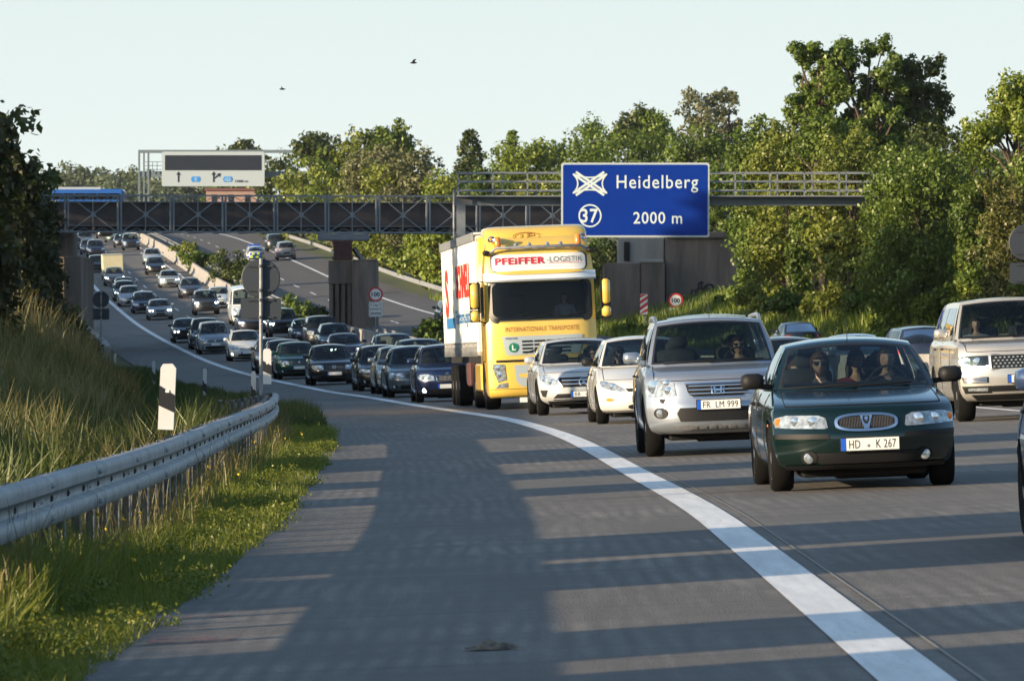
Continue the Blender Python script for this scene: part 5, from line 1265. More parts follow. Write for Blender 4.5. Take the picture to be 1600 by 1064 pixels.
def hero_peugeot():
    pm = paint('bluesilver', (.27,.32,.34), .6, .28); c, r = shell('fastnose', pm)
    headlights(c, r, [(.38,.555),(.42,.62),(.60,.72),(.80,.80),(.83,.75),(.80,.66),(.64,.58),(.50,.55)], [(.56,.63,.055),(.70,.69,.045)])
    c.feat(r, 'grille', [(-.50,.46),(.50,.46),(.55,.42),(.46,.33),(-.46,.33),(-.55,.42)], M['dark'], .008); c.feat(r, 'bumper_strip', [(-.84,.505),(.84,.505),(.84,.475),(-.84,.475)], M['chrome'], .010)
    c.feat(r, 'emblem', [(-.04,.70),(.03,.71),(.05,.66),(.03,.62),(.045,.57),(-.01,.565),(-.035,.62),(-.05,.66)], M['chrome'], .02, step=.03)
    for sx in (-1,1): c.feat(r, 'bonnet_vent', [(sx*.10,.775),(sx*.26,.80),(sx*.25,.815),(sx*.12,.79)], M['dark'], .004, step=.03)
    c.plate(r, .30, 0, None, lift=.03); rearlights(c, r, TL['fastnose']); return c, r
def hero_golf():
    pm = paint('blackblue', (.010,.012,.018), .3, .25); c, r = shell('hatch', pm)
    headlights(c, r, [(.385,.565),(.39,.70),(.45,.725),(.70,.73),(.78,.71),(.80,.66),(.74,.58),(.50,.56)], [(.49,.64,.055),(.64,.645,.05)])
    g = c.feat(r, 'grille', rrect(-.37,.37,.575,.70,.03), M['dark'], .007); bars(c, g, -.35, .35, .58, .70, 3, M['galvpost'], .014, t=.008)
    n = 24; ringfeat(c, r, 'emblem', [(.065*math.cos(2*math.pi*k/n), .645+.065*math.sin(2*math.pi*k/n)) for k in range(n)], [(.054*math.cos(2*math.pi*k/n), .645+.054*math.sin(2*math.pi*k/n)) for k in range(n)], M['chrome'], .026)
    for P in ([(-.036,.69),(-.022,.69),(.004,.652),(-.006,.65)],[(.036,.69),(.022,.69),(-.004,.652),(.006,.65)],[(-.05,.66),(-.036,.66),(-.012,.602),(-.024,.602)],[(.05,.66),(.036,.66),(.012,.602),(.024,.602)]): c.feat(r, 'emblem_letter', P, M['chrome'], .028, step=.05)
    c.feat(r, 'air_intake', rrect(-.48,.48,.25,.33,.03), M['dark'], .006); c.feat(r, 'bumper_strip', [(-.84,.485),(.84,.485),(.84,.515),(-.84,.515)], M['dark'], .012); c.plate(r, .415, 0, None, lift=.03); rearlights(c, r, TL['hatch']); return c, r
def put_hero(fn, px, D, name, label, yaw=0., lat=None, cat='car', group=QUEUE):
    c, r = fn(); r.name = name; tag(r, label, cat, group); x = wx(px, D); place(r, x, D, yaw=yaw); return c, r
cR, rR = put_hero(hero_rover, 1347, 51.2, 'car', 'dark green saloon with chrome oval grille and plate HD K 267, nearest whole car')
cH, rH = put_hero(hero_honda, 1120, 68.5, 'car', 'silver off-roader with H emblem and plate FR LM 999 left of the green saloon')
cF, rF = put_hero(hero_focus, 1009, 97, 'car', 'white hatchback with black mirrors between the silver off-roader and the pale crossover')
cG, rG = put_hero(hero_gla, 909, 112, 'car', 'pale silver crossover with three-pointed star grille in front of the yellow lorry')
cRR, rRR = put_hero(hero_rr, 1594, 85, 'car', 'large champagne off-roader with mesh grille behind the green saloon at right')
put_hero(hero_skoda, 698, 150, 'car', 'navy blue small car with lit fog lamps directly left of the lorry')
put_hero(hero_peugeot, 630, 176, 'car', 'silver blue car with wide low grille left of the navy car')
put_hero(hero_golf, 521, 203, 'car', 'black hatchback with round chrome emblem and clear headlights left of the silver blue car')
# people seen through the windscreens (x is the picture's left to right)
P_ = lambda **k: k
seat_person(rR, cR, -.42, 2.85, -.42, label='child in a turquoise shirt on the left of the green saloon', k=.88, shirt=(.05,.42,.40), hair='hairl')
seat_person(rR, cR, -.27, 1.85, -.45, label='smiling person with sunglasses in the green saloon front seat', shirt=(.16,.16,.18), hair='hairl', glasses=True)
seat_person(rR, cR, .14, 2.75, -.40, label='person in a dark red top in the middle of the green saloon back seat', k=.95, shirt=(.16,.015,.02), hair='hairb', long_hair=True)
seat_person(rR, cR, .36, 1.9, -.42, label='dark haired driver of the green saloon behind the steering wheel', shirt=(.04,.04,.05), driving=True, hair='hairb')
seat_person(rH, cH, .38, 1.98, -.46, label='driver of the silver off-roader wearing sunglasses', shirt=(.04,.045,.06), glasses=True, driving=True)
seat_person(rF, cF, -.36, 2.0, -.50, label='long haired passenger on the left side of the white hatchback', shirt=(.05,.30,.25), long_hair=True, glasses=True)
seat_person(rF, cF, .36, 1.95, -.48, label='driver at the right side of the white hatchback', shirt=(.05,.05,.07), driving=True)
seat_person(rG, cG, .36, 1.95, -.48, label='driver of the pale silver crossover at the wheel', shirt=(.35,.35,.36), driving=True)
seat_person(rRR, cRR, -.48, 2.1, -.40, label='passenger on the left side of the large champagne off-roader', k=.95, shirt=(.30,.32,.34), long_hair=True)
seat_person(rRR, cRR, .42, 2.0, -.38, label='driver of the large champagne off-roader with hands on the wheel', shirt=(.10,.02,.02), driving=True)
# ------------------------------------------------------------------ the yellow lorry
M['ytruck'] = paint('lorry_yellow', (.74,.49,.085), .0, .30); M['cream'] = mat('tarpaulin_cream', (.70,.68,.60), .55, var=.08, vs=1.2, bump=.15, bs=3)
M['visor'] = mat('pale_visor', (.62,.68,.72), .2, coat=.6); M['greenL'] = mat('green_disc', (.01,.20,.10), .5); M['tredtxt'] = mat('red_lettering', (.55,.035,.02), .6); M['tbluetxt'] = mat('blue_lettering', (.03,.16,.36), .6)
M['brownlogo'] = mat('red_brown_lettering', (.30,.09,.02), .6); M['redtxt2'] = mat('deep_red_lettering', (.50,.01,.03), .5); M['greytxt'] = mat('dark_lettering', (.06,.06,.08), .5)
SP['cab'] = dict(L=2.35, wr=.50, tw=.32, axf=1.38, axr=1.38, d=.20, p=5.0, taper=.985, prof=[(.26,.14,1.16),(.32,.05,1.22),(.46,0,1.245),(1.02,0,1.25),(1.60,.02,1.25),(2.2,.07,1.25),(2.9,.15,1.24),(3.15,.20,1.23),(3.42,.27,1.20),(3.62,.40,1.17),(3.80,.66,1.12),(3.93,1.0,1.06)])
def lorry():
    c = Car(SP['cab']); root = empty('lorry'); tag(root, 'yellow lorry with cream curtain trailer reading PFEiFFER-LOGISTIK over the windscreen', 'lorry'); place(root, wx(845, 127), 127)
    # cab shell with a real opening behind the windscreen
    zs = []; pr = c.prof
    for a, b in zip(pr, pr[1:]):
        n = max(1, int((b[0]-a[0])/.06)); zs += [a[0]+(b[0]-a[0])*k/n for k in range(n)]
    zs.append(pr[-1][0]); vs = []; NF = 28
    for z in zs:
        w = c.pw(z); wt = w*c.taper; loop = [(wt*math.sin((-1+2*k/NF)*math.pi/2), c.pf(z)+c.d*abs(math.sin((-1+2*k/NF)*math.pi/2))**c.p) for k in range(NF+1)]
        loop += [(w, c.pf(z)+c.d+.25), (w, c.L-.1), (w-.06, c.L), (-w+.06, c.L), (-w, c.L-.1), (-w, c.pf(z)+c.d+.25)]; N = len(loop); vs += [c.V(x, y, z) for x, y in loop]
    mb = MB(); mb.add(vs, [(j*N+k, j*N+(k+1)%N, (j+1)*N+(k+1)%N, (j+1)*N+k) for j in range(len(zs)-1) for k in range(N)]+[tuple(range(N)), tuple(range((len(zs)-1)*N, len(zs)*N))])
    base = mb.build('cab', [M['ytruck'], M['interior']], None)
    cut = MB(); cut.cur = 1; cut.prism([(x, z) for x, z in rrect(-1.10,1.10,1.98,2.80,.12)], -1.9+c.off.y*0-.2, .3); cut.box((0,0,.42), (3.2,1.22,1.15)) if 0 else None
    for sx in (-1, 1): cut.lathe([(0, -.2), (.58, -.2), (.58, .5), (0, .5)], Vector((sx*1.1-.15, 0, .5)), 'x', 30)
    co = cut.build('cutter', [M['ytruck'], M['interior']], None); md = base.modifiers.new('b', 'BOOLEAN'); md.object = co; md.operation = 'DIFFERENCE'; md.solver = 'EXACT'
    dg = bpy.context.evaluated_depsgraph_get(); me = bpy.data.meshes.new_from_object(base.evaluated_get(dg)); bpy.data.objects.remove(base); bpy.data.objects.remove(co)
    me.shade_smooth(); me.set_sharp_from_angle(angle=R(35)); me.name = 'cab'; link('cab', me, root)
    F = lambda n_, P, m, l=.008, mir=False, **k: c.feat(root, n_, P, m, l, mir, **k)
    M['cabglass'] = glass_mat('lorry_windscreen_glass', (.45,.52,.60), .12); [setattr(q.inputs[1], 'default_value', .38) for q in M['cabglass'].node_tree.nodes if q.type == 'MATH']
    F('windshield', rrect(-1.13,1.13,1.95,2.83,.14), M['cabglass'], .012, step=.12)
    ringfeat(c, root, 'windshield_seal', rrect(-1.16,1.16,1.92,2.86,.16), rrect(-1.08,1.08,2.06,2.80,.12), M['black'], .014)
    # white sun visor, light box and roof deflector
    mb = MB(); n = 20; vs = []
    for k in range(n+1):
        x = -1.26+2.52*k/n; e = .12*abs(x/1.26)**4
        for (y, z) in ((-.16,2.84),(-.20,2.88),(-.10,3.04),(.05,3.05),(.05,2.86)): vs.append(c.V(x, c.yfront(min(1.2,abs(x)),2.9)+y+e*.3, z))
    mb.add(vs, [(k*5+j, k*5+(j+1)%5, (k+1)*5+(j+1)%5, (k+1)*5+j) for k in range(n) for j in range(5)]+[tuple(range(5)), tuple(range(n*5, n*5+5))]); v = mb.build('sun_visor', M['visor'], root, smooth=40)
    F('visor_stripe', ell(0,3.035,.98,.045,30,.8), M['ytruck'], .17)
    ringfeat(c, root, 'name_panel_frame', rrect(-1.09,1.09,3.06,3.47,.12), rrect(-1.05,1.05,3.08,3.44,.10), M['black'], .02)
    F('name_panel', rrect(-1.06,1.06,3.07,3.45,.10), M['plate'], .024, step=.1)
    def txt(t, x, z, w, h, m, lift, off=.0, sp=1.): 
        vs, fs = text_fit(t, w, h, off, sp); mb = MB(); mb.add([c.V(x+v.x, c.yfront(x+v.x, z+v.z)-lift, z+v.z) for v in vs], fs); return mb.build('lettering', m, root, fix=False)
    txt('PFEiFFER', -.42, 3.30, 1.12, .155, M['redtxt2'], .036, .035, 1.12); txt('-LOGISTIK', .58, 3.31, .80, .115, M['greytxt'], .036, -.004, 1.05)
    mb = MB(); mb.box(c.V(.60, c.yfront(.6,3.22)-.036, 3.232), (.76,.004,.008)); mb.build('underline', M['tredtxt'], root)
    txt('INTERNATIONALE TRANSPORTE', 0, 1.775, 1.64, .105, M['brownlogo'], .012, -.002, 1.1)
    # grille panel
    F('grille_panel', [(-.90,1.62),(.90,1.62),(.84,1.26),(.78,1.20),(-.78,1.20),(-.84,1.26)], M['boardwhite'], .012, step=.1)
    for z in (1.50,1.42,1.34,1.26):
        for x0, x1 in ((-.46,-.22),(-.19,.06),(.09,.34),(.37,.62)): F('grille_slot', [(x0,z-.022),(x1,z-.022),(x1,z+.022),(x0,z+.022)], M['dark'], .018, step=.15)
    mb = MB(); mb.lathe([(0,-.012),(.105,-.01),(.108,.01)], c.V(-.655, c.yfront(.65,1.37)-.02, 1.37), 'y', 24); mb.build('environment_disc', M['greenL'], root); txt('L', -.65, 1.37, .085, .12, M['plate'], .040, .03)
    txt('VOLVO', -.70, 1.575, .26, .045, M['greytxt'], .022, .03, 1.3)
    mb = MB(); mb.tube([c.V(-.42, c.yfront(.4,1.25)-.03,1.24), c.V(.60, c.yfront(.6,1.45)-.03,1.52)], .010, 5); mb.build('grille_bar', M['dark'], root)
    F('step_gap', [(-1.05,1.10),(1.05,1.10),(1.05,1.045),(-1.05,1.045)], M['shadowgap'], .006, step=.1)
    F('bumper_line', [(-1.2,.455),(1.2,.455),(1.2,.447),(-1.2,.447)], M['dark'], .006, step=.1)
    for o in c.feat(root, 'headlight', [(.84,.66),(.87,1.00),(1.12,1.02),(1.14,.92),(1.02,.60)], M['lens'], .012, True):
        sx = 1 if o.name == 'headlight' or not o.name.startswith('headlight.') else 1
    for sx in (-1, 1):
        for (x, z, r_) in ((1.0,.93,.07),(.97,.78,.065)): mb = MB(); mb.lathe([(0,-.01),(r_,0),(r_,.04)], c.V(sx*x, c.yfront(x, z)-.014, z), 'y', 18); mb.build('lamp', M['reflector'], root, smooth=60)
    c.feat(root, 'fog_lamp', [(.82,.48),(.82,.60),(1.0,.57),(1.10,.47)], M['lens'], .012, True)
    F('bumper_panel', [(-.66,.98),(.66,.98),(.62,.62),(.50,.50),(-.50,.50),(-.62,.62)], M['boardwhite'], .010, step=.1)
    F('bumper_insert', ell(-.36,.745,.20,.045,16,.7), M['ytruck'], .016, step=.06)
    mb = MB(); mb.box(c.V(-.30, .02, .20), (.52,.03,.11)); mb.build('number_plate', M['plate'], root)
    # roof bar with lamps and beacons, deflector with oval emblem
    mb = MB(); mb.tube([c.V(-1.05,.32,3.52), c.V(-.95,.20,3.60), c.V(.95,.20,3.60), c.V(1.08,.34,3.52)], .035, 8); mb.build('roof_bar', M['galvpost'], root, smooth=50)
    for sx in (-1, 1):
        mb = MB(); mb.lathe([(.07,0),(.075,.03),(.068,.20),(.04,.23),(0,.235)], c.V(sx*.90,.30,3.62), 'z', 16); mb.build('beacon', M['orange'], root, smooth=50)
        mb = MB(); mb.lathe([(0,.04),(.06,.0),(.075,.02),(.08,.30)] , c.V(sx*1.02,.34,3.80), 'y', 14); mb.build('air_horn', M['chrome'], root, smooth=50)
        mb = MB(); mb.box(c.V(sx*1.17,.40,3.50), (.14,.28,.12), ch=.04); mb.build('marker_lamp', M['dark'], root)
    for x in (-.5,-.2,.2,.5): mb = MB(); mb.lathe([(0,-.02),(.05,0),(.05,.06)], c.V(x,.20,3.655), 'y', 14); mb.build('lamp', M['lens'], root, smooth=50)
    mb = MB(); vs = []
    DP = [(.62,3.60,1.10),(.66,3.72,1.14),(.84,3.95,1.15),(1.05,4.06,1.13),(1.4,4.10,1.12),(2.3,4.10,1.12),(2.3,3.60,1.15)]
    n = 16
    for (y, z, w) in DP:
        for k in range(n+1): u = -1+2*k/n; vs.append(c.V(w*math.sin(u*math.pi/2), y+.16*abs(math.sin(u*math.pi/2))**4, z-.05*abs(u)**6))
    mb.add(vs, [(j*(n+1)+k, j*(n+1)+k+1, (j+1)*(n+1)+k+1, (j+1)*(n+1)+k) for j in range(len(DP)-1) for k in range(n)]); m_ = len(DP)
    mb.f.append(tuple(j*(n+1) for j in range(m_))); mb.mi.append(0); mb.f.append(tuple(j*(n+1)+n for j in range(m_))); mb.mi.append(0); mb.build('roof_deflector', M['ytruck'], root, smooth=40)
    def dy(z): return interp([(q[1], q[0]) for q in DP[:4]], z)-.03
    mb = MB(); n = 30; cx_, cz_ = -.22, 3.855; pts = [c.V(cx_+.30*math.cos(2*math.pi*k/n+.3), dy(cz_+.085*math.sin(2*math.pi*k/n+.3)), cz_+.085*math.sin(2*math.pi*k/n+.3)) for k in range(n-1)]; mb.tube(pts, .008, 5); 
    mb.tube([c.V(cx_-.12,dy(3.91),3.91), c.V(cx_-.12,dy(3.80),3.80), c.V(cx_+.0,dy(3.80),3.80)], .009, 5); mb.tube([c.V(cx_+.02,dy(3.80),3.80), c.V(cx_+.02,dy(3.91),3.91), c.V(cx_+.14,dy(3.91),3.91), c.V(cx_+.15,dy(3.865),3.865), c.V(cx_+.05,dy(3.86),3.86)], .009, 5); mb.build('oval_emblem', M['brownlogo'], root)
    for sx in (-1, 1):      # side fairings, doors seams, steps and mirrors
        mb = MB(); mb.box(c.V(sx*1.16,2.6,2.6), (.12,.7,2.6), ch=.03); mb.build('side_fairing', M['ytruck'], root)
        mb = MB(); mb.box(c.V(sx*1.14,3.4,.72), (.24,2.0,.62), ch=.04); mb.build('chassis_fairing', M['ytruck'], root)
        mb = MB(); mb.prism([(sx*1.262,1.2),(sx*1.262,2.9)][:0] or [(sx*1.253,2.05),(sx*1.258,2.05),(sx*1.258,2.75),(sx*1.253,2.75)], c.off.y+.55, c.off.y+1.45); mb.build('side_window', M['darkglass'], root)
        mb = MB()
        for y in (.48, 1.55): mb.bar(c.V(sx*1.252,y,1.1), c.V(sx*1.25,y,2.85), .012,.012)
        mb.bar(c.V(sx*1.254,.5,1.08), c.V(sx*1.254,1.6,1.08), .012,.02); mb.bar(c.V(sx*1.262,.6,1.9), c.V(sx*1.262,.8,1.9), .02,.04); mb.build('door_seam', M['dark'], root)
        mb = MB(); mb.box(c.V(sx*1.47,.16,2.55), (.19,.16,.56), ch=.05); mb.box(c.V(sx*1.47,.16,2.10), (.20,.16,.24), ch=.05); mb.build('mirror', M['ytruck'], root, smooth=50)
        mb = MB(); mb.box(c.V(sx*1.47,.255,2.55), (.23,.05,.60), ch=.02); mb.box(c.V(sx*1.47,.255,2.10), (.23,.05,.27), ch=.02); mb.box(c.V(sx*1.365,.18,2.5), (.03,.14,.66)); mb.tube([c.V(sx*1.2,.35,2.86), c.V(sx*1.38,.2,2.86), c.V(sx*1.40,.2,2.0), c.V(sx*1.2,.35,1.92)], .022, 6); mb.build('mirror_arm', M['dark'], root)
    mb = MB(); mb.tube([c.V(-1.05,-.16+c.yfront(1.05,2)+.14,2.00), c.V(-.3,c.yfront(.3,2.05)-.03,2.12)], .012, 5); mb.tube([c.V(-.35,c.yfront(.3,2)-.03,1.99), c.V(.35,c.yfront(.3,2.05)-.03,2.13)], .012, 5); mb.tube([c.V(.25,c.yfront(.3,2)-.03,1.99), c.V(.98,c.yfront(.98,2.05)-.03,2.12)], .012, 5); mb.build('wiper', M['dark'], root)
    mb = MB(); mb.box(c.V(0,.62,2.0), (2.1,.6,.12), ch=.04); mb.box(c.V(-.55,1.2,2.25), (.55,.2,.6), ch=.06); mb.build('dashboard', M['interior'], root); mb = MB(); mb.sphere(c.V(-.78,.42,2.62), (.16,.05,.09), 10, 6); mb.build('pennant', M['dark'], root)
    # trailer
    TY = 3.0; tl = 13.4; tw_ = 1.275; q = lambda x, y, z: Vector((x, y-1.38, z))
    mb = MB(); mb.box(q(0,TY+tl/2,2.62), (2*tw_-.02, tl, 2.68), ch=.03)
    mb.build('trailer_body', M['cream'], root)
    for k in range(27): mb = MB(); y = TY+.25+tl*k/27.5; mb.bar(q(-tw_-.004,y,1.20), q(-tw_-.004,y,1.42), .03,.012); mb.bar(q(-tw_-.004,y,1.42), q(-tw_-.004,y+.08,1.50), .02,.012); mb.build('curtain_strap', M['galvpost'], root)
    mb = MB()
    for sx in (-1,1): mb.box(q(sx*(tw_+.0),TY+tl/2,3.93), (.05,tl+.02,.20), ch=.01)
    mb.build('roof_rail', M['galvpost'], root)
    mb = MB(); mb.box(q(-tw_-.012,TY+tl/2,1.52), (.012,tl-.3,.03)); mb.build('curtain_hem', M['galvpost'], root)
    mb = MB(); mb.box(q(0,TY+tl/2,4.0), (2*tw_,tl+.04,.06), ch=.02); mb.build('trailer_roof', M['plate'], root)
    def stxt(t, y, z, w, h, m, off=.02):
        vs, fs = text_fit(t, w, h, off, 1.05); mb = MB(); mb.add([q(-tw_-.004, y-v.x, z+v.z) for v in vs], fs); mb.build('lettering', m, root, fix=False)
    stxt('SCHNELL', TY+4.6, 2.98, 5.6, .80, M['tredtxt'], .04); stxt('S', TY+11.3, 2.75, 1.3, 1.2, M['tredtxt'], .04); stxt('Transport-Logistik', TY+4.9, 2.10, 6.0, .42, M['tbluetxt'], .03)
    mb = MB(); mb.box(q(-tw_-.002,TY+10.0,2.02), (.006,3.4,.26)); mb.build('blue_bar', M['tbluetxt'], root)
    mb = MB(); mb.box(q(0,TY+tl/2+.5,1.12), (2.2,tl-1,.16)); mb.box(q(0,3.6,.75), (.9,4.2,.3)); mb.box(q(-1.0,8.6,.80), (.35,1.6,.5), ch=.03); mb.box(q(1.0,8.6,.80), (.35,1.6,.5), ch=.03); mb.build('chassis', M['shadowgap'], root)
    for sx in (-1,1): mb = MB(); mb.box(q(sx*1.1,7.2,.78), (.3,1.1,.55), ch=.03); mb.build('storage_box', M['oxide'], root)
    for y in (1.38, 5.1, 11.4, 12.7, 14.0):
        for sx in (-1, 1):
            wd = .32 if y == 1.38 or y > 11 else .58; mb = MB(); cc = q(sx*(1.24-wd/2), y, .5); mb.lathe([(.30,-wd/2+.02),(.47,-wd/2),(.5,-wd*.35),(.5,wd*.35),(.47,wd/2),(.30,wd/2-.02)], cc, 'x', 36); t = mb.build('wheel', M['rubber'], root, smooth=50)
            mb = MB(); s_ = sx*(wd/2-.05); mb.lathe([(.30,s_),(.27,s_-sx*.06),(.16,s_-sx*.08),(.12,s_+sx*.03),(0,s_+sx*.04)], cc, 'x', 24); mb.build('rim', M['alloy'], t, smooth=40)
    return c, root
cL, rL = lorry()
p_ = make_person(tuple(rL.matrix_basis @ cL.V(.62,1.25,1.78)), rL, label='lorry driver high behind the right side of the big windscreen', shirt=(.45,.42,.42), driving=True, k=1.0); p_.rotation_euler = rL.rotation_euler
# ------------------------------------------------------------------ the queue
NB = (.008,.009,.012); DG = (.035,.038,.045); SV = (.34,.36,.39); NV = (.010,.018,.045); WH = (.66,.68,.66); TL_ = (.02,.055,.055)
C = common
C('wagon', 601, 604, NB, 'black estate half hidden behind the silver blue car', D=186)
C('hatch', 466.5, 592, (.008,.060,.045), 'small old dark green hatchback left of the black hatchback')
C('wagon', 449, 588, (.055,.030,.032), 'dark brown estate just behind the small green hatchback')
C('fastnose', 430, 583, DG, 'grey car mostly hidden behind the dark brown estate and the sign pole')
C('fastnose', 385, 564, WH, 'white car with one lit fog lamp behind the sign pole', fog='w', metal=.1)
C('mpv', 336, 553, (.30,.34,.37), 'pale silver people carrier left of the white car', metal=.5)
C('mpv', 323, 545.5, (.06,.085,.09), 'grey green people carrier directly behind the pale silver one')
C('saloon', 292.5, 535.5, NB, 'black car with bright headlights behind the grey green people carrier', lit='w')
C('saloon', 250.5, 500, (.22,.24,.27), 'silver grey car with two bright headlights close to the white edge line', lit='w')
C('wagon', 226.5, 490, NV, 'dark blue estate behind the silver grey car with bright headlights')
C('fastnose', 204, 479, (.33,.35,.38), 'silver car ahead of a dark teal one in the far queue')
C('wagon', 196, 470.5, TL_, 'dark teal car with white headlights on in the far queue', lit='x')
C('saloon', 195, 462, DG, 'dark grey saloon roof showing behind the dark teal car')
C('fastnose', 179.5, 447, (.10,.11,.12), 'grey car with a bright headlight in front of the cream box trailer', lit='w')
C('wagon', 153, 426, NB, 'black car with greenish bright headlight left of the cream box trailer', lit='x')
C('mpv', 150, 402, NV, 'small dark blue car just behind the black one by the box trailer')
C('fastnose', 139, 398, NV, 'small navy car between two rows near the brown abutment')
C('wagon', 117, 393.5, (.05,.05,.06), 'dark car with one bright headlight beside the brown abutment', lit='w')
C('wagon', 133, 384, (.12,.14,.16), 'grey car behind the one beside the brown abutment')
C('fastnose', 116, 381, (.30,.33,.35), 'silver car under the bridge nearest the abutment', lit='w')
C('suv', 205, 391.5, (.02,.035,.07), 'dark blue off-roader alone in the middle lane under the bridge')
C('hatch', 191, 387, NB, 'black hatchback half hidden behind the dark blue off-roader')
C('fastnose', 177, 378.5, (.12,.17,.15), 'pale green car with bright green headlight under the bridge', lit='x')
C('hatch', 162, 372.5, NB, 'tiny black car with a bright lamp just below the bridge beams', lit='w')
C('saloon', 148, 366, (.07,.09,.11), 'farthest small car glimpsed under the bridge')
C('fastnose', 239, 414.5, (.42,.46,.46), 'white silver car near the median wall ahead of the black one with yellow lights')
C('fastnose', 243.5, 429.5, NB, 'black car with yellowish headlights beside the median wall', lit='y')
C('saloon', 265.5, 449.5, (.40,.45,.44), 'silver saloon with greenish bright headlights near the median wall', lit='x')
C('fastnose', 299, 466, DG, 'dark grey car with one weak headlight near the median wall')
C('fastnose', 343.5, 481.5, (.62,.66,.65), 'white car close against the concrete median wall', metal=.1)
C('suv', 323, 492.5, (.04,.045,.055), 'dark off-roader with two round bright headlights in the overtaking lane', lit='x')
C('van', 386, 508, (.62,.66,.68), 'white delivery van behind the round sign back', metal=.0, cat='van')
C('wagon', 394, 521, (.03,.03,.05), 'dark estate with bright headlights directly below the square sign back', lit='w')
C('suv', 443.5, 528.5, (.05,.055,.065), 'dark off-roader with one greenish headlight right of the sign pole', lit='x')
C('saloon', 480, 538, NV, 'dark blue saloon next to the off-roader by the median wall')
C('suv', 505, 544, NB, 'black off-roader in the overtaking lane before the stone pier')
C('wagon', 526, 552, (.02,.03,.035), 'dark grey green estate in the overtaking lane before the stone pier')
C('saloon', 541.5, 568, (.060,.030,.045), 'wine coloured saloon with one bright lamp above the black hatchback', lit='w')
C('mpv', 619, 0, (.12,.13,.15), 'dark grey people carrier behind the silver blue car near the median wall', D=218)
C('mpv', 661, 0, (.05,.06,.07), 'dark people carrier just left of the lorry trailer', D=186)
C('wagon', 652, 0, (.10,.13,.15), 'grey blue estate roof between the people carrier and the navy car', D=165)
C('saloon', 1236, 0, (.10,.12,.15), 'dark saloon roof glimpsed between the silver off-roader and the green saloon', D=112)
# the far carriageway, moving away
OPP = 'cars driving away on the far carriageway'
C('hatch', 397, 408.5, (.45,.50,.50), 'silver patrol car with yellow green and blue marked tail', rev=True, group=OPP)
C('mpv', 444.5, 405, (.20,.20,.22), 'silver people carrier driving away right of the patrol car', rev=True, group=OPP)
C('suv', 428.5, 392, (.012,.02,.018), 'dark green off-roader driving away ahead of the silver people carrier', rev=True, group=OPP)
C('suv', 703, 511, (.012,.035,.03), 'dark green car driving away half hidden behind the lorry trailer', rev=True, group=OPP)
C('wagon', 1418, 0, (.03,.04,.07), 'dark blue car with teal rear window behind the green saloon and the champagne off-roader', D=163, rev=True, group=OPP)
C('saloon', 1322, 0, (.28,.32,.36), 'pale roofed car driving away behind the green saloon roof', D=150, rev=True, group=OPP)
C('saloon', 1237, 0, (.02,.025,.035), 'dark car roof showing above the bushes below the ivy', D=236, rev=True, group=OPP)
# the car cut by the right edge of the picture
C('fastnose', 0, 0, (.30,.36,.52), 'blue silver car of which only the front corner shows at the right edge', D=35)
drop_templates()
# patrol car markings and light bar
pc = [o for o in bpy.data.objects if o.get('label', '').startswith('silver patrol')][0]; pcar = Car(SP['hatch']); pcar.g = SP['hatch']['gh']
M['hivis'] = mat('yellow_green_film', (.45,.62,.02), .4); M['pblue'] = mat('police_blue', (.01,.06,.45), .4)
def cf(n_, P, m, l): return pcar.feat(pc, n_, P, m, l, rear=True)
for k in range(6): cf('tail_marking', [(-.80+.27*k,.42),(-.54+.27*k,.42),(-.54+.27*k,.60),(-.80+.27*k,.60)], M['hivis'] if k % 2 == 0 else M['pblue'], .010)
for k in range(5): cf('tail_marking', [(-.56+.225*k,.64),(-.34+.225*k,.64),(-.34+.225*k,.86),(-.56+.225*k,.86)], M['pblue'] if k % 2 == 0 else M['hivis'], .010)
mb = MB(); mb.box(pcar.V(0,2.2,1.50), (1.05,.28,.13), ch=.04); mb.build('light_bar', M['pblue'], pc)
# cut-off car: place by its own front corner
cc = [o for o in bpy.data.objects if o.get('label', '').startswith('blue silver car of')][0]; place(cc, wx(1588, 33)+.865+.44, 35.0)
# cream box trailer towed in the queue
M['boxcream'] = mat('cream_panel', (.50,.46,.30), .6, var=.06, vs=2)
tr = empty('box_trailer'); D_ = hit(177, 438); place(tr, wx(177.5, D_), D_); tag(tr, 'small cream box trailer towed in the far queue', 'trailer')
mb = MB(); mb.box((0,1.6,1.25), (1.75,3.2,1.75), ch=.06); mb.build('box', M['boxcream'], tr)
mb = MB(); mb.box((0,1.6,.36), (1.5,3.1,.12)); mb.bar((0,.1,.36),(0,-1.2,.40),.1,.1); mb.build('drawbar', M['shadowgap'], tr)
for sx in (-1,1): mb = MB(); mb.lathe([(.2,-.1),(.3,-.09),(.3,.09),(.2,.1)], (sx*.82,1.7,.3), 'x', 20); mb.build('wheel', M['rubber'], tr)
mb = MB(); mb.bar((-.88,-.01,2.1),(.88,-.01,2.1),.04,.05); mb.bar((-.88,-.01,.42),(.88,-.01,.42),.04,.05); mb.build('edge_trim', M['galv'], tr)
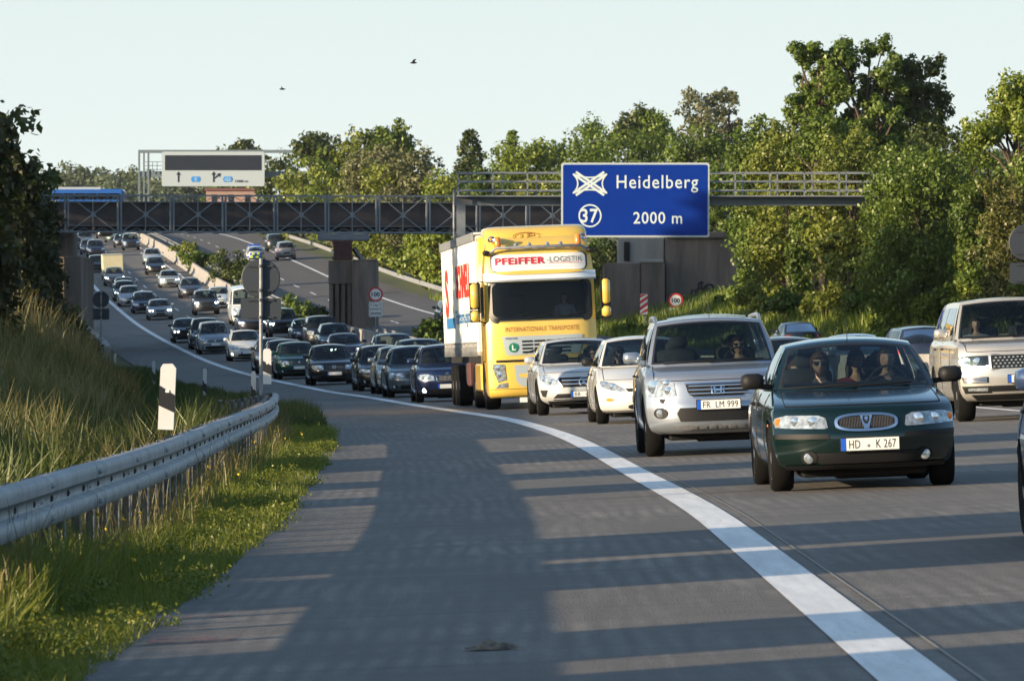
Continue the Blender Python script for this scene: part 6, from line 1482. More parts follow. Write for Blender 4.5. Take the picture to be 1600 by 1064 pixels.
# ------------------------------------------------------------------ foliage
def leaf_mat(name, c0, c1, trans=.25, vs=.35):
    m = bpy.data.materials.new(name); m.use_nodes = True; nt = m.node_tree; nt.nodes.clear(); o = nt.nodes.new('ShaderNodeOutputMaterial')
    g = nt.nodes.new('ShaderNodeNewGeometry'); n = nt.nodes.new('ShaderNodeTexNoise'); n.inputs['Scale'].default_value = vs; n.inputs['Detail'].default_value = 5; n.inputs['Roughness'].default_value = .75
    nt.links.new(g.outputs['Position'], n.inputs['Vector']); r = nt.nodes.new('ShaderNodeMapRange'); r.inputs[1].default_value = .33; r.inputs[2].default_value = .67; nt.links.new(n.outputs['Fac'], r.inputs[0])
    ri = math_(nt, 'ADD', math_(nt, 'MULTIPLY', r.outputs[0], .75), math_(nt, 'MULTIPLY', g.outputs['Random Per Island'], .25))
    col = mixc(nt, ri, c0, c1); d = nt.nodes.new('ShaderNodeBsdfDiffuse'); t = nt.nodes.new('ShaderNodeBsdfTranslucent'); gl = nt.nodes.new('ShaderNodeBsdfGlossy'); gl.inputs['Roughness'].default_value = .45; gl.inputs[0].default_value = (.6,.6,.5,1)
    nt.links.new(col, d.inputs[0]); nt.links.new(mixc(nt, .5, col, (.10,.13,.01)), t.inputs[0])
    a = nt.nodes.new('ShaderNodeMixShader'); a.inputs[0].default_value = trans; nt.links.new(d.outputs[0], a.inputs[1]); nt.links.new(t.outputs[0], a.inputs[2])
    b = nt.nodes.new('ShaderNodeMixShader'); b.inputs[0].default_value = .05; nt.links.new(a.outputs[0], b.inputs[1]); nt.links.new(gl.outputs[0], b.inputs[2]); nt.links.new(b.outputs[0], o.inputs[0]); return m
LM = {'mid': leaf_mat('leaves_mid_green', (.040,.075,.012), (.150,.215,.032)), 'yellow': leaf_mat('leaves_yellow_green', (.075,.105,.014), (.240,.270,.042)),
      'dark': leaf_mat('leaves_dark_green', (.026,.044,.012), (.085,.115,.026)), 'grey': leaf_mat('leaves_grey_green', (.070,.080,.035), (.200,.200,.095)),
      'bright': leaf_mat('leaves_bright_green', (.075,.120,.012), (.220,.270,.035)), 'brown': leaf_mat('leaves_olive_brown', (.060,.068,.016), (.175,.170,.042)),
      'far': leaf_mat('leaves_far_green', (.055,.080,.045), (.120,.150,.075), vs=.12), 'black': leaf_mat('leaves_deep_green', (.006,.012,.005), (.022,.034,.010))}  # far: distance haze is mixed into the pale leaf colour
M['bark'] = mat('bark', (.075,.055,.04), .9, var=.35, vs=4, bump=.4, bs=10)
def leaf_cloud(rng, centers, radii, n, size, elong=1.5, droop=0.):
    """n small leaf-clump faces spread through lumps; returns verts (4n,3)"""
    centers = np.array(centers, float); radii = np.array(radii, float)
    w = (radii.prod(1))**(2/3); idx = rng.choice(len(centers), n, p=w/w.sum())
    d = rng.normal(size=(n,3)); d /= np.linalg.norm(d, axis=1)[:,None]; rad = rng.uniform(0,1,n)**.38*(1+.55*rng.random(n)**6)
    p = centers[idx]+d*radii[idx]*rad[:,None]
    nrm = d+rng.normal(size=(n,3))*.48; nrm[:,2] += .15; nrm /= np.linalg.norm(nrm, axis=1)[:,None]
    a = np.cross(nrm, rng.normal(size=(n,3))); a /= np.linalg.norm(a, axis=1)[:,None]; b = np.cross(nrm, a)
    s = size*rng.uniform(.55,1.3,n)[:,None]; A = a*s*elong*.5; B = b*s*.5
    if droop: A[:,2] -= np.abs(s[:,0])*droop
    V = np.empty((n,4,3)); V[:,0] = p-A; V[:,1] = p-B*.9; V[:,2] = p+A; V[:,3] = p+B*.9
    return V.reshape(-1,3)
def quads_mesh(name, V, m):
    n = len(V)//4; me = bpy.data.meshes.new(name); me.vertices.add(len(V)); me.vertices.foreach_set('co', V.astype(np.float32).ravel())
    me.loops.add(4*n); me.loops.foreach_set('vertex_index', np.arange(4*n, dtype=np.int32)); me.polygons.add(n)
    me.polygons.foreach_set('loop_start', np.arange(0, 4*n, 4, dtype=np.int32)); me.materials.append(m); me.update(calc_edges=True); return me
def crown_lumps(rng, shape, nl):
    """lump centres and radii in a unit crown: base z=0, top z=1, half width .5"""
    C_, R_ = [], []
    for _ in range(nl):
        if shape == 'round':
            while True:
                p = rng.uniform(-1,1,3)
                if np.linalg.norm(p) < 1 and np.linalg.norm(p) > .35: break
            c = np.array([p[0]*.36, p[1]*.36, .55+p[2]*.34]); r = rng.uniform(.09,.17)
        elif shape == 'broad':
            a = rng.uniform(0,6.28); q = rng.uniform(0,1)**.5; c = np.array([math.cos(a)*q*.42, math.sin(a)*q*.42, .45+.38*(1-q*q)*rng.uniform(.3,1)+rng.uniform(-.12,.05)]); r = rng.uniform(.08,.15)
        elif shape == 'cone':
            z = rng.uniform(.08,.95); q = (1-z)**.7; a = rng.uniform(0,6.28); c = np.array([math.cos(a)*q*.44, math.sin(a)*q*.44, z]); r = .07+.10*(1-z)
        elif shape == 'column':
            z = rng.uniform(.04,.93); a = rng.uniform(0,6.28); q = .30*(1-.35*z)*rng.uniform(.5,1.1); c = np.array([math.cos(a)*q, math.sin(a)*q, z]); r = rng.uniform(.10,.18)
        elif shape == 'full':
            z = rng.uniform(.03,.90); a = rng.uniform(0,6.28); q = .46*math.sqrt(max(.02,1-max(0,(z-.62)/.38)**2))*rng.uniform(.3,1)**.6; c = np.array([math.cos(a)*q, math.sin(a)*q, z]); r = rng.uniform(.14,.26)
        elif shape == 'open':
            a = rng.uniform(0,6.28); z = rng.uniform(.18,.93); q = .43*math.sin(min(.97,z*.95+.03)*math.pi)**.5*rng.uniform(.3,1); c = np.array([math.cos(a)*q, math.sin(a)*q, z]); r = rng.uniform(.07,.13)
        else:   # bush
            a = rng.uniform(0,6.28); q = rng.uniform(0,1)**.5*.42; z = .35+.4*(1-q*2)*rng.uniform(.2,1); c = np.array([math.cos(a)*q, math.sin(a)*q, z]); r = rng.uniform(.12,.22)
        C_.append(c); R_.append(r)
    return np.array(C_), np.array(R_)
CROWNS = {}
def crown(shape, lm, w, h, leaf, dens, seed, droop=0.):
    """crown mesh in metres, shared by trees of one kind and size"""
    w_ = round(w*2)/2; h_ = round(h*2)/2; key = (shape, lm, w_, h_, round(leaf,2), seed)
    if key in CROWNS: return CROWNS[key]
    rng = np.random.default_rng(seed*131+int(w*10)); nl = {'round':34,'broad':40,'cone':46,'column':26,'open':34,'bush':16,'full':26}[shape]; nl = int(nl*clamp(h/w, 1, 3)) if shape in ('full','column','cone') else nl
    c, r = crown_lumps(rng, shape, nl); S = np.array([w, w, h]); C2, R2 = [], []
    for ci, ri in zip(c, r):
        cm = ci*S; rm = ri*(w if shape in ('full','column','cone') else min(w, h)*1.15)*np.array([1.1,1.1,.95])*(1 if shape != 'column' else 1.25); C2.append(cm); R2.append(rm*.8)
        for _ in range(5):
            d = rng.normal(size=3); d /= np.linalg.norm(d); C2.append(cm+d*rm*rng.uniform(.75,1.15)); R2.append(rm*rng.uniform(.25,.5))
    area = w*h*6.5; n = int(clamp(area/(leaf*leaf)*dens, 1200, 60000))
    V = leaf_cloud(rng, C2, R2, n, leaf, droop=droop); me = quads_mesh('crown', V, LM[lm]); CROWNS[key] = me, c*S; return CROWNS[key]
def tree(x, y, ztop, w, shape, lm, label, name='tree', seed=1, leaf=None, cat='tree', group=None, zbase=None, cr=.0, dens=1., droop=0., rot=None, inside_=0.):
    z0 = zat(x, y)-.15 if zbase is None else zbase; H = max(1.0, ztop-z0); leaf = leaf or clamp(y*.00050, .11, .9)
    if shape == 'bush' and H > 1.15*w: shape = 'full'
    if shape in ('broad','round') and cr < .15: shape = 'full'; cr = 0
    elif shape in ('open','broad','round'): w *= 1.3 if shape == 'open' else 1.1; cr = max(0, 1-(1.35 if shape == 'open' else 1.2)*w/H)
    if shape == 'full': w *= 1.12
    t = empty(name, (x, y, z0), 0, label, cat, group); hc = H*(1-cr)
    me, lumps = crown(shape, lm, w, hc, leaf, dens*(1.5 if y < 340 and shape == 'full' else 1), seed, droop); ww = round(w*2)/2
    o = link('crown' if shape != 'bush' else 'foliage', me, t, (0,0,H*cr)); rz_ = rot if rot is not None else (x*7.3+y*1.7) % 6.28; o.rotation_euler.z = rz_
    rnd = random.Random(seed*7+int(x*10)); mb = MB(); tr_ = max(.06, H*.018) if shape != 'bush' else .04
    mb.tube([(0,0,-.2),(rnd.uniform(-.02,.02)*H,0,H*.3),(rnd.uniform(-.03,.03)*H,rnd.uniform(-.02,.02)*H,H*.62),(0,0,H*.9)], [tr_*1.3,tr_,tr_*.6,tr_*.15], 8)
    ca, sa = math.cos(rz_), math.sin(rz_)
    for k in range(0, len(lumps), max(1, len(lumps)//(14 if shape != 'bush' else 5))):
        L = lumps[k]; e = Vector((L[0]*ca-L[1]*sa, L[0]*sa+L[1]*ca, L[2]+H*cr)); z1 = max(.12*H, (H*cr+(e.z-H*cr)*rnd.uniform(-.1,.5)) if cr > .3 else e.z*rnd.uniform(.45,.75))
        s_ = Vector((0,0,z1)); m_ = (s_+e)/2+Vector((rnd.uniform(-.04,.04)*H, rnd.uniform(-.04,.04)*H, .03*H)); mb.tube([s_, m_, e], [tr_*.42, tr_*.26, tr_*.08], 5)
    mb.build('trunk' if shape != 'bush' else 'stem', M['bark'], t, smooth=60, fix=False); return t
def ptree(px, ptop, D, wpx, *a, **k):
    """tree placed by what the photograph shows: crown centre and top in pixels, distance, width"""
    g_ = k.get('group', ''); lim = 22.9 if 'weeds' in g_ else 24.5
    if any(q in g_ for q in ('right embankment','rise behind','slope under','weeds')):
        while wx(px, D)-xe(D) < lim and D < 980: D += 4
    x = wx(px, D); return tree(x, D, wz(ptop, D), wpx*D/FPX, *a, **k)
GR = 'trees and shrubs on the right embankment'
# --- right embankment: tall crowns behind, ivy-hung columns in front
T_ = ptree
T_(1278, 60, 262, 92, 'open', 'mid', 'leftmost of the three tall open crowns against the sky at right', group=GR, seed=3, cr=.5, dens=1.6)
T_(1360, 44, 262, 140, 'open', 'mid', 'tallest crown in the middle of the group against the sky at right', group=GR, seed=4, cr=.5, dens=1.6)
T_(1438, 85, 264, 104, 'open', 'dark', 'loose dark crown right of the tallest one', group=GR, seed=5, cr=.45, dens=1.3)
T_(1400, 150, 266, 150, 'broad', 'brown', 'brownish broad tree under the tallest crowns', group=GR, seed=6, cr=.2)
T_(1290, 150, 255, 110, 'broad', 'mid', 'green tree below the leftmost tall crown', group=GR, seed=7, cr=.2)
T_(1190, 160, 288, 84, 'broad', 'mid', 'rounded green tree top behind the railing of the gantry', group=GR, seed=8, cr=.1)
T_(1128, 235, 332, 80, 'round', 'mid', 'green tree rising directly right of the blue sign', group=GR, seed=9)
T_(1235, 170, 272, 110, 'broad', 'yellow', 'yellow green tree above the middle of the gantry walkway', group=GR, seed=10)
T_(1330, 190, 248, 120, 'broad', 'yellow', 'sunlit yellow green tree above the end of the gantry', group=GR, seed=11)
T_(1478, 185, 250, 120, 'broad', 'dark', 'shaded dark tree in the gap left of the picture edge crown', group=GR, seed=12)
T_(1590, 100, 215, 150, 'broad', 'bright', 'fresh green tree crown cut by the right picture edge', group=GR, seed=13, cr=.25)
T_(1545, 210, 222, 90, 'round', 'mid', 'green tree just below the crown at the right picture edge', group=GR, seed=14)
T_(1600, 265, 200, 120, 'broad', 'brown', 'olive brown bush tree behind the dark sign back at right', group=GR, seed=15)
T_(1440, 240, 226, 150, 'broad', 'mid', 'wide dark green mass where the gantry end disappears', group=GR, seed=16)
T_(1405, 210, 228, 70, 'round', 'mid', 'rounded tree hiding the end of the walkway', group=GR, seed=17)
for i, (px, pt, D, w) in enumerate([(1680,150,205,150),(1760,120,190,150),(1850,170,178,160),(1700,300,185,150),(1800,300,170,150)]): T_(px, pt, D, w, 'broad', 'mid', 'green tree beyond the right picture edge', group='trees beyond the right picture edge', seed=230+i)
IV = 'ivy-covered trunks on the right embankment'
for i, (px, pt, D, w, lm, lab) in enumerate([
    (1172, 318, 288, 48, 'mid', 'first ivy column right of the graffiti wall'),
    (1205, 300, 278, 60, 'yellow', 'sunny ivy column second from the graffiti wall'),
    (1250, 325, 268, 52, 'mid', 'ivy column below the middle of the walkway'),
    (1290, 290, 262, 55, 'yellow', 'tall yellow ivy column below the walkway'),
    (1328, 330, 256, 44, 'dark', 'narrow dark ivy column in the shaded hollow'),
    (1368, 300, 246, 62, 'yellow', 'broad sunny ivy column under the walkway end'),
    (1418, 320, 238, 60, 'mid', 'ivy column right of the walkway end'),
    (1466, 340, 230, 62, 'mid', 'green ivy column above the champagne off-roader mirror'),
    (1515, 350, 222, 62, 'bright', 'fresh green ivy column above the champagne off-roader'),
    (1565, 330, 214, 66, 'brown', 'brown olive ivy column left of the dark sign back'),
    (1612, 350, 207, 60, 'mid', 'ivy column at the right picture edge')]):
    T_(px, pt, D, w, 'column', lm, lab, group=IV, seed=20+i, leaf=.12, dens=2.0, droop=.15, name='ivy_column', cat='ivy')
for i, (px, pt, D, w, lm, lab) in enumerate([
    (1180, 420, 276, 70, 'yellow', 'low sunny shrub at the foot of the first ivy column'),
    (1232, 440, 264, 75, 'mid', 'low shrub left of the dark car roof'),
    (1292, 430, 254, 80, 'yellow', 'yellow shrub behind the dark car roof'),
    (1350, 440, 244, 80, 'mid', 'shrub under the dark ivy hollow'),
    (1410, 420, 234, 85, 'mid', 'shrub above the dark blue car going away'),
    (1470, 430, 224, 85, 'bright', 'shrub left of the champagne off-roader roof'),
    (1140, 455, 292, 55, 'mid', 'small shrub covering the right end of the graffiti wall'),
    (1545, 430, 216, 85, 'brown', 'olive shrub above the champagne off-roader roof'),
    (1605, 440, 208, 85, 'mid', 'shrub below the dark sign back')]):
    T_(px, pt, D, w, 'bush', lm, lab, group=GR, seed=40+i, leaf=.15, dens=1.5, name='shrub', cat='shrub')
for i, (px, pt, D, w, lab) in enumerate([(945, 500, 288, 60, 'light weeds left of the hazard board'),(985, 492, 290, 55, 'light weeds in front of the hazard board'),(1035, 503, 284, 60, 'weeds below the graffiti'),(1085, 498, 280, 60, 'weeds right of the lower 100 sign'),(1130, 490, 276, 55, 'weeds at the end of the graffiti wall'),
    (1170, 498, 262, 60, 'green weeds in front of the first ivy column'),(1208, 514, 226, 46, 'bright weeds left of the dark car roof'),(1240, 519, 224, 60, 'low bright weeds hiding the dark car up to its roof'),(1275, 508, 228, 70, 'bright weeds right of the dark car roof'),(1330, 505, 222, 70, 'bright weeds behind the green saloon roof'),(1390, 500, 214, 80, 'weeds behind the dark blue car roof')]):
    T_(px, pt, D, w, 'bush', 'bright' if i not in (0,2) else 'yellow', lab, group='tall weeds along the far verge', seed=60+i, leaf=.10, dens=1.6, name='weed_clump', cat='weeds')
# --- trees on the rise behind the bridge
MG = 'trees on the rise behind the bridge'
for i, (px, pt, D, w, sh, lm, cr, lab) in enumerate([
    (382, 203, 820, 60, 'broad', 'dark', .3, 'dark tree top above the dark display board'),
    (372, 234, 560, 90, 'broad', 'mid', 0, 'green tree right behind the dark display board'),
    (440, 238, 600, 60, 'broad', 'dark', 0, 'dark tree between the display board and gantry end'),
    (487, 194, 590, 62, 'broad', 'dark', .2, 'dark round tree left of the gantry end'),
    (514, 200, 600, 52, 'broad', 'dark', .1, 'second dark tree at the gantry end'),
    (474, 262, 500, 76, 'broad', 'yellow', 0, 'yellow green bushes under the far gantry beam'),
    (520, 248, 470, 90, 'broad', 'bright', 0, 'fresh green tree right of the far gantry'),
    (560, 190, 480, 70, 'round', 'yellow', .1, 'light green tree left of the rounded tall crown'),
    (614, 175, 500, 92, 'broad', 'mid', .3, 'rounded tall crown highest in the middle group'),
    (585, 215, 450, 80, 'round', 'grey', 0, 'pale flowering tree in the middle group'),
    (640, 220, 460, 80, 'broad', 'grey', 0, 'pale bushy tree right of the rounded tall crown'),
    (612, 250, 430, 90, 'broad', 'yellow', 0, 'yellow green bushes in front of the pale tree'),
    (675, 250, 430, 80, 'broad', 'bright', 0, 'bright bushes left of the conical dark tree'),
    (735, 198, 470, 88, 'cone', 'dark', .0, 'dark conical tree above the left end of the walkway railing'),
    (700, 262, 420, 60, 'round', 'yellow', 0, 'yellow bush below the conical dark tree'),
    (800, 200, 520, 50, 'cone', 'mid', 0, 'slim pointed tree right of the conical dark tree'),
    (820, 222, 500, 90, 'broad', 'bright', 0, 'light green tree in front of the slim pointed tree'),
    (862, 224, 510, 50, 'round', 'mid', 0, 'small round tree left of the blue sign'),
    (770, 262, 440, 70, 'broad', 'mid', 0, 'bushes left of the red roofed houses'),
    (845, 268, 430, 60, 'broad', 'yellow', 0, 'bushes right of the red roofed houses'),
    (925, 186, 520, 50, 'broad', 'mid', 0, 'slender grey green tree left above the blue sign'),
    (1000, 143, 540, 106, 'broad', 'dark', .3, 'large dark rounded tree above the blue sign'),
    (985, 188, 440, 150, 'broad', 'mid', 0, 'wide green tree mass directly above the blue sign'),
    (1092, 130, 560, 62, 'broad', 'grey', 0, 'pale willow-like tree right above the blue sign'),
    (1138, 134, 565, 40, 'broad', 'grey', 0, 'second pale wispy tree right above the blue sign'),
    (1085, 205, 420, 90, 'broad', 'mid', 0, 'green bushes between the blue sign and the willow-like tree'),
    (910, 370, 360, 90, 'broad', 'mid', 0, 'dark bush between the lorry and the abutment'),
    (940, 372, 345, 60, 'broad', 'dark', 0, 'small dark bush just left of the abutment block')]):
    T_(px, pt, D, w, sh, lm, lab, group=MG, seed=80+i, cr=cr, dens=1.3)
for i, (px, pt, D, w, lm, lab) in enumerate([(600, 352, 400, 100, 'bright', 'sunny bushes on the slope seen under the bridge'),(650, 352, 380, 90, 'bright', 'bright bushes under the bridge left of the lorry'),(668, 385, 365, 70, 'yellow', 'low yellow bush beside the trailer'),(575, 350, 520, 90, 'yellow', 'bushes far under the bridge behind the pier'),(630, 395, 380, 60, 'bright', 'lower sunny bush on the verge slope'),(690, 360, 370, 60, 'bright', 'bush hidden partly by the trailer top')]):
    T_(px, pt, D, w, 'bush', lm, lab, group='bushes on the slope under the bridge', seed=120+i, dens=1.3, leaf=.25, name='shrub', cat='shrub')
# --- far hazy woods at the left
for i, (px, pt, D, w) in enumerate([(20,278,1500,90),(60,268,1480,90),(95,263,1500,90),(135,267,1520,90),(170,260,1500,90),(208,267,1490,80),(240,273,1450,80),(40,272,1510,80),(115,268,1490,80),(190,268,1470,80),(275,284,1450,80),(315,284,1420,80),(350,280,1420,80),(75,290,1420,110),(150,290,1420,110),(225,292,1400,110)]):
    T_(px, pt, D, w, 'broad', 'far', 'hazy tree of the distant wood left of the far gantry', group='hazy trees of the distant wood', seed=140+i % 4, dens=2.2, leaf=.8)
# --- left: dark tree and undergrowth on the embankment
LG = 'trees and shrubs on the left embankment'
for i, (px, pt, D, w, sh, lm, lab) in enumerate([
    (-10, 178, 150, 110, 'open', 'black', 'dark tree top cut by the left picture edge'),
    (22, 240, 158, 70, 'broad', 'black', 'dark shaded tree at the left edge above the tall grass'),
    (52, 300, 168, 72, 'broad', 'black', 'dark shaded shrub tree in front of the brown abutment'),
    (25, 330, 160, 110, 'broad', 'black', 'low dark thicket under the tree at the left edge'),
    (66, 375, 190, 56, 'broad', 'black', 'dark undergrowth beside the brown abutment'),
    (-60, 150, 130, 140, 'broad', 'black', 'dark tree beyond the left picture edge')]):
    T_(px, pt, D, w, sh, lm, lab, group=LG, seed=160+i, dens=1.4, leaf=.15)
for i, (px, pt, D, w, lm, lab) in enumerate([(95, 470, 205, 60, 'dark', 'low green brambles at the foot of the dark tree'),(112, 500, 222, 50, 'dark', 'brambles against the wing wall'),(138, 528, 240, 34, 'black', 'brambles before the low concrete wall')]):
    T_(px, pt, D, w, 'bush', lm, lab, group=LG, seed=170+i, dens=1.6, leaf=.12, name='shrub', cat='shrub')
# --- shrubs in the median
for i, (px, pt, D, w, lm, lab) in enumerate([(290, 367, 520, 42, 'yellow', 'yellowish median bush nearest the bridge beams'),(305, 376, 480, 50, 'mid', 'median bush in the middle of the row'),(325, 390, 440, 48, 'dark', 'lowest median bush of the upper row'),(345, 408, 410, 36, 'dark', 'small dark median bush above the sign back'),
    (455, 462, 345, 40, 'mid', 'dark median bush right of the square sign back'),(480, 464, 336, 50, 'mid', 'median bush left of the stone pier'),(500, 478, 326, 34, 'dark', 'small median bush at the foot of the stone pier'),(625, 500, 262, 46, 'mid', 'green median bush right of the lower 100 sign plates'),(655, 508, 250, 40, 'mid', 'green median bush beside the lorry trailer')]):
    D_ = D; x = xe(D)+9.9; T_(px if abs(wx(px, D)-x) < 1.4 else PX0+x*FPX/D, pt, D, w, 'bush', lm, lab, group='bushes in the median', seed=180+i, dens=1.4, name='shrub', cat='shrub', leaf=.16)
# --- trees left of the frame: they shade the queue and the far bend
for i, (o_, D, h, w) in enumerate([(-19,160,8,8),(-19,176,9,9),(-21,190,11,10),(-20,205,11,10),(-22,220,11,10),(-22,236,12,10),(-22,252,12,10),(-24,270,12,11),(-24,288,12,11),(-13,298,9,8),(-26,310,12,11)]):
    x = xe(D)+o_; tree(x, D, zat(x, D)+h, w, 'broad', 'dark', 'shade tree on the left embankment beyond the picture', group='shade trees beyond the left picture edge', seed=200+i % 4, leaf=.35, dens=1.6)
# ------------------------------------------------------------------ unseen fence added left of the frame; its gaps shape the bars of shade
M['timber'] = mat('weathered_timber', (.16,.12,.085), .85, var=.3, vs=3)
XN = -14.5; tl_ = 1/math.cos(SUN_AZ)
def src(x, D): return D-(x-XN)*math.tan(SUN_AZ)
lit = [(24.1,25.2),(27.7,32.5),(36.4,37.1),(41.2,53),(55.8,59.6),(62.5,68),(76,87)]
edges_ = [6.0]+[v for a in lit for v in a]+[136.0]
for k in range(0, len(edges_), 2):
    d0, d1 = src(.6, edges_[k]), src(.6, edges_[k+1]); h = 6.2 if k < 12 else (4.5 if k < 14 else 3.4)
    t = empty('noise_fence', (XN, d0, zat(XN,d0)), 0, 'timber noise fence section standing beyond the left picture edge', 'fence', 'noise fence sections beyond the left picture edge')
    z0 = -.8; mb = MB(); mb.box((XN, (d0+d1)/2, (z0+h-.35)/2), (.10, d1-d0, h-.35-z0)); n = max(1, int((d1-d0)/.3)); 
    for q in range(n): mb.box((XN+.07, d0+(q+.5)*(d1-d0)/n, (z0+h-.35)/2), (.04, (d1-d0)/n-.04, h-.4-z0))
    gname(t, mb, 'panel', M['timber'])
    if k < 12 and d1-d0 > 1.2:
        pass
    for y in (d0+.06, d1-.06): mb = MB(); mb.box((XN-.06, y, (z0+h-.3)/2), (.12,.12,h-.25-z0)); gname(t, mb, 'post', M['galvpost'])
# ------------------------------------------------------------------ grass
def blades(name, N, sampler, hfun, seed, m, wid=.006, bend=.5, label=None, nseg=3, cat='grass'):
    rng = np.random.default_rng(seed); P = sampler(rng, N); N = len(P); h = hfun(rng, P)
    a = rng.uniform(0, 2*np.pi, N); la = rng.uniform(0, 2*np.pi, N); lean = h*bend*rng.uniform(.1,1,N)
    wv = np.stack([np.cos(a), np.sin(a), np.zeros(N)], 1)*(wid*(.6+h[:,None]*.8)*rng.uniform(.6,1.4,N)[:,None]); lv = np.stack([np.cos(la), np.sin(la), np.zeros(N)], 1)*lean[:,None]
    up = np.zeros((N,3)); up[:,2] = h; V = np.empty((N,6,3))
    V[:,0] = P-wv; V[:,1] = P+wv; mid = P+up*.5+lv*.25; V[:,2] = mid-wv*.75; V[:,3] = mid+wv*.75; tip = P+up*(1-.12*(lean/h))[:,None]+lv; V[:,4] = tip-wv*.08; V[:,5] = tip+wv*.08
    F = np.array([[0,1,3,2],[2,3,5,4]]); idx = (F[None]+(np.arange(N)*6)[:,None,None]).reshape(-1)
    me = bpy.data.meshes.new(name); me.vertices.add(6*N); me.vertices.foreach_set('co', V.astype(np.float32).ravel()); me.loops.add(8*N); me.loops.foreach_set('vertex_index', idx.astype(np.int32))
    me.polygons.add(2*N); me.polygons.foreach_set('loop_start', np.arange(0, 8*N, 4, dtype=np.int32)); me.materials.append(m); me.update(calc_edges=True)
    o = link(name, me); tag(o, label, cat, None, 'stuff'); return o
# tabulated ground for fast sampling
_D = np.linspace(-5, 420, 851); _O = np.linspace(-30, 45, 301); _Z = np.array([[tz(o, D) for o in _O] for D in _D]); _X = np.array([xe(D) for D in _D])
def ground_pts(o, D):
    i = (D-_D[0])/(_D[1]-_D[0]); j = (o-_O[0])/(_O[1]-_O[0]); i0 = np.clip(i.astype(int), 0, len(_D)-2); j0 = np.clip(j.astype(int), 0, len(_O)-2); u = i-i0; v = j-j0
    z = _Z[i0,j0]*(1-u)*(1-v)+_Z[i0+1,j0]*u*(1-v)+_Z[i0,j0+1]*(1-u)*v+_Z[i0+1,j0+1]*u*v; x = np.interp(D, _D, _X)+o
    return np.stack([x, D, z-.04], 1)
def clumpn(x, y, s, seed=0):
    return .5+.25*(np.sin(x*s+1.3+seed)+np.sin(y*s*.37+x*s*.6+2.1*seed)) +.25*np.sin(y*s*.9-x*s*.4+seed)*np.sin(x*s*1.7+y*s*.5)
def samp(o0, o1, d0, d1, edge=False):
    def f(rng, N):
        D = d0*(d1/d0)**rng.uniform(0,1,N)           # denser near the camera
        o = rng.uniform(o0, o1, N)
        if edge: o = np.minimum(o, -3.42-.22*np.sin(D*1.9)*np.sin(D*.63+1)-.10*np.sin(D*5.1)+rng.uniform(-.12,.16,N)*0+.12*(rng.random(N)-.5))
        return ground_pts(o, D)
    return f
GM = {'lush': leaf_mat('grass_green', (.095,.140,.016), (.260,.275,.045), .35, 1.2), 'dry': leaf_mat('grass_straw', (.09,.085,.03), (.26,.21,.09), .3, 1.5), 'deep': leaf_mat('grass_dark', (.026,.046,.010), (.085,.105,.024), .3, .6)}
blades('grass', 130000, samp(-4.9, -3.5, 18, 115, True), lambda r, P: (.05+.13*r.random(len(P))**1.5)*(.55+.9*clumpn(P[:,0], P[:,1], 1.1)), 1, GM['lush'], .006, .6, 'short bright green grass along the concrete shoulder edge')
blades('grass', 60000, samp(-5.7, -4.15, 18, 118), lambda r, P: (.10+.22*r.random(len(P)))*(.5+.9*clumpn(P[:,0], P[:,1], .8, 2))*np.where(P[:,1] < 35, 1.5, .62), 2, GM['lush'], .006, .75, 'taller green grass around the crash barrier posts')
blades('dry_grass', 9000, samp(-6.2, -4.2, 18, 112), lambda r, P: (.30+.45*r.random(len(P)))*(.55+.8*clumpn(P[:,0], P[:,1], .6, 4)), 3, GM['dry'], .004, .6, 'long straw coloured grass stalks around the crash barrier')
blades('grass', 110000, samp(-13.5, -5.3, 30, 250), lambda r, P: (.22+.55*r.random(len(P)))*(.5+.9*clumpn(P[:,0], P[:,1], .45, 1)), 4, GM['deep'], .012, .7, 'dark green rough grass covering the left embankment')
blades('dry_grass', 16000, samp(-14, -7.0, 60, 240), lambda r, P: (.5+.6*r.random(len(P)))*(.4+1.0*clumpn(P[:,0], P[:,1], .35, 5)), 5, GM['dry'], .009, .6, 'tall pale seeding grass on top of the left embankment')
blades('grass', 60000, samp(-3.9, -3.3, 115, 260), lambda r, P: .12+.2*r.random(len(P)), 6, GM['deep'], .014, .6, 'dark grass fringe along the shaded shoulder bend') if 0 else None
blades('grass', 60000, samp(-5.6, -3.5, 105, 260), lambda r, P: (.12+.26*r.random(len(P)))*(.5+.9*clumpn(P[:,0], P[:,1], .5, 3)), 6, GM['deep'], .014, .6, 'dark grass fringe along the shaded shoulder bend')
blades('grass', 50000, samp(21.9, 30, 140, 400), lambda r, P: (.25+.5*r.random(len(P)))*(.5+.9*clumpn(P[:,0], P[:,1], .4, 6)), 7, LM['bright'], .022, .6, 'sunlit rough grass along the far right verge')
blades('grass', 30000, samp(9.3, 10.8, 90, 400), lambda r, P: (.2+.4*r.random(len(P)))*(.5+.9*clumpn(P[:,0], P[:,1], .4, 7)), 8, GM['deep'], .018, .6, 'grass in the narrow median strip')
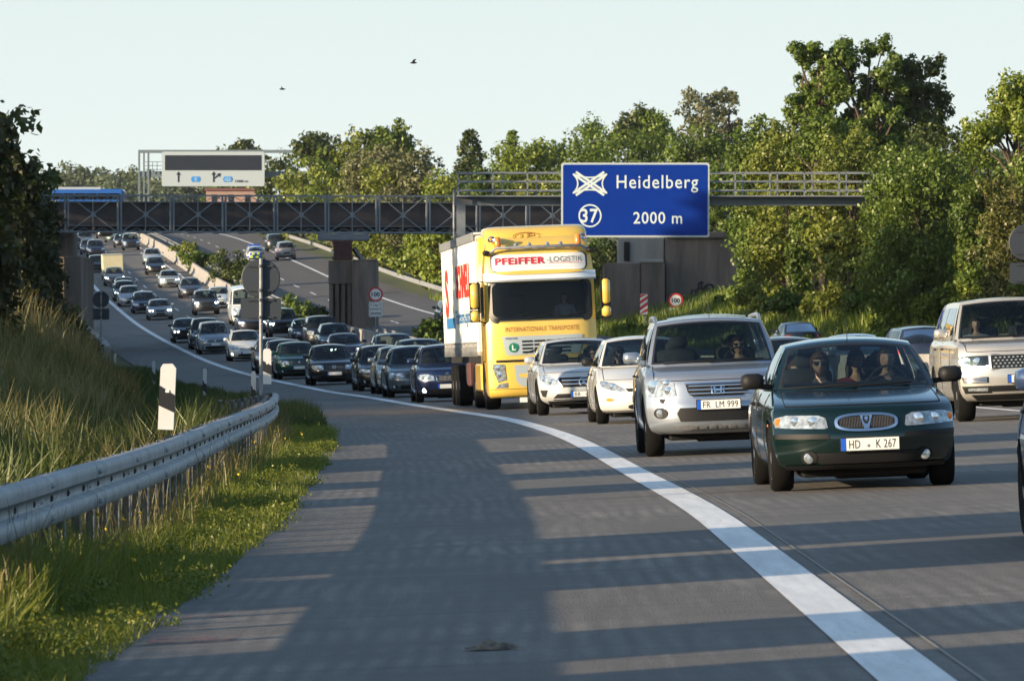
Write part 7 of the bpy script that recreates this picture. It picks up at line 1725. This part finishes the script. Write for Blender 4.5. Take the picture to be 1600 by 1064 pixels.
# leafy weeds and yellow flowers on the verge
rng = np.random.default_rng(9); D = 24*(112/24)**rng.random(700); o = rng.uniform(-4.6,-3.45,700); P = ground_pts(o, D); cs = []; rs = []
for p in P[::3]: cs.append(p+np.array([0,0,.07])); rs.append(np.array([.12,.2,.09])*rng.uniform(.6,1.5))
o = link('weeds', quads_mesh('weeds', leaf_cloud(rng, cs, rs, 42000, .020), GM['lush'])); tag(o, 'low broad-leaved green weeds between grass and concrete', 'weeds', None, 'stuff')
M['petal'] = mat('yellow_petals', (.65,.48,.03), .6); M['petalw'] = mat('white_petals', (.6,.6,.55), .6)
for nm, m_, k_, lab in (('wildflower', M['petal'], 45, 'small yellow flowers in the verge grass'), ('white_wildflower', M['petalw'], 60, 'small white flowers in the dark embankment grass')):
    cs = []; rs = []
    for _ in range(k_):
        D = float(30*(110/30)**rng.random()) if nm == 'wildflower' else float(rng.uniform(150,190)); oo = rng.uniform(-4.7,-3.7) if nm == 'wildflower' else rng.uniform(-8.6,-7.6)
        p = ground_pts(np.array([oo]), np.array([D]))[0]; cs.append(p+np.array([0,0,rng.uniform(.2,.45)])); rs.append(np.array([.012,.012,.01]) if nm == 'wildflower' else np.array([.03,.03,.03]))
    o = link(nm, quads_mesh(nm, leaf_cloud(rng, cs, rs, k_*10, .02 if nm == 'wildflower' else .05), m_)); tag(o, lab, 'flowers', None, 'stuff')
# ------------------------------------------------------------------ bus, houses, pole, birds
M['busblue'] = mat('bus_blue', (.02,.10,.36), .35, coat=.5); M['buswhite'] = mat('bus_white', (.35,.40,.44), .4)
bs = empty('bus', (wx(105,335), 335, wz(345,335)), 0, 'blue and white bus crossing behind the brown bridge girder at left', 'bus'); BD = 335
x0, x1 = wx(18,BD), wx(193,BD); zt_, zb_ = wz(295.5,BD), wz(360,BD)
mb = MB(); mb.box(((x0+x1)/2, BD+1.3, (zt_+zb_)/2), (x1-x0, 2.5, zt_-zb_), ch=.12); gname(bs, mb, 'body', M['busblue'])
mb = MB(); mb.box(((x0+x1)/2-.5, BD+1.3, zt_-.05), (x1-x0-1.6, 2.3, .34), ch=.08); gname(bs, mb, 'roof', M['buswhite'])
mb = MB()
for k in range(9): xx = x0+.4+(x1-x0-.6)*k/9; mb.prism(rrect(xx, xx+.62, zt_-.62, zt_-.26, .05), BD-.0, BD+.03)
gname(bs, mb, 'window', M['darkglass']); mb = MB(); mb.prism(rrect(x0+.1, x0+(x1-x0)*.42, zt_-.9, zt_-.68, .02), BD+.01, BD+.04); gname(bs, mb, 'stripe', M['buswhite'])
mb = MB()
for xx in (x0+1, x1-1): mb.lathe([(.3,-.1),(.48,-.1),(.48,.2),(.3,.2)], (xx, BD+.2, zb_+.1), 'y', 20)
gname(bs, mb, 'wheel', M['rubber'])
M['hwall'] = mat('pinkish_render', (.30,.20,.165), .8, var=.1, vs=1); M['hroof'] = mat('red_roof_tiles', (.26,.07,.05), .8, var=.25, vs=4)
def house(px0, px1, pe, pr, D, label, gable=False):
    x0, x1 = wx(px0, D), wx(px1, D); zg = zat((x0+x1)/2, D)-1; ze_ = wz(pe, D); zr_ = wz(pr, D); t = empty('house', ((x0+x1)/2, D, zg), 0, label, 'house'); dp = 8
    mb = MB(); mb.box(((x0+x1)/2, D+dp/2, (zg+ze_)/2), (x1-x0, dp, ze_-zg)); gname(t, mb, 'wall', M['hwall'])
    mb = MB(); mb.add([(x0-.3,D-.3,ze_),(x1+.3,D-.3,ze_),(x1+.3,D+dp+.3,ze_),(x0-.3,D+dp+.3,ze_),(x0-.3,D+dp/2,zr_),(x1+.3,D+dp/2,zr_)], [(0,1,5,4),(2,3,4,5),(0,4,3),(1,2,5),(0,3,2,1)]); gname(t, mb, 'roof', M['hroof'])
    n = max(2, int((x1-x0)/1.8))
    for k in range(n):
        xx = x0+(x1-x0)*(k+.5)/n; mb = MB(); mb.prism([(xx-.35,ze_-1.6),(xx+.35,ze_-1.6),(xx+.35,ze_-.5),(xx-.35,ze_-.5)], D-.03, D+.05); gname(t, mb, 'window', M['darkglass'])
house(785, 832, 281, 271, 545, 'pinkish house with red roof seen through the walkway railing'); house(836, 868, 284, 275, 552, 'smaller pinkish house right of the one behind the railing'); house(612, 632, 270, 265, 560, 'red roof peeping out of the middle trees'); house(322, 400, 298, 293, 700, 'reddish building below the dark display board')
mb = MB(); mb.box((wx(1067,430), 430, (wz(225,430)+zat(wx(1067,430),430))/2), (.35,.35,wz(225,430)-zat(wx(1067,430),430)), ch=.03); mb.box((wx(1067,430),430,wz(224,430)), (.45,.45,.12)); o = mb.build('chimney', M['white']); tag(o, 'slim white post standing out of the trees right above the blue sign', 'post')
pl = empty('power_pole', (wx(1101,450),450,zat(wx(1101,450),450)), 0, 'thin pole with wires among the trees above the blue sign', 'pole')
mb = MB(); mb.tube([(wx(1101,450),450,zat(wx(1101,450),450)),(wx(1101,450),450,wz(200,450))], .09, 8); mb.bar((wx(1096,450),450,wz(206,450)),(wx(1106,450),450,wz(206,450)),.08); gname(pl, mb, 'mast', M['galvpost'])
for k in range(3): mb = MB(); mb.tube([(wx(1101,450)+(wx(1040,520)-wx(1101,450))*t/8, 450+70*t/8, wz(206,450)+.2*k+(wz(213,520)-wz(206,450))*t/8-.8*math.sin(math.pi*t/8)) for t in range(9)], .02, 4); gname(pl, mb, 'wire', M['galvpost'])
def bird(px, py, D, label, flip=1):
    c_ = Vector((wx(px,D), D, wz(py,D))); mb = MB(); mb.tube([c_+Vector((-.10,0,.0)), c_+Vector((-.04,0,.01)), c_+Vector((.04,0,.005)), c_+Vector((.09,0,.01)), c_+Vector((.11,0,.008))], [.008,.03,.028,.015,.004], 8)
    for s_ in (-1,1):
        A = [(-.02,0,.01),(.05,0,.01),(.02+.02*flip,s_*.06,.06),(-.03,s_*.08,.07),(.06*flip+.02,s_*.16,.11),(.03*flip,s_*.15,.10)]
        mb.add([c_+Vector((a,b*.6,e*1.1)) for a, b, e in A]+[c_+Vector((a,b*.6,e*1.1-.008)) for a, b, e in A], [(0,1,2,3),(3,2,4,5),(6,9,8,7),(9,11,10,8),(0,3,9,6),(1,7,8,2)])
    mb.add([c_+Vector((-.10,.0,0)), c_+Vector((-.16,.03,.004)), c_+Vector((-.16,-.03,.004))], [(0,1,2)]); o = mb.build('bird', M['dark'], smooth=40); tag(o, label, 'bird', 'birds in the sky')
bird(646, 99, 170, 'small dark bird in the upper middle of the sky'); bird(441, 140, 190, 'small dark bird lower and further left in the sky', -1)
# ------------------------------------------------------------------ the evening air
hm = bpy.data.materials.new('evening_haze'); hm.use_nodes = True; hn = hm.node_tree; hn.nodes.clear(); ho = hn.nodes.new('ShaderNodeOutputMaterial'); hv = hn.nodes.new('ShaderNodeVolumePrincipled')
hv.inputs['Color'].default_value = (.93,.95,.96,1); hv.inputs['Density'].default_value = .00004; hv.inputs['Anisotropy'].default_value = .2; hn.links.new(hv.outputs[0], ho.inputs['Volume'])
mb = MB(); mb.box((0, 1700, 45), (4200, 4000, 100)); hz = mb.build('haze', hm); hz['kind'] = 'stuff'; hz['label'] = 'thin pale evening haze filling the air over the motorway'; hz['category'] = 'haze'
